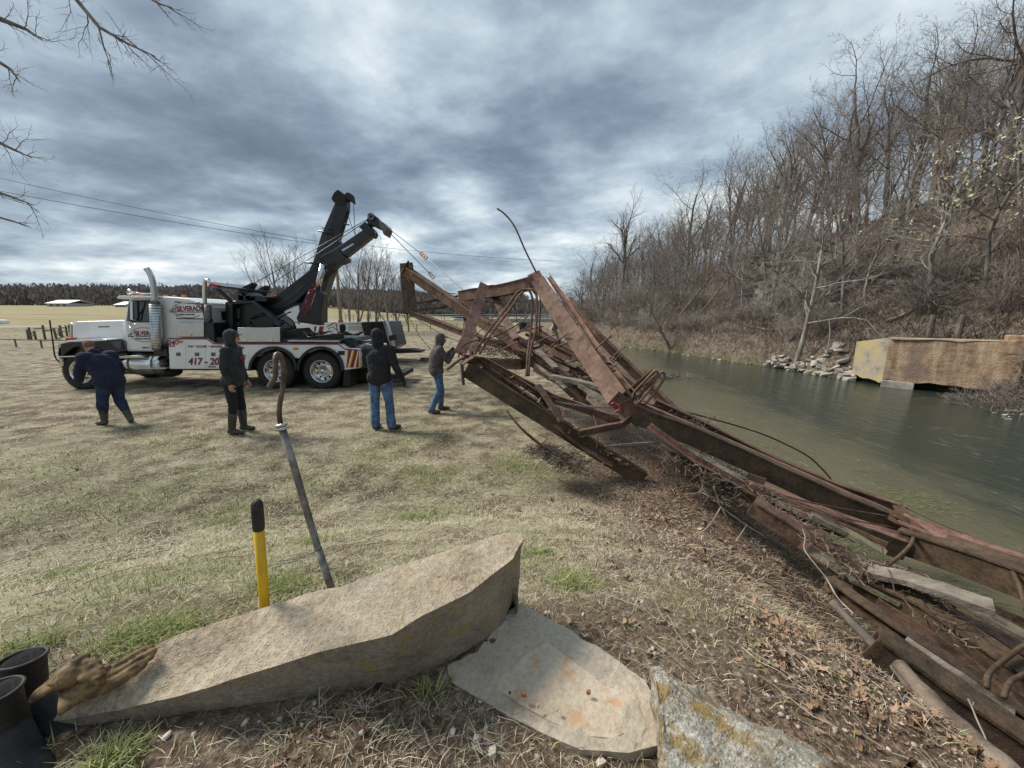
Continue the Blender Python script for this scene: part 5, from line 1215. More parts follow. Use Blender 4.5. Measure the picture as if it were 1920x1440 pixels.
for px in (470, 520, 690):
    c = gpt(px, 660, Y2 + .1, .52); o_ = MB().lathe([(.3, 0), (.48, -.02), (.52, .05), (.52, .3), (.3, .3)], c, 'Y', 28).build('wheel', M_rub, t2, smooth=True)
    MB().lathe([(.31, 0), (.28, .1), (.1, .1), (.08, .02), (1e-3, .02)], c, 'Y', 24).build('rim', M_chrome, o_, smooth=True)
YB2 = Y2 + 1.2
def bp2(l, w, name, m, bev=.03): return MB().prism(flat(l, YB2), YB2 - w / 2, YB2 + w / 2).build(name, m, t2, bevel=bev)
bp2([(520, 600), (575, 540), (590, 498), (612, 488), (640, 478), (630, 500), (610, 560), (560, 606)], .6, 'boom_base', M_black)
bp2([(588, 500), (606, 440), (632, 380), (642, 374), (654, 380), (653, 396), (640, 440), (622, 478), (606, 494)], .34, 'boom_extension', M_grey)
bp2([(616, 444), (640, 374), (654, 380), (653, 396), (640, 440), (626, 478), (612, 466)], .38, 'boom_side_plate', M_black, .01)
bp2([(625, 375), (630, 364), (637, 358), (643, 362), (644, 372), (654, 363), (661, 365), (664, 382), (660, 380), (654, 374), (650, 388), (636, 386), (630, 382)], .45, 'boom_head', M_frame)
bp2([(602, 478), (608, 466), (634, 446), (639, 454), (638, 462), (620, 486), (605, 486)], .44, 'boom_collar', M_black)
rod('boom_bracket', [PY(597, 433, YB2 - .3), PY(622, 438, YB2 - .3)], .035, M_black, t2); rod('boom_bracket', [PY(604, 427, YB2 + .3), PY(620, 430, YB2 - .3)], .03, M_black, t2); rod('boom_bracket', [PY(645, 419, YB2 - .3), PY(655, 422, YB2 - .3)], .03, M_black, t2)
bp2([(598, 560), (612, 556), (612, 606), (590, 606)], .3, 'lift_cylinder', M_black)
MB().tube([PY(605, 560, YB2), PY(611, 510, YB2)], .09, 14).build('piston_rod', M_chrome, t2, smooth=True)
rod('winch_line', [PY(663, 383, YB2), PY(666, 442, YB2)], .014, M_cable, t2); rod('winch_line', [PY(643, 372, YB2), PY(656, 414, YB2), PY(667, 442, YB2)], .014, M_cable, t2); rod('winch_line', [PY(633, 382, YB2), PY(626, 404, YB2)], .014, M_cable, t2)
MB().prism(flat([(500, 555), (560, 550), (560, 556), (500, 561)], Y2 + .4), Y2 + .4, Y2 + 1.8).build('light_bar', M_stripe, t2, bevel=.02)
MB().prism(flat([(530, 578), (560, 572), (566, 604), (536, 606)], Y2 + .4), Y2 + .4, Y2 + 1.2).build('hydraulic_tank', M_alu, t2, bevel=.03)
MB().prism(flat([(634, 600), (640, 600), (640, 606), (634, 606)], Y2 + .2), Y2 + .2, Y2 + .4).build('beacon_light', M_amber, t2)
rod('beacon_stalk', [PY(671, 606, Y2 + .3), PY(671, 590, Y2 + .3)], .03, M_orange, t2)
# ================= PEOPLE =================
def cloth(name, cols, **k): return mat(name, cols, k.pop('rough', .92), scale=k.pop('scale', 9), bump=k.pop('bump', .5), bscale=k.pop('bscale', 14), bdist=.03, **k)
M_skin = mat('skin', [(.42, .22, .16), (.52, .30, .22)], .55, scale=8)
M_navy = cloth('navy_jacket', [(.010, .014, .035), (.022, .028, .060)])
M_char = cloth('charcoal_hoodie', [(.020, .022, .026), (.045, .047, .052)])
M_blackh = cloth('black_hoodie', [(.012, .012, .014), (.028, .028, .032)])
M_greyh = cloth('grey_hoodie', [(.065, .058, .055), (.12, .108, .10)])
M_jean = cloth('blue_denim', [(.035, .075, .16), (.085, .16, .29), (.14, .23, .37)])
M_jeand = cloth('dark_denim', [(.012, .022, .05), (.03, .055, .11)])
M_blackp = cloth('black_trousers', [(.010, .011, .014), (.022, .023, .028)])
M_boot = mat('rubber_boot', [(.035, .035, .028), (.07, .068, .055)], .5, scale=8)
M_bootg = mat('green_rubber_boot', [(.05, .052, .032), (.10, .10, .07)], .55, scale=8)
M_bootb = mat('brown_work_boot', [(.08, .05, .03), (.15, .10, .065)], .8, scale=9)
M_glove = mat('dark_work_glove', [(.012, .012, .013), (.03, .03, .03)], .8, scale=20)
M_cap = cloth('maroon_cap', [(.20, .09, .08), (.30, .16, .13)])
M_hair = mat('grey_hair', [(.25, .23, .21), (.35, .32, .30)], .9, scale=60, bump=.5)
def capsule(b, a, c, ra, rb, sx=1.0, n=14, fwd=None):
    a, c = Vector(a), Vector(c); d = c - a; L = d.length or 1e-4; d = d / L
    side = (Vector(fwd).cross(d) if fwd is not None and abs(Vector(fwd).dot(d)) < .95 else d.cross(Vector((0, 1, 0)) if abs(d.y) < .9 else Vector((1, 0, 0)))).normalized(); up = d.cross(side)
    pts = [(-1, .05), (-.8, .6), (-.45, .89), (0, 1)]
    rows = [(a + d * ra * q, ra * w_) for q, w_ in pts] + [(a + d * L * f, ra + (rb - ra) * f) for f in (.33, .66)] + [(c - d * rb * q, rb * w_) for q, w_ in pts[::-1]]
    vs = []
    for p, r in rows:
        for k in range(n):
            th = 2 * math.pi * k / n; vs.append(p + side * math.cos(th) * r * sx + up * math.sin(th) * r)
    m_ = len(rows)
    fs = [(i * n + k, i * n + (k + 1) % n, (i + 1) * n + (k + 1) % n, (i + 1) * n + k) for i in range(m_ - 1) for k in range(n)] + [tuple(range(n - 1, -1, -1)), tuple((m_ - 1) * n + k for k in range(n))]
    b.add(vs, fs)
def fuse(name, b, m, parent, vox=.014, smooth=4, wrinkle=0.0, wscale=9, seed=0):
    """Union of overlapping limbs as one continuous skin."""
    me = bpy.data.meshes.new('tmp'); me.from_pydata(b.v, [], b.f)
    o = bpy.data.objects.new('tmp', me); COL.objects.link(o)
    r = o.modifiers.new('r', 'REMESH'); r.mode = 'VOXEL'; r.voxel_size = vox; r.use_smooth_shade = True
    s = o.modifiers.new('s', 'SMOOTH'); s.iterations = smooth; s.factor = .6
    dg = bpy.context.evaluated_depsgraph_get(); me2 = bpy.data.meshes.new_from_object(o.evaluated_get(dg))
    bpy.data.objects.remove(o)
    if wrinkle:
        n = len(me2.vertices); co = np.empty(n * 3, np.float32); me2.vertices.foreach_get('co', co); co = co.reshape(-1, 3)
        no = np.empty(n * 3, np.float32); me2.vertices.foreach_get('normal', no); no = no.reshape(-1, 3)
        # folds run across the limb: mostly horizontal, slanted by position
        f = fbm(co[:, 0] * wscale + co[:, 2] * 3 + seed, co[:, 2] * wscale * 1.9 + co[:, 1] * wscale * .8, 3, seed)
        g_ = fbm(co[:, 0] * wscale * .5 + 7, co[:, 2] * wscale * .6 + co[:, 1] * 3, 2, seed + 5)
        co = co + no * ((np.abs(f - .5) * -2.2 + .35) * wrinkle + (g_ - .5) * wrinkle * 1.5)[:, None]
        me2.vertices.foreach_set('co', co.astype(np.float32).ravel())
    me2.materials.clear(); me2.materials.append(m); me2.polygons.foreach_set('use_smooth', [True] * len(me2.polygons)); me2.name = name
    return link_mesh(name, me2, parent)
def hand(b, w, d, curl, side, s=1.0):
    """wrist point, direction, finger curl, side sign: palm, four fingers, thumb."""
    d = Vector(d).normalized(); inw = Vector((-side, 0, 0)); inw = (inw - d * inw.dot(d)).normalized(); acr = d.cross(inw)
    p = Vector(w); k = p + d * .085 * s
    capsule(b, p, k, .028 * s, .036 * s, .62, 10, acr)
    for i, L in enumerate((.066, .076, .072, .056)):
        q = k + acr * (.032 - i * .021) * s; dd = d
        for j in range(3):
            dd = (dd * math.cos(curl) + inw * math.sin(curl)).normalized(); e = q + dd * L * s * (.45, .32, .23)[j]
            capsule(b, q, e, .0105 * s, .0092 * s, 1, 8); q = e
    t0 = p + d * .03 * s + acr * .028 * s; t1 = t0 + (d * .6 + acr * .6 + inw * .4).normalized() * .04 * s; capsule(b, t0, t1, .013 * s, .011 * s, 1, 8); capsule(b, t1, t1 + (d * .9 + inw * .5).normalized() * .032 * s, .011 * s, .009 * s, 1, 8)
def person(loc, yaw, J, label, mats, hooded=True, cap=False, gloves=(False, False), curl=(.35, .35), boots='tall', look=(0, 1, 0), printed=False, S=1.0, bulk=1.0, flare=1.0):
    """J: joints in the figure's own frame (x to its right, y ahead, z up)."""
    root = empty('person', loc, label, 'person', rz=yaw); root.scale = (S,) * 3
    ROOT[root.name] = Vector((0, 0, 0))
    V_ = {k: Vector(v) for k, v in J.items()}
    hipL, hipR, kL, kR, aL, aR = (V_[k] for k in ('hipL', 'hipR', 'kneeL', 'kneeR', 'ankL', 'ankR'))
    pel, chest, neck, head = (V_[k] for k in ('pelvis', 'chest', 'neck', 'head'))
    sL, sR, eL, eR, wL, wR = (V_[k] for k in ('shL', 'shR', 'elL', 'elR', 'wrL', 'wrR'))
    fw = Vector((0, 1, 0)); lk = Vector(look).normalized(); rt = lk.cross(Vector((0, 0, 1))).normalized(); hu = rt.cross(lk)
    def trunk(b, g, low=0):
        capsule(b, pel, (pel + chest) / 2, .125 + g, .13 + g, 1.28, 18, fw); capsule(b, (pel + chest) / 2, chest, .13 + g, .135 + g, 1.32, 18, fw)
        for s_ in (sL, sR): capsule(b, chest.lerp(neck, .35), s_, .085 + g * .7, .062 + g, 1, 12)
        capsule(b, chest, neck, .11 + g, .055 + g * .5, 1, 14)
    def arm(b, s_, e, w_, g): capsule(b, s_, e, .056 + g, .043 + g, 1, 12); capsule(b, e, w_, .043 + g, .029 + g, 1, 12)
    def leg(b, h, k, a, g): capsule(b, h, k, .088 + g, .058 + g, 1, 14); capsule(b, k, k.lerp(a, .35), .058 + g, .058 + g * 1.2, 1, 12); capsule(b, k.lerp(a, .35), a, .058 + g * 1.2, .042 + g * flare, 1, 12)
    # body
    b = MB(); trunk(b, -.012)
    for s_, e, w_ in ((sL, eL, wL), (sR, eR, wR)): arm(b, s_, e, w_, -.006)
    for h, k, a in ((hipL, kL, aL), (hipR, kR, aR)): leg(b, h, k, a, -.010)
    for a, ft in ((aL, V_['toeL']), (aR, V_['toeR'])): capsule(b, a - Vector((0, 0, .03)), ft, .035, .03, 1.1, 10)
    capsule(b, neck - (head - neck) * .2, head, .052, .05, 1, 12)
    capsule(b, head - hu * .05 + lk * .012, head + hu * .045 - lk * .008, .068, .080, .90, 18, lk)
    capsule(b, head - hu * .085 + lk * .035, head - hu * .05 + lk * .03, .040, .052, 1.0, 12)          # jaw
    capsule(b, head + lk * .078 + hu * .012, head + lk * .103 - hu * .022, .010, .016, 1, 8)              # nose
    capsule(b, head + lk * .080 - hu * .052, head + lk * .083 - hu * .056, .014, .012, 1.8, 8, lk)        # lips
    for s_ in (-1, 1): capsule(b, head + rt * s_ * .074 - hu * .015, head + rt * s_ * .078 + hu * .02, .016, .018, .5, 8)
    for w_, e, sd, gl, cu in ((wL, eL, -1, gloves[0], curl[0]), (wR, eR, 1, gloves[1], curl[1])):
        if not gl: hand(b, w_, w_ - e, cu, sd)
    fuse('body', b, M_skin, root, .0085, 2)
    eb = MB()
    for s_ in (-1, 1): eb.ball(head + lk * .074 + rt * s_ * .030 + hu * .014, .011, 5)
    eb.build('eyes', M_inkb, root, smooth=True)
    top, trs, bts, glm, hat = mats
    # trousers
    b = MB(); capsule(b, pel - Vector((0, 0, .02)), pel + Vector((0, 0, .06)), .125, .13, 1.25, 18, fw)
    for h, k, a in ((hipL, kL, aL), (hipR, kR, aR)): leg(b, h, k, a + (k - a) * (.0 if boots == 'low' else .45), .012 * bulk)
    fuse('trousers', b, trs, root, .013, 3, .010, 11, 3)
    # top with hood
    b = MB(); trunk(b, .018 * bulk); capsule(b, pel + Vector((0, 0, .0)), pel.lerp(chest, .3), .150, .150, 1.25, 18, fw); capsule(b, hipL.lerp(pel, .45) - Vector((.02, 0, 0)), hipR.lerp(pel, .45) + Vector((.02, 0, 0)), .132 + .012 * bulk, .132 + .012 * bulk, 1, 16)
    for s_, e, w_ in ((sL, eL, wL), (sR, eR, wR)): arm(b, s_, e, w_ + (e - w_).normalized() * .01, .016 * bulk)
    if hooded:
        # hood: shell round the head, open ahead
        capsule(b, neck - (head - neck) * .1, neck.lerp(head, .6) - lk * .02, .085, .085, 1, 14)
        capsule(b, head - hu * .07 - lk * .032, head + hu * .045 - lk * .034, .096, .100, .95, 18, lk)
        for q in np.linspace(-1, 1, 9):
            sd = rt * math.sin(q * 1.25) * .083
            capsule(b, head - hu * .10 + sd - lk * .035, head + hu * (.055 + .028 * math.cos(q * 1.5)) + sd * .72 - lk * .028, .042, .036, 1, 8)
            capsule(b, head - hu * .085 + sd * 1.12 + lk * .015 * (abs(q) > .5), head + hu * (.055 + .03 * math.cos(q * 1.5)) + sd * .85 + lk * .035, .022, .024, 1, 8) if abs(q) > .6 else capsule(b, head + hu * .088 + sd * .8 - lk * .03, head + hu * .085 + sd * .8 + lk * .045, .032, .024, 1, 8)
    else:
        capsule(b, neck - Vector((0, 0, .01)), neck - fw * .04 + Vector((0, 0, .02)), .075, .07, 1.2, 12)
    fuse('hoodie' if hooded else 'jacket', b, top, root, .012, 3, .012, 8, 9)
    if cap or hat is not None:
        b = MB(); capsule(b, head + hu * .05 - lk * .01, head + hu * .062, .088, .078, .98, 18, lk)
        capsule(b, head + hu * .052 + lk * .07, head + hu * .045 + lk * .135, .012, .008, 4.2, 12, hu)
        fuse('cap', b, hat or M_inkb, root, .008, 2)
    for a, tt, kn in ((aL, V_['toeL'], kL), (aR, V_['toeR'], kR)):
        b = MB(); hl_ = a - Vector((0, 0, .035)); f_ = tt - hl_
        capsule(b, hl_ - f_.normalized() * .03, hl_ + f_ * .5, .046, .046, 1.0, 12); capsule(b, hl_ + f_ * .4, tt, .045, .038, 1.25, 12, Vector((0, 0, 1)))
        capsule(b, hl_, a + (kn - a) * (.28 if boots == 'low' else .62), .05, .058 if boots == 'low' else .072, 1, 14)
        o_ = fuse('boot', b, bts, root, .011, 2)
        b = MB(); capsule(b, hl_ - f_.normalized() * .03 - Vector((0, 0, .036)), tt - Vector((0, 0, .030)), .04, .042, 1.15, 12, Vector((0, 0, 1)))
    for w_, e, sd, gl, cu in ((wL, eL, -1, gloves[0], curl[0]), (wR, eR, 1, gloves[1], curl[1])):
        if gl:
            b = MB(); hand(b, w_, w_ - e, cu, sd, 1.12); capsule(b, w_, w_ + (e - w_).normalized() * .06, .034, .040, 1, 10); fuse('glove', b, glm, root, .0075, 1)
    if printed:
        pc = chest + fw * .158 + Vector((.0, 0, .02))
        for i in range(3): MB().box((pc.x - .10 + .02 * i, pc.y - .004, pc.z - .03 * i), (pc.x + .10 - .02 * i, pc.y + .004, pc.z + .018 - .03 * i)).build('chest_print', M_stripe, root)
    return root
STAND = dict(hipL=(-.10, 0, .90), hipR=(.10, 0, .90), kneeL=(-.115, .02, .50), kneeR=(.115, .02, .50), ankL=(-.12, -.02, .09), ankR=(.12, -.02, .09), toeL=(-.15, .15, .035), toeR=(.15, .15, .035),
             pelvis=(0, 0, .98), chest=(0, .01, 1.30), neck=(0, .0, 1.50), head=(0, .03, 1.635), shL=(-.20, 0, 1.42), shR=(.20, 0, 1.42), elL=(-.27, -.03, 1.14), elR=(.27, -.03, 1.14), wrL=(-.27, .05, .90), wrR=(.27, .05, .90))
def pose(**k): d = dict(STAND); d.update(k); return d
def stand_at(px, py):
    p = PG(px, py); return (p.x, p.y, p.z)
# hooded man at the yellow handle's far side, seen in profile facing right
person(stand_at(449, 812), R(-82), pose(pelvis=(0, .03, .98), chest=(0, .05, 1.30), neck=(0, .05, 1.50), head=(0, .09, 1.635), shL=(-.18, .04, 1.43), shR=(.18, .04, 1.43), elR=(.215, .0, 1.15), wrR=(.21, .06, .89), wrL=(-.20, .12, .90), elL=(-.22, .04, 1.15), toeL=(-.13, .16, .035), ankL=(-.12, .02, .09), ankR=(.10, -.06, .09), toeR=(.11, .11, .035)),
       'person in charcoal hoodie, hood up, black trousers, standing in profile before the wrecker body', (M_char, M_blackp, M_boot, M_glove, M_inkb), look=(0, 1, 0), printed=True, S=1.03, bulk=.8)
# man seen from behind in jeans
person(stand_at(718, 806), R(-10), pose(shL=(-.22, 0, 1.41), shR=(.22, 0, 1.41), elR=(.31, -.02, 1.14), wrR=(.38, .06, .92), elL=(-.27, .06, 1.16), wrL=(-.14, .24, 1.10), kneeL=(-.12, .01, .50), ankL=(-.125, -.02, .09), kneeR=(.14, .02, .50), ankR=(.17, .0, .09), toeR=(.23, .15, .035)),
       'person in black hooded jacket and blue jeans seen from behind, facing the trucks', (M_blackh, M_jean, M_boot, M_glove, None), gloves=(True, True), boots='low', S=1.045, bulk=1.5, flare=1.9)
# man by the wreck with both hands raised to the line
person(stand_at(822, 772), R(-68), pose(pelvis=(0, -.03, .97), chest=(0, .02, 1.28), neck=(0, .07, 1.47), head=(0, .12, 1.60), shL=(-.19, .05, 1.40), shR=(.19, .05, 1.40), elL=(-.23, .22, 1.18), elR=(.23, .20, 1.15), wrL=(-.10, .33, 1.33), wrR=(.08, .34, 1.28),
       kneeL=(-.11, .10, .50), kneeR=(.11, .03, .49), ankL=(-.12, .08, .09), ankR=(.13, -.18, .09), toeL=(-.13, .26, .035), toeR=(.16, -.02, .035)),
       'person in grey hoodie and jeans beside the wreck with gloved hands raised to the chin', (M_greyh, M_jean, M_bootb, M_glove, M_inkb), gloves=(True, True), curl=(.8, .8), boots='low', look=(0, 1, -.1), S=.985, bulk=1.35)
# man bending down at the left
person(stand_at(220, 795), R(75), pose(pelvis=(0, -.02, .88), hipL=(-.10, -.02, .82), hipR=(.10, -.02, .82), chest=(0, .15, 1.19), neck=(0, .27, 1.37), head=(0, .37, 1.48), shL=(-.20, .19, 1.31), shR=(.20, .19, 1.31), elL=(-.26, .26, 1.03), elR=(.27, .12, 1.03), wrL=(-.20, .44, .86), wrR=(.25, .22, .80),
       kneeL=(-.11, .08, .47), kneeR=(.11, .03, .47), ankL=(-.12, .12, .09), ankR=(.14, -.14, .09), toeL=(-.12, .30, .035), toeR=(.20, -.02, .035)),
       'person bending forward in navy jacket, maroon cap and rubber boots by the front wheel', (M_navy, M_jeand, M_bootg, M_glove, M_cap), hooded=False, gloves=(True, True), boots='tall', look=(-.2, .9, -.3), S=1.0, bulk=2.3)
# man beyond the deck of the near wrecker
p_ = PY(648, 690, 14.2)
person((p_.x, 14.2, hz(p_.x, 14.2)), R(-30), pose(elR=(.36, .18, 1.32), wrR=(.44, .36, 1.40)), 'person in dark hooded jacket standing between the two wreckers, only the upper body in view', (M_blackh, M_blackp, M_boot, M_glove, None), gloves=(True, True), boots='low', S=1.0, bulk=1.4)
# ================= FAR PLACE FURNITURE =================
M_conc_new = mat('pale_road_concrete', [(.36, .36, .35), (.46, .46, .44)], .85, scale=.8)
M_wood_post = mat('grey_fence_wood', [(.10, .085, .07), (.22, .19, .155)], .95, scale=5, bump=.4, stretch=(1, 1, .3))
M_pole = mat('utility_pole_wood', [(.22, .18, .14), (.36, .30, .24)], .95, scale=4, bump=.3, stretch=(1, 1, .2))
M_roof = mat('white_metal_roof', [(.60, .60, .60), (.72, .72, .72)], .5)
pp = PT(639, 600, 44); pz = hz(pp.x, pp.y)
pole = empty('utility_pole', (pp.x, pp.y, pz), 'wooden utility pole standing behind the wreckers among the bare trees', 'pole')
MB().tube([(pp.x, pp.y, pz - .5), (pp.x, pp.y, pz + 4), (pp.x, pp.y, pz + 10.6)], [.20, .18, .13], 12).build('shaft', M_pole, pole, smooth=True)
MB().box((pp.x - .9, pp.y - .18, pz + 9.9), (pp.x + .9, pp.y - .06, pz + 10.05)).build('crossarm', M_pole, pole)
for dx in (-.8, .8): MB().lathe([(.02, 0), (.06, .02), (.045, .09), (.06, .12), (.02, .17)], (pp.x + dx, pp.y - .12, pz + 10.05), 'Z', 10).build('insulator', M_frame, pole)
def wire(a, b, sag, label, r=.02):
    a, b = Vector(a), Vector(b); p = [a.lerp(b, i / 24) - Vector((0, 0, sag * 4 * (i / 24) * (1 - i / 24))) for i in range(25)]
    c = a.lerp(b, .5); o = MB().tube([q - c for q in p], r, 4, caps=False).build('power_line', M_hose); o.location = c; tag(o, label, 'cable')
wire(PT(-300, 262, 30), (pp.x - .8, pp.y - .12, pz + 10.1), .5, 'upper power line crossing the sky from the left to the pole')
wire(PT(-300, 300, 26), (pp.x + .8, pp.y - .12, pz + 9.6), .35, 'lower power line crossing the sky from the left to the pole')
wire((pp.x + .8, pp.y - .12, pz + 10.1), PT(1060, 490, 60), .3, 'thin power line running from the pole towards the river bend', .018)
# barn and farm things on the left horizon
def shed(name, px0, px1, pyb, t, hh, label, m):
    a, b = PT(px0, pyb, t), PT(px1, pyb, t); z = min(hz(a.x, a.y), hz(b.x, b.y)) - .2; c = (a + b) / 2
    r = empty(name, (c.x, c.y, z), label, 'barn')
    w_ = b.x - a.x
    MB().box((a.x, a.y, z), (b.x, a.y + 9, z + hh)).build('wall', m, r)
    pr = [(a.y - .4, z + hh - .05), (a.y + 4.5, z + hh + 1.4), (a.y + 9.4, z + hh - .05), (a.y + 4.5, z + hh + 1.1)]
    rb = MB(); rb.add([(a.x - .4, q[0], q[1]) for q in pr] + [(b.x + .4, q[0], q[1]) for q in pr], [(0, 1, 5, 4), (1, 2, 6, 5), (0, 4, 7, 3), (3, 7, 6, 2), (0, 3, 2, 1), (4, 5, 6, 7)]); rb.build('roof', M_roof, r, fix=True)
    for i in range(3): MB().box((a.x + w_ * (.15 + .3 * i), a.y - .05, z), (a.x + w_ * (.27 + .3 * i), a.y - .01, z + hh * .75)).build('door', M_wood_post, r)
shed('barn', 88, 129, 575, 150, 1.6, 'long low barn with pale metal roof before the far woods at left', M_conc_new)
shed('shed', 216, 236, 579, 150, 1.2, 'small pale shed beside the wood behind the white hood', M_conc_new)
# corral of leaning posts and rails
cr = empty('corral_fence', PG(110, 611), 'weathered wooden corral fence with leaning posts and rails beyond the truck hood', 'fence')
random.seed(21); prev = None
for i, px in enumerate([48, 53, 62, 79, 101, 108, 113, 122, 128, 139, 144, 152, 160, 165, 172]):
    g_ = PT(px, 611, 33 if px < 105 else 36 + (px % 7)); g_.z = hz(g_.x, g_.y); hh_ = random.uniform(.75, 1.25)
    MB().tube([g_ - Vector((0, 0, .2)), g_ + Vector((random.uniform(-.1, .1), 0, hh_))], .085, 6).build('post', M_wood_post, cr)
    if prev is not None:
        for k_ in (.45, .8):
            if random.random() < .8: MB().tube([prev + Vector((0, 0, k_ * hh_ + random.uniform(-.08, .08))), g_ + Vector((0, 0, k_ * hh_ + random.uniform(-.08, .08)))], .05, 5).build('rail', M_wood_post, cr)
    prev = g_
# low rail fence left, in front of the lane
lf = empty('rail_fence', PG(60, 640), 'low pipe rail fence with short posts crossing behind the truck front', 'fence')
L0, L1 = PT(-120, 632, 27), PT(132, 631, 24)
for i in range(6):
    g_ = L0.lerp(L1, (i + .35) / 5.5); z = hz(g_.x, g_.y); MB().tube([(g_.x, g_.y, z - .2), (g_.x, g_.y, z + .55)], .05, 6).build('post', M_wood_post, lf)
q0, q1 = L0.copy(), L1.copy(); q0.z = hz(q0.x, q0.y) + .52; q1.z = hz(q1.x, q1.y) + .52
MB().tube([q0, q1], .035, 6).build('rail', M_rust, lf)
# wire fence at the foot of the road bank
wf_ = empty('wire_fence', PG(830, 630), 'low wire fence along the foot of the road bank', 'fence')
A_, B_ = PT(700, 626, 50), PT(905, 622, 55); pr_ = None
for i in range(9):
    g_ = A_.lerp(B_, i / 8); g_.z = hz(g_.x, g_.y); MB().tube([g_ - Vector((0, 0, .1)), g_ + Vector((0, 0, .95))], .05, 5).build('post', M_wood_post, wf_)
    if pr_ is not None:
        for k_ in (.35, .65, .92): MB().tube([pr_ + Vector((0, 0, k_)), g_ + Vector((0, 0, k_))], .012, 3, caps=False).build('wire', M_hose, wf_)
    pr_ = g_
# road bridge over the river
rb0, rb1 = Vector((-12.5, 79.8, 0)), Vector((18, 87.7, 0)); dv = (rb1 - rb0).normalized(); nv = Vector((-dv.y, dv.x, 0)); zr = 1.45
rbr = empty('road_bridge', rb0 + Vector((0, 0, zr)), 'concrete road bridge with steel guard rails crossing the river in the distance', 'bridge')
dp = [rb0 + nv * s_ * 3.6 for s_ in (-1, 1)] + [rb1 + nv * s_ * 3.6 for s_ in (1, -1)]
MB().poly([(p.x, p.y, zr) for p in dp][::-1], [(p.x, p.y, zr - .75) for p in dp][::-1]).build('deck', M_conc_new, rbr, fix=True)
for s_ in (-1, 1):
    for zz in (.45, .85):
        a, b = rb0 + nv * 3.5 * s_ - dv * 22, rb1 + nv * 3.5 * s_; MB().tube([(a.x, a.y, zr + zz - .25), (rb0.x + nv.x * 3.5 * s_, rb0.y + nv.y * 3.5 * s_, zr + zz), (b.x, b.y, zr + zz)], .07, 5).build('guard_rail', M_alu, rbr)
    for i in range(22):
        a = rb0 + nv * 3.5 * s_ + dv * (i * 2.4 - 21); MB().tube([(a.x, a.y, zr - .6), (a.x, a.y, zr + .92)], .06, 5).build('rail_post', M_steel, rbr)
for u_ in (.12, .5, .86):
    c_ = rb0.lerp(rb1, u_); q = [c_ + nv * a + dv * b for a, b in ((-3.2, -.5), (3.2, -.5), (3.2, .5), (-3.2, .5))]
    MB().poly([(p.x, p.y, zr - .75) for p in q], [(p.x, p.y, -1.8) for p in q]).build('pier', M_conc_new, rbr, fix=True)
# guard posts along the road left of the bridge belong to the bridge rails; a white car on the far lane at the left edge
cp = PG(2, 612); car = empty('parked_car', (cp.x, cp.y, cp.z), 'pale car cut by the left edge on the far lane', 'car')
def cpr(l, y0, y1): return MB().prism([(cp.x + a, cp.z + b) for a, b in l], cp.y + y0, cp.y + y1)
cpr([(-4.2, .3), (.1, .3), (.3, .45), (.3, .85), (-.6, .95), (-4.2, 1.0)], -.9, .9).build('body', M_white, car, bevel=.08)
cpr([(-3.8, 1.0), (-.8, .93), (-1.5, 1.5), (-3.3, 1.52)], -.78, .78).build('cabin', M_glass, car, bevel=.06)
cpr([(-3.35, 1.5), (-1.5, 1.5), (-1.55, 1.54), (-3.3, 1.56)], -.74, .74).build('roof', M_white, car)
for wx in (-3.4, -.55): MB().lathe([(.12, -.1), (.33, -.1), (.35, 0), (.33, .1), (.12, .1)], (cp.x + wx, cp.y - .86, cp.z + .34), 'Y', 18).build('wheel', M_rub, car, smooth=True)
# ================= OLD ABUTMENT, STONES, LEDGES =================
def ctex():
    m = bpy.data.materials.new('stained_abutment_concrete'); m.use_nodes = True; t = NT(m.node_tree); m.node_tree.nodes.clear()
    pos = t.n('ShaderNodeNewGeometry').outputs['Position']
    vs = t.n('ShaderNodeMapping', {'Vector': pos, 'Scale': (1.2, 1.2, .22)}).outputs[0]; hs = t.n('ShaderNodeMapping', {'Vector': pos, 'Scale': (.25, .25, 5)}).outputs[0]
    a, b = t.noise(vs, 2.6, 8, .65), t.noise(hs, 1.5, 6, .6)
    f = t.math('ADD', t.math('MULTIPLY', a, .55), t.math('ADD', t.math('MULTIPLY', b, .12), t.math('MULTIPLY', t.noise(pos, 4.5, 8, .65), .33)))
    c = t.ramp(f, [(.36, (.16, .10, .06)), (.45, (.30, .19, .115)), (.53, (.43, .30, .19)), (.60, (.52, .41, .29)), (.68, (.56, .49, .39))])
    c = t.mix(t.rng(t.noise(pos, 1.1, 5), .52, .66, 0, .75), c, (.20, .15, .12))
    bn = t.n('ShaderNodeBump', {'Strength': .5, 'Distance': .05, 'Height': t.math('ADD', t.noise(pos, 14, 6), t.math('MULTIPLY', b, .6))})
    bs = t.n('ShaderNodeBsdfPrincipled', {'Base Color': c, 'Roughness': .92, 'Normal': bn.outputs[0]}); t.n('ShaderNodeOutputMaterial', {0: bs.outputs[0]}); return m
M_abut = ctex()
M_abut_y = mat('lichened_concrete', [(.24, .21, .16), (.38, .33, .25), (.40, .34, .24), (.50, .38, .14), (.42, .37, .28)], .92, scale=1.6, bump=.4, bscale=14, coords='Position', contrast=(.36, .66))
M_stone = mat('pale_limestone', [(.20, .18, .15), (.42, .38, .32), (.60, .56, .48)], .9, scale=2.5, bump=.5, bscale=12, coords='Position', contrast=(.3, .7))
M_stone_d = mat('grey_ledge_rock', [(.07, .07, .065), (.20, .19, .175), (.36, .34, .30)], .93, scale=2.2, bump=.7, bscale=9, coords='Position', contrast=(.3, .7))
cnr_b, cnr_t = PZ(1652, 722, -.95), None
cx_, cy_ = cnr_b.x, cnr_b.y
ab = empty('bridge_abutment', (cx_ + 1, cy_, -1), 'rust stained concrete abutment of the old bridge on the far bank', 'abutment')
ztop = PY(1652, 634, cy_).z
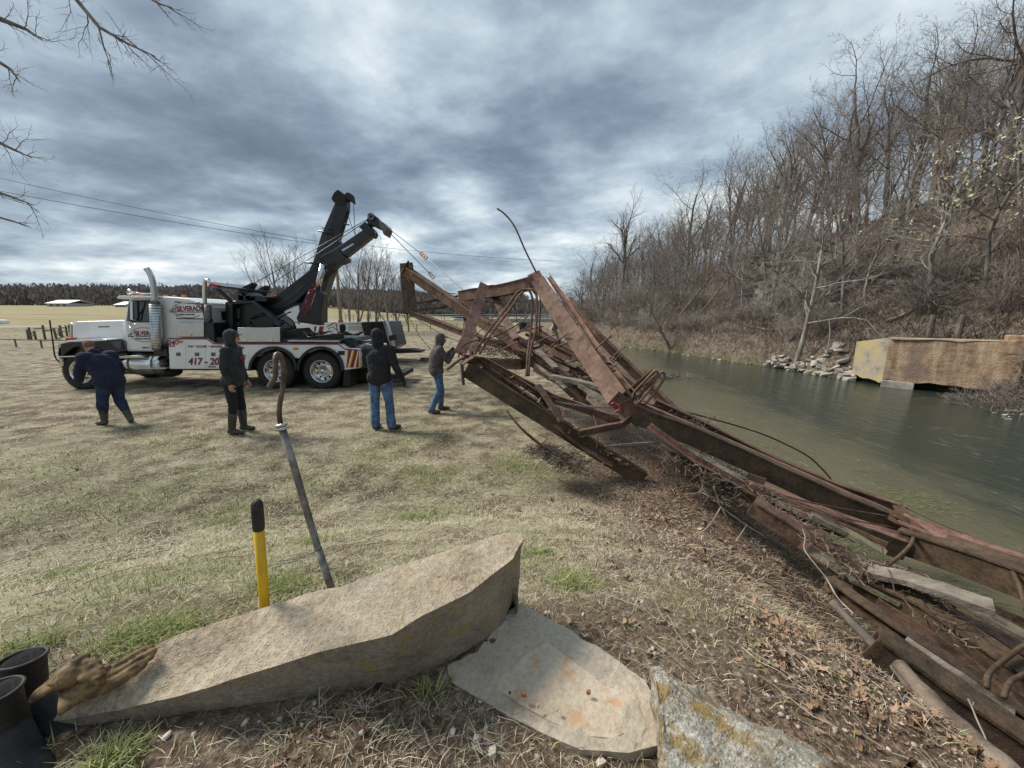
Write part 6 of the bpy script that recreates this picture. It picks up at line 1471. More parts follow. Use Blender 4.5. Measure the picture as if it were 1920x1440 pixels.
rightP = PT(1915, 700, 13.6); leftP = PT(1598, 690, 18.3)
def wall(p, q, z0, z1, th, name, m, par, z0b=None, z1b=None):
    p, q = Vector((p.x, p.y, 0)), Vector((q.x, q.y, 0)); d = (q - p).normalized(); n_ = Vector((-d.y, d.x, 0))
    if n_.x < 0: n_ = -n_
    k_ = 10; b = MB(); T, B = [], []
    for i in range(k_ + 1): T.append(p.lerp(q, i / k_) + Vector((0, 0, z1 + ((z1b if z1b is not None else z1) - z1) * i / k_ + random.uniform(-.015, .015))))
    for i in range(k_ + 1): B.append(p.lerp(q, i / k_) + Vector((0, 0, z0 + ((z0b if z0b is not None else z0) - z0) * i / k_ + random.uniform(-.05, .05))))
    vs = T + B + [v + n_ * th for v in T] + [v + n_ * th for v in B]; K = k_ + 1
    fs = []
    for i in range(k_): fs += [(i, i + 1, K + i + 1, K + i), (2 * K + i + 1, 2 * K + i, 3 * K + i, 3 * K + i + 1), (i + 1, i, 2 * K + i, 2 * K + i + 1), (K + i, K + i + 1, 3 * K + i + 1, 3 * K + i)]
    fs += [(0, K, 3 * K, 2 * K), (K - 1, 3 * K - 1, 4 * K - 1, 2 * K - 1)]
    return b.add(vs, fs).build(name, m, par, fix=True, bevel=.02)
C0 = Vector((cx_, cy_, 0)); R0 = Vector((rightP.x, rightP.y, 0)); L0_ = Vector((leftP.x, leftP.y, 0))
wall(C0, R0, -.72, ztop, .8, 'main_wall', M_abut, ab, -.66, PY(1890, 636, R0.y).z - .05)
wall(C0 + Vector((.02, 0, 0)), L0_, -.85, ztop + .02, .5, 'wing_wall', M_abut_y, ab, -.75, PT(1600, 640, 18.3).z)
wall(C0 + Vector((-.05, -.1, 0)), C0.lerp(R0, .93), ztop - .02, ztop + .05, .34, 'coping', mat('pinkish_worn_edge', [(.42, .30, .22), (.60, .47, .36)], .9, scale=4, coords='Position'), ab)
wall(C0 + Vector((-.12, -.1, 0)), C0.lerp(R0, .28), -1.4, -.70, .6, 'footing', M_stone, ab)
wall(PT(1888, 640, 13.9), PT(1960, 640, 13.3), -.8, PT(1888, 632, 13.9).z + .05, .9, 'end_block', M_abut, ab)
wall(C0 + Vector((.9, 0, 0)), R0 + Vector((.9, 0, 0)), -1.5, -.75, .5, 'gap_shade_backing', M_frame, ab)  # near-black wall added to stand in for the shade in the gap below
for px in (1743, 1797):
    p = PT(px, 625, 17.2 if px < 1760 else 16.4); z = hz(p.x, p.y)
    o = MB().tube([(0, 0, -.2), (.0, 0, .3), (.07 if px > 1760 else .03, 0, max(.62, PT(px, 590, 17.0).z - z))], [.11, .12, .10], 9).build('wooden_post', M_wood_post); o.location = (p.x, p.y, z)
    tag(o, 'short weathered post behind the abutment, the ' + ('left' if px < 1760 else 'right') + ' one of the two', 'post')
def rock(seed, sx, sy, sz):
    r_ = np.random.default_rng(seed); bm = bmesh.new()
    for i in range(16):
        a = r_.uniform(0, 6.28); q = r_.uniform(.6, 1) ; zz = r_.choice([-.5, .5]) * r_.uniform(.7, 1)
        bm.verts.new((math.cos(a) * sx * q * .5, math.sin(a) * sy * q * .5, zz * sz))
    bmesh.ops.convex_hull(bm, input=bm.verts); bmesh.ops.delete(bm, geom=[v for v in bm.verts if not v.link_faces], context='VERTS')
    me = bpy.data.meshes.new('rock'); bm.to_mesh(me); bm.free(); return me
RK = [rock(100 + i, 1, .7, .22) for i in range(5)] + [rock(200 + i, 1, .8, .42) for i in range(3)]
for me in RK[:5]: me.materials.append(M_stone)
for me in RK[5:]: me.materials.append(M_stone)
RKD = [rock(300 + i, 1, .7, .28) for i in range(5)]
for me in RKD: me.materials.append(M_stone_d)
random.seed(61)
def stone(me, p, s, label, group, name='flat_stone', tilt=.35):
    o = bpy.data.objects.new(name, me); COL.objects.link(o); o.location = p; o.scale = (s * random.uniform(.8, 1.3), s * random.uniform(.7, 1.1), s * random.uniform(.7, 1.3)); o.rotation_euler = (random.uniform(-tilt, tilt), random.uniform(-tilt, tilt), random.uniform(0, 6.28))
    return tag(o, label, 'stone', group)
for i in range(95):
    px, py = random.uniform(1430, 1600), 0
    f = (px - 1430) / 170
    t_ = 23.5 - f * 5.3; zz = random.uniform(-1.02, -.35 + .1 * f); p = PT(px, 700, t_); off = (zz + 1.0) * 1.6 - .35
    stone(random.choice(RK), (p.x + off + random.uniform(-.15, .3), p.y, max(zz, hz(p.x + off, p.y) - .02)), random.uniform(.30, .85), 'pale flat stone in the heap at the waterline left of the abutment', 'stones heaped left of the abutment')
for i in range(26):
    px = random.uniform(1865, 1975); t_ = random.uniform(11.3, 12.6); p = PT(px, 762, t_)
    stone(random.choice(RK), (p.x + random.uniform(0, .5), p.y, max(-1.0, hz(p.x, p.y))), random.uniform(.15, .4), 'pale stone at the waterline by the right edge under the abutment brush', 'stones at the right edge waterline')
for i in range(40):
    y = random.uniform(24, 48); x = float(np.interp(y, RF, XF)) + random.uniform(-.2, .4)
    stone(random.choice(RK), (x, y, max(-1.0, hz(x, y))), random.uniform(.12, .4), 'small stone on the far waterline between the leaning tree and the stone heap', 'stones along the far waterline')
for (x0, x1, y0, y1, n, s0, s1) in [(1395, 1480, 470, 590, 60, .9, 2.2), (1560, 1680, 515, 545, 26, .9, 2.0), (1690, 1760, 512, 545, 16, .8, 1.8), (1420, 1600, 455, 480, 16, .8, 1.6), (1770, 1900, 500, 520, 10, .6, 1.4), (1480, 1580, 540, 580, 12, .6, 1.4)]:
    for i in range(n):
        p = PG(random.uniform(x0, x1), random.uniform(y0, y1))
        stone(random.choice(RKD), (p.x, p.y, p.z + .05), random.uniform(s0, s1), 'grey layered rock slab jutting from the slope across the river', 'rock slabs of the hillside ledge', 'ledge_rock', .15)
for (a, b, c, r0, lab) in [((1395, 614, 24), (1440, 622, 23.5), (1500, 619, 23), .09, 'long dark fallen branch on the leafy slope left of the pale trunk'), ((1660, 608, 19), (1690, 597, 19.5), (1712, 587, 20), .09, 'dark fallen log lying on the slope above the abutment'), ((1815, 530, 21), (1840, 527, 21), (1865, 524, 21), .11, 'bare fallen trunk high on the slope at right'), ((1385, 583, 27), (1400, 587, 27), (1424, 588, 26), .16, 'short thick fallen log beside the rock ledge')]:
    P3 = [PG(*q[:2], lift=.1) for q in (a, b, c)]; log('fallen_log', P3, r0, r0 * .6, lab, M_bark, 7)
# pale plank at the stone heap
# ================= FOREGROUND CONCRETE =================
def conc(name, cols, moss, mossth, scale=1.0, peb=(.70, .63, .52), pebbly=.85):
    m = bpy.data.materials.new(name); m.use_nodes = True; t = NT(m.node_tree); m.node_tree.nodes.clear()
    pos = t.n('ShaderNodeNewGeometry').outputs['Position']
    a, b, c = t.noise(pos, 4 * scale, 8, .65), t.noise(pos, 60 * scale, 6, .7), t.noise(pos, 14, 6, .6)
    col = t.ramp(t.math('ADD', t.math('MULTIPLY', a, .5), t.math('MULTIPLY', b, .5)), [(.36 + .28 * i / (len(cols) - 1), q) for i, q in enumerate(cols)])
    vo = t.n('ShaderNodeTexVoronoi', {'Vector': pos, 'Scale': 120.0}); pe = t.rng(vo.outputs['Distance'], .20, .42, 1, 0)
    rc = t.n('ShaderNodeSeparateColor', {0: vo.outputs['Color']}); pcol = t.mix(rc.outputs[0], peb, (.30, .24, .18)); pcol = t.mix(t.math('GREATER_THAN', rc.outputs[1], .75), pcol, (.52, .36, .22))
    nrm = t.n('ShaderNodeSeparateXYZ', {0: t.n('ShaderNodeNewGeometry').outputs['True Normal']}).outputs[2]
    upm = t.rng(nrm, .35, .7)
    col = t.mix(t.math('MULTIPLY', t.math('MULTIPLY', pe, t.math('GREATER_THAN', rc.outputs[2], .35)), t.math('MULTIPLY', upm, pebbly)), col, pcol)
    col = t.mix(t.rng(c, mossth, mossth + .08, 0, .8), col, moss)
    h = t.math('ADD', t.math('MULTIPLY', pe, .5 * pebbly), t.math('MULTIPLY', b, .9))
    bn = t.n('ShaderNodeBump', {'Strength': .8, 'Distance': .006, 'Height': h})
    bs = t.n('ShaderNodeBsdfPrincipled', {'Base Color': col, 'Roughness': .93, 'Normal': bn.outputs[0]}); bs.inputs['Specular IOR Level'].default_value = .25
    t.n('ShaderNodeOutputMaterial', {0: bs.outputs[0]}); return m
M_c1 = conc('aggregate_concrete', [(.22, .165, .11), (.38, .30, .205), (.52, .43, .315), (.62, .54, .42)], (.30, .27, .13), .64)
M_c1s = conc('aggregate_concrete_shaded_side', [(.16, .135, .10), (.30, .25, .19), (.43, .37, .29)], (.33, .28, .06), .58)  # darker copy of the top: front face's shade put into the colour, plus lichen
M_c2 = conc('pale_slab_concrete', [(.32, .27, .20), (.49, .42, .325), (.60, .52, .41)], (.50, .36, .24), .60, peb=(.60, .55, .47), pebbly=.15)
M_c2b = conc('worn_limy_concrete', [(.42, .33, .23), (.58, .48, .36), (.68, .60, .49)], (.56, .34, .19), .57, peb=(.7, .64, .55), pebbly=.05)
M_c3 = conc('lichen_concrete', [(.12, .10, .075), (.27, .235, .175), (.46, .43, .36), (.66, .645, .59)], (.27, .17, .045), .49, 1.6, peb=(.7, .7, .66))
def blockmesh(name, top, base, m, parent, sub=3, rough=.006, side=None):
    """A broken block: top outline and base outline, edges subdivided and roughened."""
    bm = bmesh.new(); T = [bm.verts.new(p) for p in top]; B = [bm.verts.new(p) for p in base]; n = len(T)
    bm.faces.new(T)
    for i in range(n):
        f = bm.faces.new((T[(i + 1) % n], T[i], B[i], B[(i + 1) % n]));
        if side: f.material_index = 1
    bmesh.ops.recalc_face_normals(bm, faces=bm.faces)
    bmesh.ops.triangulate(bm, faces=bm.faces[:1])
    for _ in range(sub):
        bmesh.ops.subdivide_edges(bm, edges=bm.edges[:], cuts=1, use_grid_fill=True)
    c = sum((Vector(p) for p in top), Vector()) / n
    V_ = np.array([v.co[:] for v in bm.verts])
    d1 = (fbm(V_[:, 0] * 9 + V_[:, 2] * 5, V_[:, 1] * 9 + V_[:, 2] * 7, 4, 3) - .5) * 2; d2 = (fbm(V_[:, 0] * 33 + V_[:, 2] * 19, V_[:, 1] * 33 - V_[:, 2] * 23, 3, 13) - .5) * 2
    bm.normal_update()
    for v, a, b in zip(bm.verts, d1, d2): v.co += v.normal * (a * rough * 2.2 + b * rough)
    for v in bm.verts: v.co -= c
    me = bpy.data.meshes.new(name); bm.to_mesh(me); bm.free(); me.materials.append(m)
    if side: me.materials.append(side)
    me.polygons.foreach_set('use_smooth', [False] * len(me.polygons))
    o = link_mesh(name, me, parent); o.location = c; return o
def Pz(l): return [PZ(a, b, c) for a, b, c in l]
# slab 1: broken wing of concrete across the foreground
ft = [(100, 1352, 1.02), (128, 1318, 1.06), (205, 1262, 1.10), (292, 1206, 1.13), (395, 1172, 1.15), (497, 1140, 1.165), (620, 1103, 1.18), (760, 1056, 1.20), (870, 1023, 1.215), (930, 1005, 1.225), (958, 997, 1.23), (976, 1000, 1.23), (981, 1012, 1.225),
      (962, 1048, 1.21), (930, 1072, 1.20), (885, 1108, 1.19), (842, 1130, 1.185), (790, 1155, 1.175), (735, 1190, 1.16), (600, 1222, 1.14), (500, 1254, 1.12), (400, 1286, 1.10), (300, 1315, 1.07), (215, 1334, 1.04)]
top1 = Pz(ft)
low = {13: (962, 1100, 1.03), 14: (935, 1150, .97), 15: (890, 1183, .96), 16: (845, 1208, .95), 17: (800, 1232, .95), 18: (733, 1270, .94), 19: (610, 1300, .95), 20: (505, 1316, .96), 21: (400, 1330, .97), 22: (300, 1345, .98), 23: (215, 1350, .98)}
base1 = []
for i, p in enumerate(top1):
    if i in low: q = PZ(*low[i]); base1.append((q.x, q.y, q.z - .06))
    elif i == 12: q = PZ(970, 1125, 1.0); base1.append((q.x, q.y, q.z - .06))
    elif i == 11: q = PZ(972, 1120, 1.0); base1.append((q.x, q.y + .04, .9))
    else: base1.append((p.x, p.y + .02, .80))
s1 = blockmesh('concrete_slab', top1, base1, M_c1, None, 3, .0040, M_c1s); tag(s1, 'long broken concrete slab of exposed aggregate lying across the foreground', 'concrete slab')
# lip left where the front breaks off
# slab 2
t2_ = Pz([(977, 1129, .93), (1006, 1146, .925), (1090, 1195, .92), (1163, 1239, .92), (1212, 1274, .92), (1236, 1320, .93), (1240, 1396, .93), (1180, 1412, .93), (1090, 1405, .92), (1016, 1374, .91), (960, 1345, .905), (918, 1320, .90), (874, 1295, .90), (843, 1276, .90), (842, 1249, .90), (894, 1222, .90), (930, 1180, .91), (955, 1145, .92)])
s2 = blockmesh('concrete_footing', t2_, [(p.x, p.y, .70) for p in t2_], M_c2, None, 3, .005); tag(s2, 'flat pale concrete footing set in the dirt between the two slabs', 'concrete slab')
t2b = Pz([(1024, 1200, .930), (1075, 1238, .930), (1128, 1277, .930), (1160, 1290, .930), (1208, 1296, .930), (1216, 1340, .932), (1212, 1376, .932), (1170, 1384, .930), (1095, 1376, .926), (1030, 1348, .920), (975, 1318, .915), (925, 1284, .911), (955, 1254, .915), (985, 1226, .922)])
c_ = s2.location
t2b = [p - Vector((0, 0, .005)) for p in t2b]
o = blockmesh('worn_panel', t2b, [(p.x, p.y, p.z - .03) for p in t2b], M_c2b, None, 3, .0025)
o.parent = s2; o.location = o.location - c_
# slab 3
t3_ = Pz([(1222, 1252, 1.17), (1240, 1252, 1.172), (1287, 1290, 1.165), (1383, 1350, 1.16), (1450, 1390, 1.16), (1535, 1440, 1.16), (1600, 1500, 1.15), (1300, 1560, 1.16), (1262, 1480, 1.175), (1245, 1380, 1.175), (1230, 1300, 1.175)])
b3_ = Pz([(1214, 1258, 1.0), (1245, 1258, .93), (1310, 1285, .93), (1400, 1340, .93), (1470, 1380, .93), (1560, 1430, .93), (1630, 1490, .93), (1280, 1620, .93), (1242, 1500, .95), (1236, 1420, .93), (1218, 1320, .93)])
s3 = blockmesh('lichen_block', t3_, b3_, M_c3, None, 3, .010); tag(s3, 'wedge of broken concrete crusted with white and orange lichen at the bottom edge', 'concrete block')
# ================= TOOLS, BOOTS, GLOVES =================
M_yelf = mat('yellow_fibreglass', [(.70, .40, .008), (.82, .50, .015), (.60, .33, .01)], .38, scale=14, stretch=(1, 1, .3), contrast=(.3, .62))
M_grip = mat('black_tape', [(.012, .011, .010), (.045, .042, .038)], .5, scale=18, bump=.6, bscale=40)
h0, h1 = PT(500, 1180, 1.27), PT(481, 937, 1.13)
hd = empty('tool_handle', h0, 'yellow fibreglass tool handle with black taped end standing up behind the slab', 'tool')
d_ = (h1 - h0); gr = h0 + d_ * .80
MB().tube([h0 - d_ * .35, gr], .0148, 20).build('shaft', M_yelf, hd, smooth=True)
MB().tube([gr - d_ * .006, gr + d_ * .02, h0 + d_ * .92, h0 + d_ * .97, h0 + d_ * .992, h1 + d_ * .004], [.0160, .0166, .0166, .0160, .012, .004], 20).build('grip', M_grip, hd, smooth=True)
M_pipe = mat('scuffed_steel_pipe', [(.10, .09, .075), (.22, .20, .175), (.36, .34, .30)], .5, .45, scale=18, bump=.2, bscale=40, detail=9)
M_bar = mat('brown_steel_bar', [(.06, .038, .025), (.15, .10, .07), (.26, .20, .15)], .45, .6, scale=12, bump=.3, bscale=50)
p0, p1, p2 = PT(627, 1120, 1.36), PT(596, 1028, 1.33), PT(528, 800, 1.28)
dg_ = empty('digging_bar', p0, 'steel pipe with a hooked bar at its top leaning behind the slab', 'tool')
MB().tube([p0 + (p0 - p1) * .6, p1], .0125, 18).build('lower_pipe', M_pipe, dg_, smooth=True)
MB().tube([p1 - (p2 - p1) * .004, p1, p1.lerp(p2, .3), p1.lerp(p2, .7) + Vector((.002, 0, .001)), p2], [.0145, .0118, .0115, .0118, .0122], 18).build('upper_pipe', M_pipe, dg_, smooth=True)
u_ = (p2 - p1).normalized()
for k_ in (0, .012): MB().tube([p2 + u_ * (k_ - .012), p2 + u_ * (k_ - .010), p2 + u_ * (k_ - .003), p2 + u_ * (k_ - .001)], [.015, .0200, .0200, .015], 18).build('collar', M_alu, dg_, smooth=True)
rod('hook', [PT(527, 800, 1.28), PT(525, 788, 1.28), PT(523.5, 770, 1.28), PT(526, 750, 1.28), PT(530, 728, 1.28), PT(531.5, 694, 1.28), PT(529, 676, 1.27), PT(524, 665, 1.26), PT(518, 665, 1.25), PT(516, 674, 1.24), PT(516.5, 690, 1.23), PT(516, 706, 1.225), PT(510, 717, 1.22), PT(503, 728, 1.215)], .0080, M_bar, dg_, n=14, smooth=5)
# rubber boots at the left edge
M_rb = mat('black_rubber', [(.010, .010, .010), (.026, .025, .023), (.075, .065, .05)], .62, scale=16, bump=.35, bscale=30, contrast=(.35, .75))
M_lin = mat('grey_lining', [(.16, .15, .13), (.30, .28, .25)], .95, scale=60, bump=.3)
def boot(c, yaw, label, s=1.0, lean=.0):
    root = empty('rubber_boot', c, label, 'boot', rz=yaw); root.rotation_euler = (lean, 0, yaw); root.scale = (s,) * 3; ROOT[root.name] = Vector((0, 0, 0))
    secs = [(-.10, 0, .0), ]
    # foot: sections along +x (toe) of half width and height
    rows = []
    for x, w_, z0_, z1_ in [(-.085, .012, .03, .06), (-.075, .034, .012, .10), (-.045, .041, .008, .135), (0, .042, .006, .15), (.045, .043, .006, .125), (.09, .048, .006, .088), (.14, .052, .006, .074), (.18, .045, .008, .062), (.20, .026, .012, .048), (.208, .008, .02, .035)]:
        rows.append([(x, w_ * math.cos(a) * (1 if math.sin(a) > 0 else 1.02), (z0_ + z1_) / 2 + (z1_ - z0_) / 2 * math.copysign(abs(math.sin(a)) ** (.8 if math.sin(a) > 0 else .4), math.sin(a))) for a in [2 * math.pi * k / 18 for k in range(18)]])
    b = MB(); n = 18; vs = [p for r_ in rows for p in r_]; fs = [(i * n + k, i * n + (k + 1) % n, (i + 1) * n + (k + 1) % n, (i + 1) * n + k) for i in range(len(rows) - 1) for k in range(n)] + [tuple(range(n)), tuple((len(rows) - 1) * n + k for k in range(n))]
    b.add(vs, fs)
    shp = [(.09, .050, .040, -.020), (.13, .047, .041, -.022), (.17, .049, .043, -.024), (.215, .054, .048, -.026), (.235, .057, .050, -.027)]
    vs = []
    for z, rx, ry, ox in shp:
        for k in range(24):
            a = 2 * math.pi * k / 24; wv = 1 + .03 * math.sin(3 * a + z * 30); vs.append((ox + rx * math.cos(a) * wv, ry * math.sin(a) * wv, z + .008 * math.cos(a + 1)))
    m_ = len(shp); fs = [(i * 24 + k, i * 24 + (k + 1) % 24, (i + 1) * 24 + (k + 1) % 24, (i + 1) * 24 + k) for i in range(m_ - 1) for k in range(24)]
    b.add(vs, fs); b.build('upper', M_rb, root, smooth=True, fix=True)
    rim = [(-.027 + .057 * math.cos(a), .050 * math.sin(a), .235 + .008 * math.cos(a + 1)) for a in [2 * math.pi * k / 28 for k in range(29)]]
    MB().tube(rim, .0052, 8, caps=False).build('collar', M_rb, root, smooth=True)
    MB().lathe([(.046, .232), (.043, .18), (.038, .12), (.03, .06), (1e-3, .03)], (-.025, 0, 0), 'Z', 24).build('lining', M_lin, root, smooth=True, fix=True)
    sb = MB(); prof = [(.052, .0), (.055, .012), (.05, .018)]
    ol = [(-.088, .0), (-.08, .035), (-.03, .046), (.05, .047), (.12, .056), (.18, .050), (.212, .022), (.218, 0), (.212, -.022), (.18, -.050), (.12, -.056), (.05, -.047), (-.03, -.046), (-.08, -.035)]
    sb.poly([(x, y, .017) for x, y in ol], [(x * .98, y * .96, -.008) for x, y in ol]).build('sole', mat('boot_sole', [(.05, .048, .045), (.10, .095, .085)], .8, scale=12, bump=.3), root, bevel=.003, fix=True)
    return root
bq = PZ(8, 1290, 1.16)
boot(Vector((bq.x + .012, bq.y - .01, .955)), R(-30), 'black rubber boot cut by the left edge, the nearer of the pair', .86, .05)
boot(Vector((bq.x - .045, bq.y + .070, .955)), R(-14), 'black rubber boot cut by the left edge, the farther one of the pair', .86, -.05)
# leather work gloves
M_lea = mat('tan_leather', [(.05, .032, .018), (.13, .083, .038), (.26, .175, .075), (.10, .068, .042)], .82, scale=26, bump=.5, bscale=45, bdist=.004, contrast=(.3, .7))
def leather_glove(pts_palm, fingers, thumb, label, cuff):
    b = MB()
    for (p, q, r0, r1, sx) in pts_palm: capsule(b, p, q, r0, r1, sx, 14, (0, 0, 1))
    for f in fingers:
        for (p, q), r_ in zip(zip(f[:-1], f[1:]), (.0102, .0092, .0086)): capsule(b, p, q, r_, r_ * .93, 1.0, 10)
    for (p, q), r_ in zip(zip(thumb[:-1], thumb[1:]), (.014, .012)): capsule(b, p, q, r_, r_ * .9, 1, 10)
    root = empty('work_glove', pts_palm[0][0], label, 'glove'); ROOT[root.name] = Vector((0, 0, 0))
    me_ = MB(); lo = root.location
    b.v = [(x - lo.x, y - lo.y, z - lo.z) for x, y, z in b.v]
    fuse('glove_leather', b, M_lea, root, .0034, 1, .0036, 34, 4)
    c0, c1, r0 = cuff; c0, c1 = Vector(c0) - lo, Vector(c1) - lo; d = (c1 - c0).normalized(); a = d.cross(Vector((0, 0, 1))).normalized(); u = a.cross(d); cb = MB(); n = 20; vs = []
    for q, rr in ((0, .82), (.5, 1.0), (.97, 1.12), (1.0, 1.10), (.97, 1.02), (.5, .88), (0, .7)):
        for k in range(n):
            th = 2 * math.pi * k / n; vs.append(c0 + (c1 - c0) * q + a * math.cos(th) * r0 * rr + u * (.36 + .07 * math.sin(3 * th)) * math.sin(th) * r0 * rr)
    cb.add(vs, [(i * n + k, i * n + (k + 1) % n, (i + 1) * n + (k + 1) % n, (i + 1) * n + k) for i in range(6) for k in range(n)])
    cb.build('cuff', M_lea, root, smooth=True, fix=True)
    return root
g = lambda px, py, z: PZ(px, py, z)
fA = [[g(196, 1262, 1.118), g(228, 1243, 1.122), g(258, 1224, 1.135), g(284, 1212, 1.142)], [g(202, 1270, 1.112), g(232, 1253, 1.118), g(262, 1234, 1.130), g(288, 1220, 1.140)], [g(206, 1280, 1.108), g(235, 1264, 1.112), g(262, 1246, 1.122), g(284, 1232, 1.130)], [g(200, 1290, 1.10), g(228, 1276, 1.105), g(252, 1260, 1.112), g(270, 1248, 1.118)]]
leather_glove([(g(140, 1300, 1.10), g(180, 1278, 1.108), .024, .030, 1.5), (g(180, 1278, 1.108), g(205, 1266, 1.110), .028, .020, 1.6)], fA, [g(160, 1290, 1.118), g(182, 1268, 1.140), g(200, 1254, 1.150)],
              'dirty tan leather work glove lying flat on the slab with fingers pointing right', (g(150, 1298, 1.10), g(112, 1316, 1.10), .045))
fB = [[g(150, 1246, 1.16), g(168, 1240, 1.172), g(182, 1244, 1.165), g(190, 1252, 1.15)], [g(156, 1254, 1.155), g(174, 1248, 1.168), g(188, 1254, 1.16), g(194, 1262, 1.148)], [g(158, 1262, 1.15), g(176, 1258, 1.16), g(190, 1264, 1.152), g(194, 1272, 1.142)], [g(156, 1270, 1.145), g(172, 1268, 1.152), g(184, 1274, 1.146), g(188, 1280, 1.138)]]
leather_glove([(g(112, 1275, 1.12), g(140, 1262, 1.145), .022, .027, 1.4)], fB, [g(130, 1262, 1.15), g(146, 1240, 1.17), g(160, 1232, 1.175)], 'yellowish leather work glove, crumpled behind the flat one beside the boots', (g(125, 1270, 1.13), g(92, 1285, 1.11), .042))
# ================= GROUND COVER =================
def in_slab(x, y):
    m_ = np.zeros(len(x), bool)
    for poly in (top1 + [], t2_, t3_):
        P_ = [(p.x, p.y) for p in poly]; ins = np.zeros(len(x), bool)
        for (x0, y0), (x1, y1) in zip(P_, P_[1:] + P_[:1]):
            c = ((y0 > y) != (y1 > y)) & (x < (x1 - x0) * (y - y0) / (y1 - y0 + 1e-12) + x0); ins ^= c
        m_ |= ins
    return m_
def island_mat(name, stops, rough=.9):
    m = bpy.data.materials.new(name); m.use_nodes = True; t = NT(m.node_tree); m.node_tree.nodes.clear()
    r_ = t.n('ShaderNodeNewGeometry').outputs['Random Per Island']; pos = t.n('ShaderNodeNewGeometry').outputs['Position']
    f = t.math('ADD', t.math('MULTIPLY', r_, .75), t.math('MULTIPLY', t.noise(pos, 3, 4), .25))
    c = t.ramp(f, stops); bs = t.n('ShaderNodeBsdfPrincipled', {'Base Color': c, 'Roughness': rough}); bs.inputs['Specular IOR Level'].default_value = .25
    t.n('ShaderNodeOutputMaterial', {0: bs.outputs[0]}); return m
M_straw = island_mat('straw', [(.0, (.22, .165, .10)), (.3, (.46, .385, .25)), (.6, (.64, .565, .40)), (.85, (.78, .715, .54)), (1, (.42, .42, .20))])
M_grass = island_mat('green_grass', [(.0, (.15, .17, .05)), (.4, (.27, .31, .10)), (.7, (.42, .44, .19)), (1, (.62, .57, .33))])
M_bank = island_mat('bank_straw', [(.0, (.07, .045, .03)), (.3, (.20, .13, .088)), (.55, (.40, .29, .20)), (.8, (.62, .50, .36)), (1, (.76, .68, .53))])
def masks(x, y):
    z = height(x, y); return {k: v for k, v in zone_masks(x, y, z)}, z
def scat(r_, n, rmin, rmax, half=60, pw=1.0):
    a = r_.uniform(-R(half), R(half), n); r = (rmin ** pw + (rmax ** pw - rmin ** pw) * r_.uniform(0, 1, n)) ** (1 / pw); return r * np.sin(a), r * np.cos(a)
def field_pts(kind, rmin, rmax, pw, half=62):
    def f(r_, n):
        x, y = scat(r_, n, rmin, rmax, half, pw); M_, z = masks(x, y); u = r_.uniform(0, 1, len(x)); pat = fbm(x * 2.2, y * 2.2, 4, 71)
        if kind == 'straw': k = (u < (1 - M_['litter'] * .9) * (.45 + .8 * sst(.35, .6, pat)))
        elif kind == 'green': k = u < (.10 + .55 * M_['green']) * (1 - M_['litter'] * .8)
        else: k = u < M_['litter'] * (.35 + .9 * sst(.35, .6, pat))
        k &= ~in_slab(x, y) & (z > -.95)
        return x[k], y[k]
    return f
o = ribbons('dry_grass', 150000, field_pts('straw', .7, 3.2, 1.3), .02, .065, .0011, M_straw, 1.15, 11, lay=.8, curl=.5); tag(o, 'short dry straw coloured grass near the slab', 'grass')
o = ribbons('dry_grass', 150000, field_pts('straw', 3.0, 9, 1.1), .03, .085, .0026, M_straw, 1.1, 12, lay=.8, curl=.5); tag(o, 'short dry grass of the mown field', 'grass')
o = ribbons('dry_grass', 70000, field_pts('straw', 8, 24, 1.1), .04, .10, .006, M_straw, 1.0, 14, lay=.7, curl=.4); tag(o, 'dry grass of the field around the wreckers', 'grass')
o = ribbons('green_grass', 150000, field_pts('green', .8, 5, 1.4), .025, .08, .0014, M_grass, .6, 13, curl=.35); tag(o, 'green grass tufts growing through the dry turf', 'grass')
o = ribbons('green_grass', 120000, field_pts('green', 4.5, 14, 1.2), .03, .09, .0035, M_grass, .6, 15, curl=.35); tag(o, 'greener patches of the mown field', 'grass')
o = ribbons('bank_litter', 210000, field_pts('litter', .6, 3.0, 1.3, 70), .010, .048, .0012, M_bank, 1.35, 16, lay=.5, curl=.4); tag(o, 'brown stalks and straw matted on the bank in the foreground', 'ground litter')
o = ribbons('bank_litter', 90000, field_pts('litter', 2.8, 9, 1.1, 60), .04, .14, .003, M_bank, 1.25, 17, lay=.6, curl=.4); tag(o, 'brown stalks matted on the bank under the wreck', 'ground litter')
# hand placed green tufts
r_ = np.random.default_rng(5); tx, ty = [], []
for px, py, s, n in [(300, 1188, .10, 900), (255, 1200, .06, 500), (530, 1105, .07, 600), (105, 1082, .07, 500), (1075, 1095, .06, 500), (785, 972, .08, 500), (585, 1018, .06, 350), (570, 965, .05, 250), (955, 872, .14, 500), (790, 888, .1, 400), (210, 1432, .03, 250), (790, 1290, .03, 200), (65, 1218, .05, 250), (900, 1075, .04, 200), (1010, 1040, .05, 300), (420, 980, .1, 350), (35, 1330, .03, 120)]:
    p = PG(px, py); tx.append(p.x + r_.normal(0, s, n)); ty.append(p.y + r_.normal(0, s * .7, n))
tx, ty = np.concatenate(tx), np.concatenate(ty); k_ = ~in_slab(tx, ty)
o = ribbons('green_tufts', 1, lambda a, b: (tx[k_], ty[k_]), .03, .085, .0016, M_grass, .45, 19, curl=.4); tag(o, 'bright green tufts of new grass in the dry turf', 'grass')
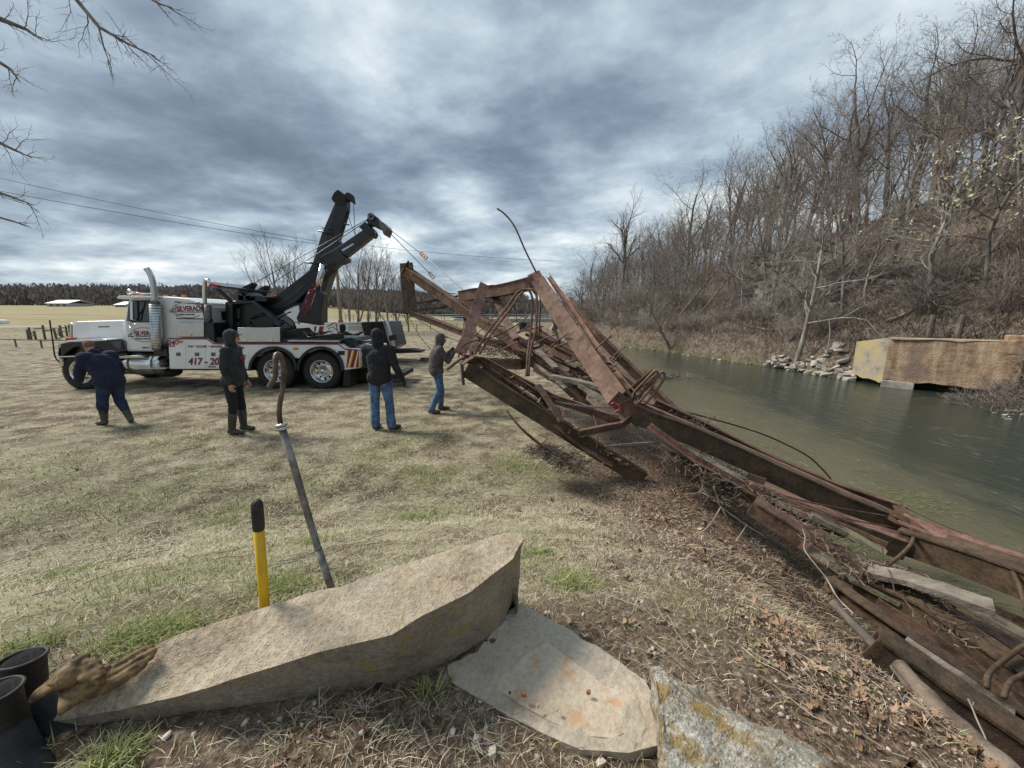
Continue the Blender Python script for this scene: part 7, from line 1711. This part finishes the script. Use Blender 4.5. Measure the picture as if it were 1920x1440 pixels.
# leaves, pebbles, twigs
def bankpts(n, r_, rmin, rmax, pw, half=66):
    x, y = scat(r_, n, rmin, rmax, half, pw); M_, z = masks(x, y); pat = fbm(x * 1.7 + 3, y * 1.7, 4, 81); k = (r_.uniform(0, 1, n) < M_['litter'] * (.08 + 1.1 * sst(.46, .66, pat))) & ~in_slab(x, y) & (z > -.98) & (x > -.6 + y * 0)
    k |= (r_.uniform(0, 1, n) < .012) & ~in_slab(x, y) & (z > -.9)
    return np.stack([x[k], y[k], z[k] + .006], 1)
leaf_mesh('leaf_fragments', bankpts(42000, r_, .6, 2.8, 1.2), .0095, M_bank, 'small leaf fragments and chips over the near bank', 20)
leaf_mesh('dead_leaves', bankpts(13000, r_, .9, 3.2, 1.3), .024, M_leaf, 'dead leaves strewn over the near bank', 21)
leaf_mesh('dead_leaves', bankpts(20000, r_, 2.6, 9, 1.1), .036, M_leaf, 'dead leaves strewn along the bank under the wreck', 22)
# single large leaves
big = [(1365, 1000, 'large tan leaf in the leaf drift under the long chord'), (1690, 1250, 'large pale curled leaf beside the lower chord at right'), (1668, 1262, 'large brown leaf left of the pale curled one by the lower chord'), (1300, 955, 'broad tan leaf on the drift left of the splayed twigs'), (1465, 1060, 'broad brown leaf on the slope below the drift sticks'), (1640, 1215, 'upright brown leaf on the edge of the lower chord')]
random.seed(3)
for px, py, lab in big:
    p = PG(px, py, .03); P_ = np.array([[0, 0, 0.0]]); o = leaf_mesh('dead_leaf', P_, .06, M_leaf, lab, int(px)); o.location = p; del o['kind']; tag(o, lab, 'leaf')
M_peb = mat('pebble_stone', [(.30, .25, .20), (.50, .44, .36), (.66, .60, .52)], .9, scale=1.5, coords='Position', island=.35, contrast=(.3, .7))
def pebbles(n, r_, rmin, rmax, s0, s1, label, seed):
    x, y = scat(r_, n, rmin, rmax, 62, 1.2); M_, z = masks(x, y); k = (r_.uniform(0, 1, n) < M_['litter']) & ~in_slab(x, y); x, y, z = x[k], y[k], z[k]; n = len(x)
    ico = bmesh.new(); bmesh.ops.create_icosphere(ico, subdivisions=1, radius=1); iv = np.array([v.co[:] for v in ico.verts]); it = np.array([[v.index for v in f.verts] for f in ico.faces]); ico.free()
    s = s0 + (s1 - s0) * r_.uniform(0, 1, n) ** 3; V_ = iv[None] * r_.uniform(.6, 1.25, (n, len(iv), 1)) * np.stack([s, s * r_.uniform(.6, 1, n), s * r_.uniform(.4, .8, n)], 1)[:, None, :]
    a = r_.uniform(0, 6.28, n)[:, None]; X_ = V_[..., 0] * np.cos(a) - V_[..., 1] * np.sin(a); Y_ = V_[..., 0] * np.sin(a) + V_[..., 1] * np.cos(a)
    V_ = np.stack([X_ + x[:, None], Y_ + y[:, None], V_[..., 2] + z[:, None] + s[:, None] * .25], 2).reshape(-1, 3); T = (it[None] + (np.arange(n) * len(iv))[:, None, None]).reshape(-1, 3)
    o = np_mesh('pebbles', V_, T, M_peb); tag(o, label, 'pebbles', kind='stuff')
pebbles(2600, r_, .6, 3.4, .002, .014, 'small pale pebbles in the dirt around the slabs', 3)
random.seed(12)
def single_stone(px, py, s, col, label, z=None):
    p = PG(px, py) if z is None else PZ(px, py, z)
    me = rock(int(px * 7 + py), 1, .8, .6); me.materials.append(col); o = bpy.data.objects.new('pebble', me); COL.objects.link(o); o.location = p + Vector((0, 0, s * .25)); o.scale = (s, s, s); o.rotation_euler = (.2, .1, random.uniform(0, 6)); tag(o, label, 'pebble')
M_brick = mat('brick_chip', [(.30, .11, .06), (.45, .20, .12)], .9, scale=30); M_coal = mat('charred_lump', [(.012, .012, .012), (.04, .04, .04)], .9, scale=30)
for a in [(982, 1305, .022, M_brick, 'reddish chip on the pale footing, largest of those on it', .936), (1008, 1325, .013, M_peb, 'small tan chip on the footing below the reddish one', .936), (1044, 1332, .014, M_peb, 'upright grey chip right of the tan one on the footing', .936), (956, 1300, .010, M_coal, 'small dark lump left of the reddish chip on the footing', .93), (1104, 1300, .020, M_brick, 'flat orange chip at the right of the footing', .936),
          (710, 1290, .036, M_coal, 'round black charred lump at the foot of the long slab', None), (745, 1296, .030, M_brick, 'pinkish brick chip right of the charred lump', None), (780, 1258, .020, M_peb, 'rounded grey pebble between slab and brick chip', None), (925, 1418, .034, M_peb, 'large tan stone at the bottom edge below the footing', None), (893, 1392, .030, M_peb, 'yellowish stone left of the tan one at the bottom', None), (1198, 1388, .030, M_stone, 'pointed pale stone at the corner of the footing', None),
          (1100, 1408, .026, M_peb, 'tan stone under the lower rim of the footing', None), (525, 1352, .018, M_stone, 'pale stone in the dirt under the middle of the slab', None), (588, 1320, .014, M_peb, 'orange brown pebble near the slab foot', None), (600, 1352, .013, M_stone, 'small white pebble right of the pale stone', None), (560, 1395, .012, M_stone, 'white pebble near the bottom edge left of centre', None), (1125, 1436, .03, M_peb, 'stone cut by the bottom edge below the footing', None)]:
    single_stone(*a)
def twigs(name, P0, n, L0, L1, r0, label, m, seed, zlift=.012):
    random.seed(seed); b = MB()
    for i in range(n):
        x, y = P0(); L = random.uniform(L0, L1); a = random.uniform(0, 6.28); q = []
        for k in range(5):
            q.append((x, y, hz(x, y) + zlift + random.uniform(0, .012))); a += random.uniform(-.35, .35); x += math.cos(a) * L / 4; y += math.sin(a) * L / 4
        b.tube(q, [r0, r0 * .9, r0 * .75, r0 * .6, r0 * .35], 4, caps=False)
        if random.random() < .6:
            k = random.choice((1, 2, 3)); a2 = a + random.choice((-.7, .7)); s = q[k]; b.tube([s, (s[0] + math.cos(a2) * L * .15, s[1] + math.sin(a2) * L * .15, s[2] + .01), (s[0] + math.cos(a2 + .2) * L * .3, s[1] + math.sin(a2 + .2) * L * .3, s[2] + .005)], [r0 * .6, r0 * .45, r0 * .25], 3, caps=False)
    o = b.build(name, m); tag(o, label, 'twigs', kind='stuff')
def rp(rmin, rmax, amin, amax):
    def f():
        while True:
            a = R(random.uniform(amin, amax)); r = random.uniform(rmin, rmax); x, y = r * math.sin(a), r * math.cos(a)
            if not in_slab(np.array([x]), np.array([y]))[0]: return x, y
    return f
M_tw1 = mat('grey_twig', [(.20, .165, .13), (.36, .31, .25), (.50, .45, .37)], .9, scale=5, coords='Position', island=.3)
twigs('twigs', rp(.72, 1.25, -45, 40), 120, .03, .14, .0011, 'fine grey twigs lying in the dirt before the slab', M_tw1, 5)
twigs('twigs', rp(1.2, 3.5, 15, 66), 210, .05, .26, .0017, 'fine twigs and stalks on the bank', M_tw1, 6)
twigs('twigs', rp(1.6, 6, -58, 15), 110, .06, .32, .0024, 'scattered short twigs on the mown grass', M_bark, 7)
# dry twigs that stand clear of the drift
random.seed(31)
sp = empty('dead_branch', PG(1345, 1000), 'pale splayed dead branch standing on the drift below the long chord', 'branch')
for l in ([(1338, 912, 3.9), (1346, 935, 3.9), (1352, 950, 3.9), (1400, 985, 3.85), (1440, 1010, 3.8)], [(1352, 950, 3.9), (1330, 985, 3.7), (1300, 1010, 3.5)], [(1400, 985, 3.85), (1380, 1015, 3.6)], [(1352, 950, 3.9), (1365, 975, 3.85)], [(1440, 940, 3.8), (1420, 960, 3.75), (1402, 965, 3.75)]):
    rod('twig', l, .006, M_tw1, sp, n=5)
st2 = empty('thin_stalk', PG(1500, 1050), 'long thin pale stalk hanging down the bank from the lower beams', 'branch')
rod('stalk', [(1505, 992, 3.2), (1510, 1010, 3.1), (1508, 1030, 3.0), (1530, 1060, 2.9), (1550, 1085, 2.8), (1570, 1120, 2.6), (1600, 1150, 2.45)], .005, M_tw1, st2, n=5)
st3 = empty('thin_stalk', PG(1840, 1380), 'pale forked stalk rising in front of the lower chord at the bottom right', 'branch')
rod('stalk', [(1862, 1440, 1.5), (1850, 1390, 1.6), (1832, 1350, 1.65), (1822, 1325, 1.68), (1815, 1310, 1.7)], .0035, M_tw1, st3, n=5); rod('stalk', [(1822, 1328, 1.68), (1826, 1316, 1.68)], .002, M_tw1, st3, n=4)
# water weed, mossy snag
M_weed = island_mat('water_weed', [(0, (.06, .065, .03)), (.5, (.15, .155, .07)), (1, (.34, .33, .18))])
def weed(pxs, n, label):
    r2 = np.random.default_rng(int(pxs[0][0])); P_ = [PZ(a, b, ZW + .01) for a, b in pxs]; x, y = [], []
    for p in P_: x.append(p.x + r2.normal(0, .22, n)); y.append(p.y + r2.normal(0, .16, n))
    x, y = np.concatenate(x), np.concatenate(y); k = len(x); a = r2.normal(-.5, .5, k); L = r2.uniform(.06, .2, k); w_ = .004
    V_ = np.concatenate([np.stack([x, y - w_, 0 * x + ZW + .006], 1), np.stack([x, y + w_, 0 * x + ZW + .006], 1), np.stack([x + np.cos(a) * L, y + np.sin(a) * L, ZW + .006 + r2.uniform(0, .03, k)], 1)], 0); i = np.arange(k)
    o = np_mesh('water_weed', V_, np.stack([i, i + k, i + 2 * k], 1), M_weed); tag(o, label, 'water weed', kind='stuff')
weed([(1700, 930), (1730, 945), (1670, 925), (1750, 955), (1720, 935)], 170, 'green water weed trailing at the surface beyond the pink plate')
weed([(1430, 832), (1440, 842), (1420, 838)], 60, 'small weed patch trapped under the bent river rod')
weed([(1590, 1020), (1570, 1005), (1730, 1085), (1810, 1190), (1880, 1160), (1740, 1100), (1590, 1010)], 120, 'green moss and weed between the sunken beams')
sn = PZ(1245, 708, -.95); b = MB()
for i in range(60):
    q = sn + Vector((random.gauss(0, .7), random.gauss(0, .35), 0)); b.tube([q, q + Vector((random.gauss(0, .5), random.gauss(0, .2), random.uniform(.05, .35)))], [.03, .012], 4)
o = b.build('drift_snag', M_bark); tag(o, 'dark drift snag in the river behind the wreck joint', 'driftwood', kind='stuff')
sp_ = PZ(1212, 708, -.9); me = rock(777, 1, .6, .5); me.materials.append(M_stone); o = bpy.data.objects.new('river_stone', me); COL.objects.link(o); o.location = sp_; o.scale = (.7, .6, .5); tag(o, 'grey boulder in the water beside the dark snag', 'stone')
# dark clods on the turf
for i, (px, py) in enumerate([(55, 728), (788, 640), (762, 660)]): pass
blk = PG(797, 677); o = MB().box((-.20, -.12, -.05), (.20, .12, .16)).build('timber_block', M_wood_post, bevel=.02); o.location = blk; tag(o, 'dark squared timber block on the grass left of the person in grey hoodie', 'timber')
# ================= LABELS THAT TELL LIKE THINGS APART =================
def to_px(p):
    q = cam.matrix_world.inverted() @ Vector(p) if False else None
    d = Vector(p) - Vector((0, 0, CH)); c, s = math.cos(PITCH), math.sin(PITCH)
    depth = d.y * c - d.z * s; up = d.y * s + d.z * c
    return (960 + FP * d.x / max(depth, .01), 720 - FP * up / max(depth, .01), depth)
ORD = ['first', 'second', 'third', 'fourth', 'fifth', 'sixth', 'seventh', 'eighth', 'ninth', 'tenth', 'eleventh', 'twelfth']
def members(g_): return sorted([o for o in SC.objects if o.parent is None and o.get('group') == g_], key=lambda o: to_px(o.location)[0])
for g_, txt in (('grove trees left of the pole', '{} tree from the left in the bare grove behind the raised booms'),
                ('grove trees right of the pole', '{} slender bare tree right of the utility pole, counted from the pole'),
                ('bare trees at the river bend', '{} bare tree from the left in the row at the river bend'),
                ('dead brush beside the abutment', '{} clump from the left in the dead brush under the abutment wall'),
                ('broken boards on the rear deck', '{} broken board from the left jumbled on the rear deck of the wreck')):
    for o, w_ in zip(members(g_), ORD): o['label'] = txt.format(w_)
ZONES = [(1330, 'left of the leaning tree'), (1490, 'right of the leaning tree'), (1610, 'above the stone heap'), (1760, 'above the abutment corner'), (1900, 'above the abutment wall'), (9999, 'at the right edge')]
for g_, noun in (('bare trees of the hillside wood', 'bare tree'), ('brush clumps on the far slope', 'leafless brush clump')):
    for o in members(g_):
        x_, y_, t_ = to_px(o.location); q = o.location.x - xf_at(o.location.y)
        zone = next((z for a, z in ZONES if x_ < a), 'at the right edge'); lvl = 'on the crest of the far hill' if q > 17 else 'midway up the far hill' if q > 8 else 'low on the far bank'
        o['group'] = f'{noun}s {lvl} {zone}'; o['label'] = f'{noun} {lvl}, {zone}'
for o in members('rock slabs of the hillside ledge'):
    x_, y_, t_ = to_px(o.location); zone = next((z for a, z in ZONES if x_ < a), 'at the right edge')
    o['group'] = f'ledge rocks {zone}'; o['label'] = f'grey layered rock slab on the slope across the river, {zone}'
for o in members('stones heaped left of the abutment'):
    x_, y_, t_ = to_px(o.location); k = 'by the abutment wing' if x_ > 1575 else 'in mid heap on the far bank' if x_ > 1500 else 'at the left end of the far bank heap'
    k2 = 'at the waterline' if o.location.z < -.8 else 'on the upper part'
    o['group'] = f'heap stones {k} {k2}'; o['label'] = f'pale stone {k}, {k2}'
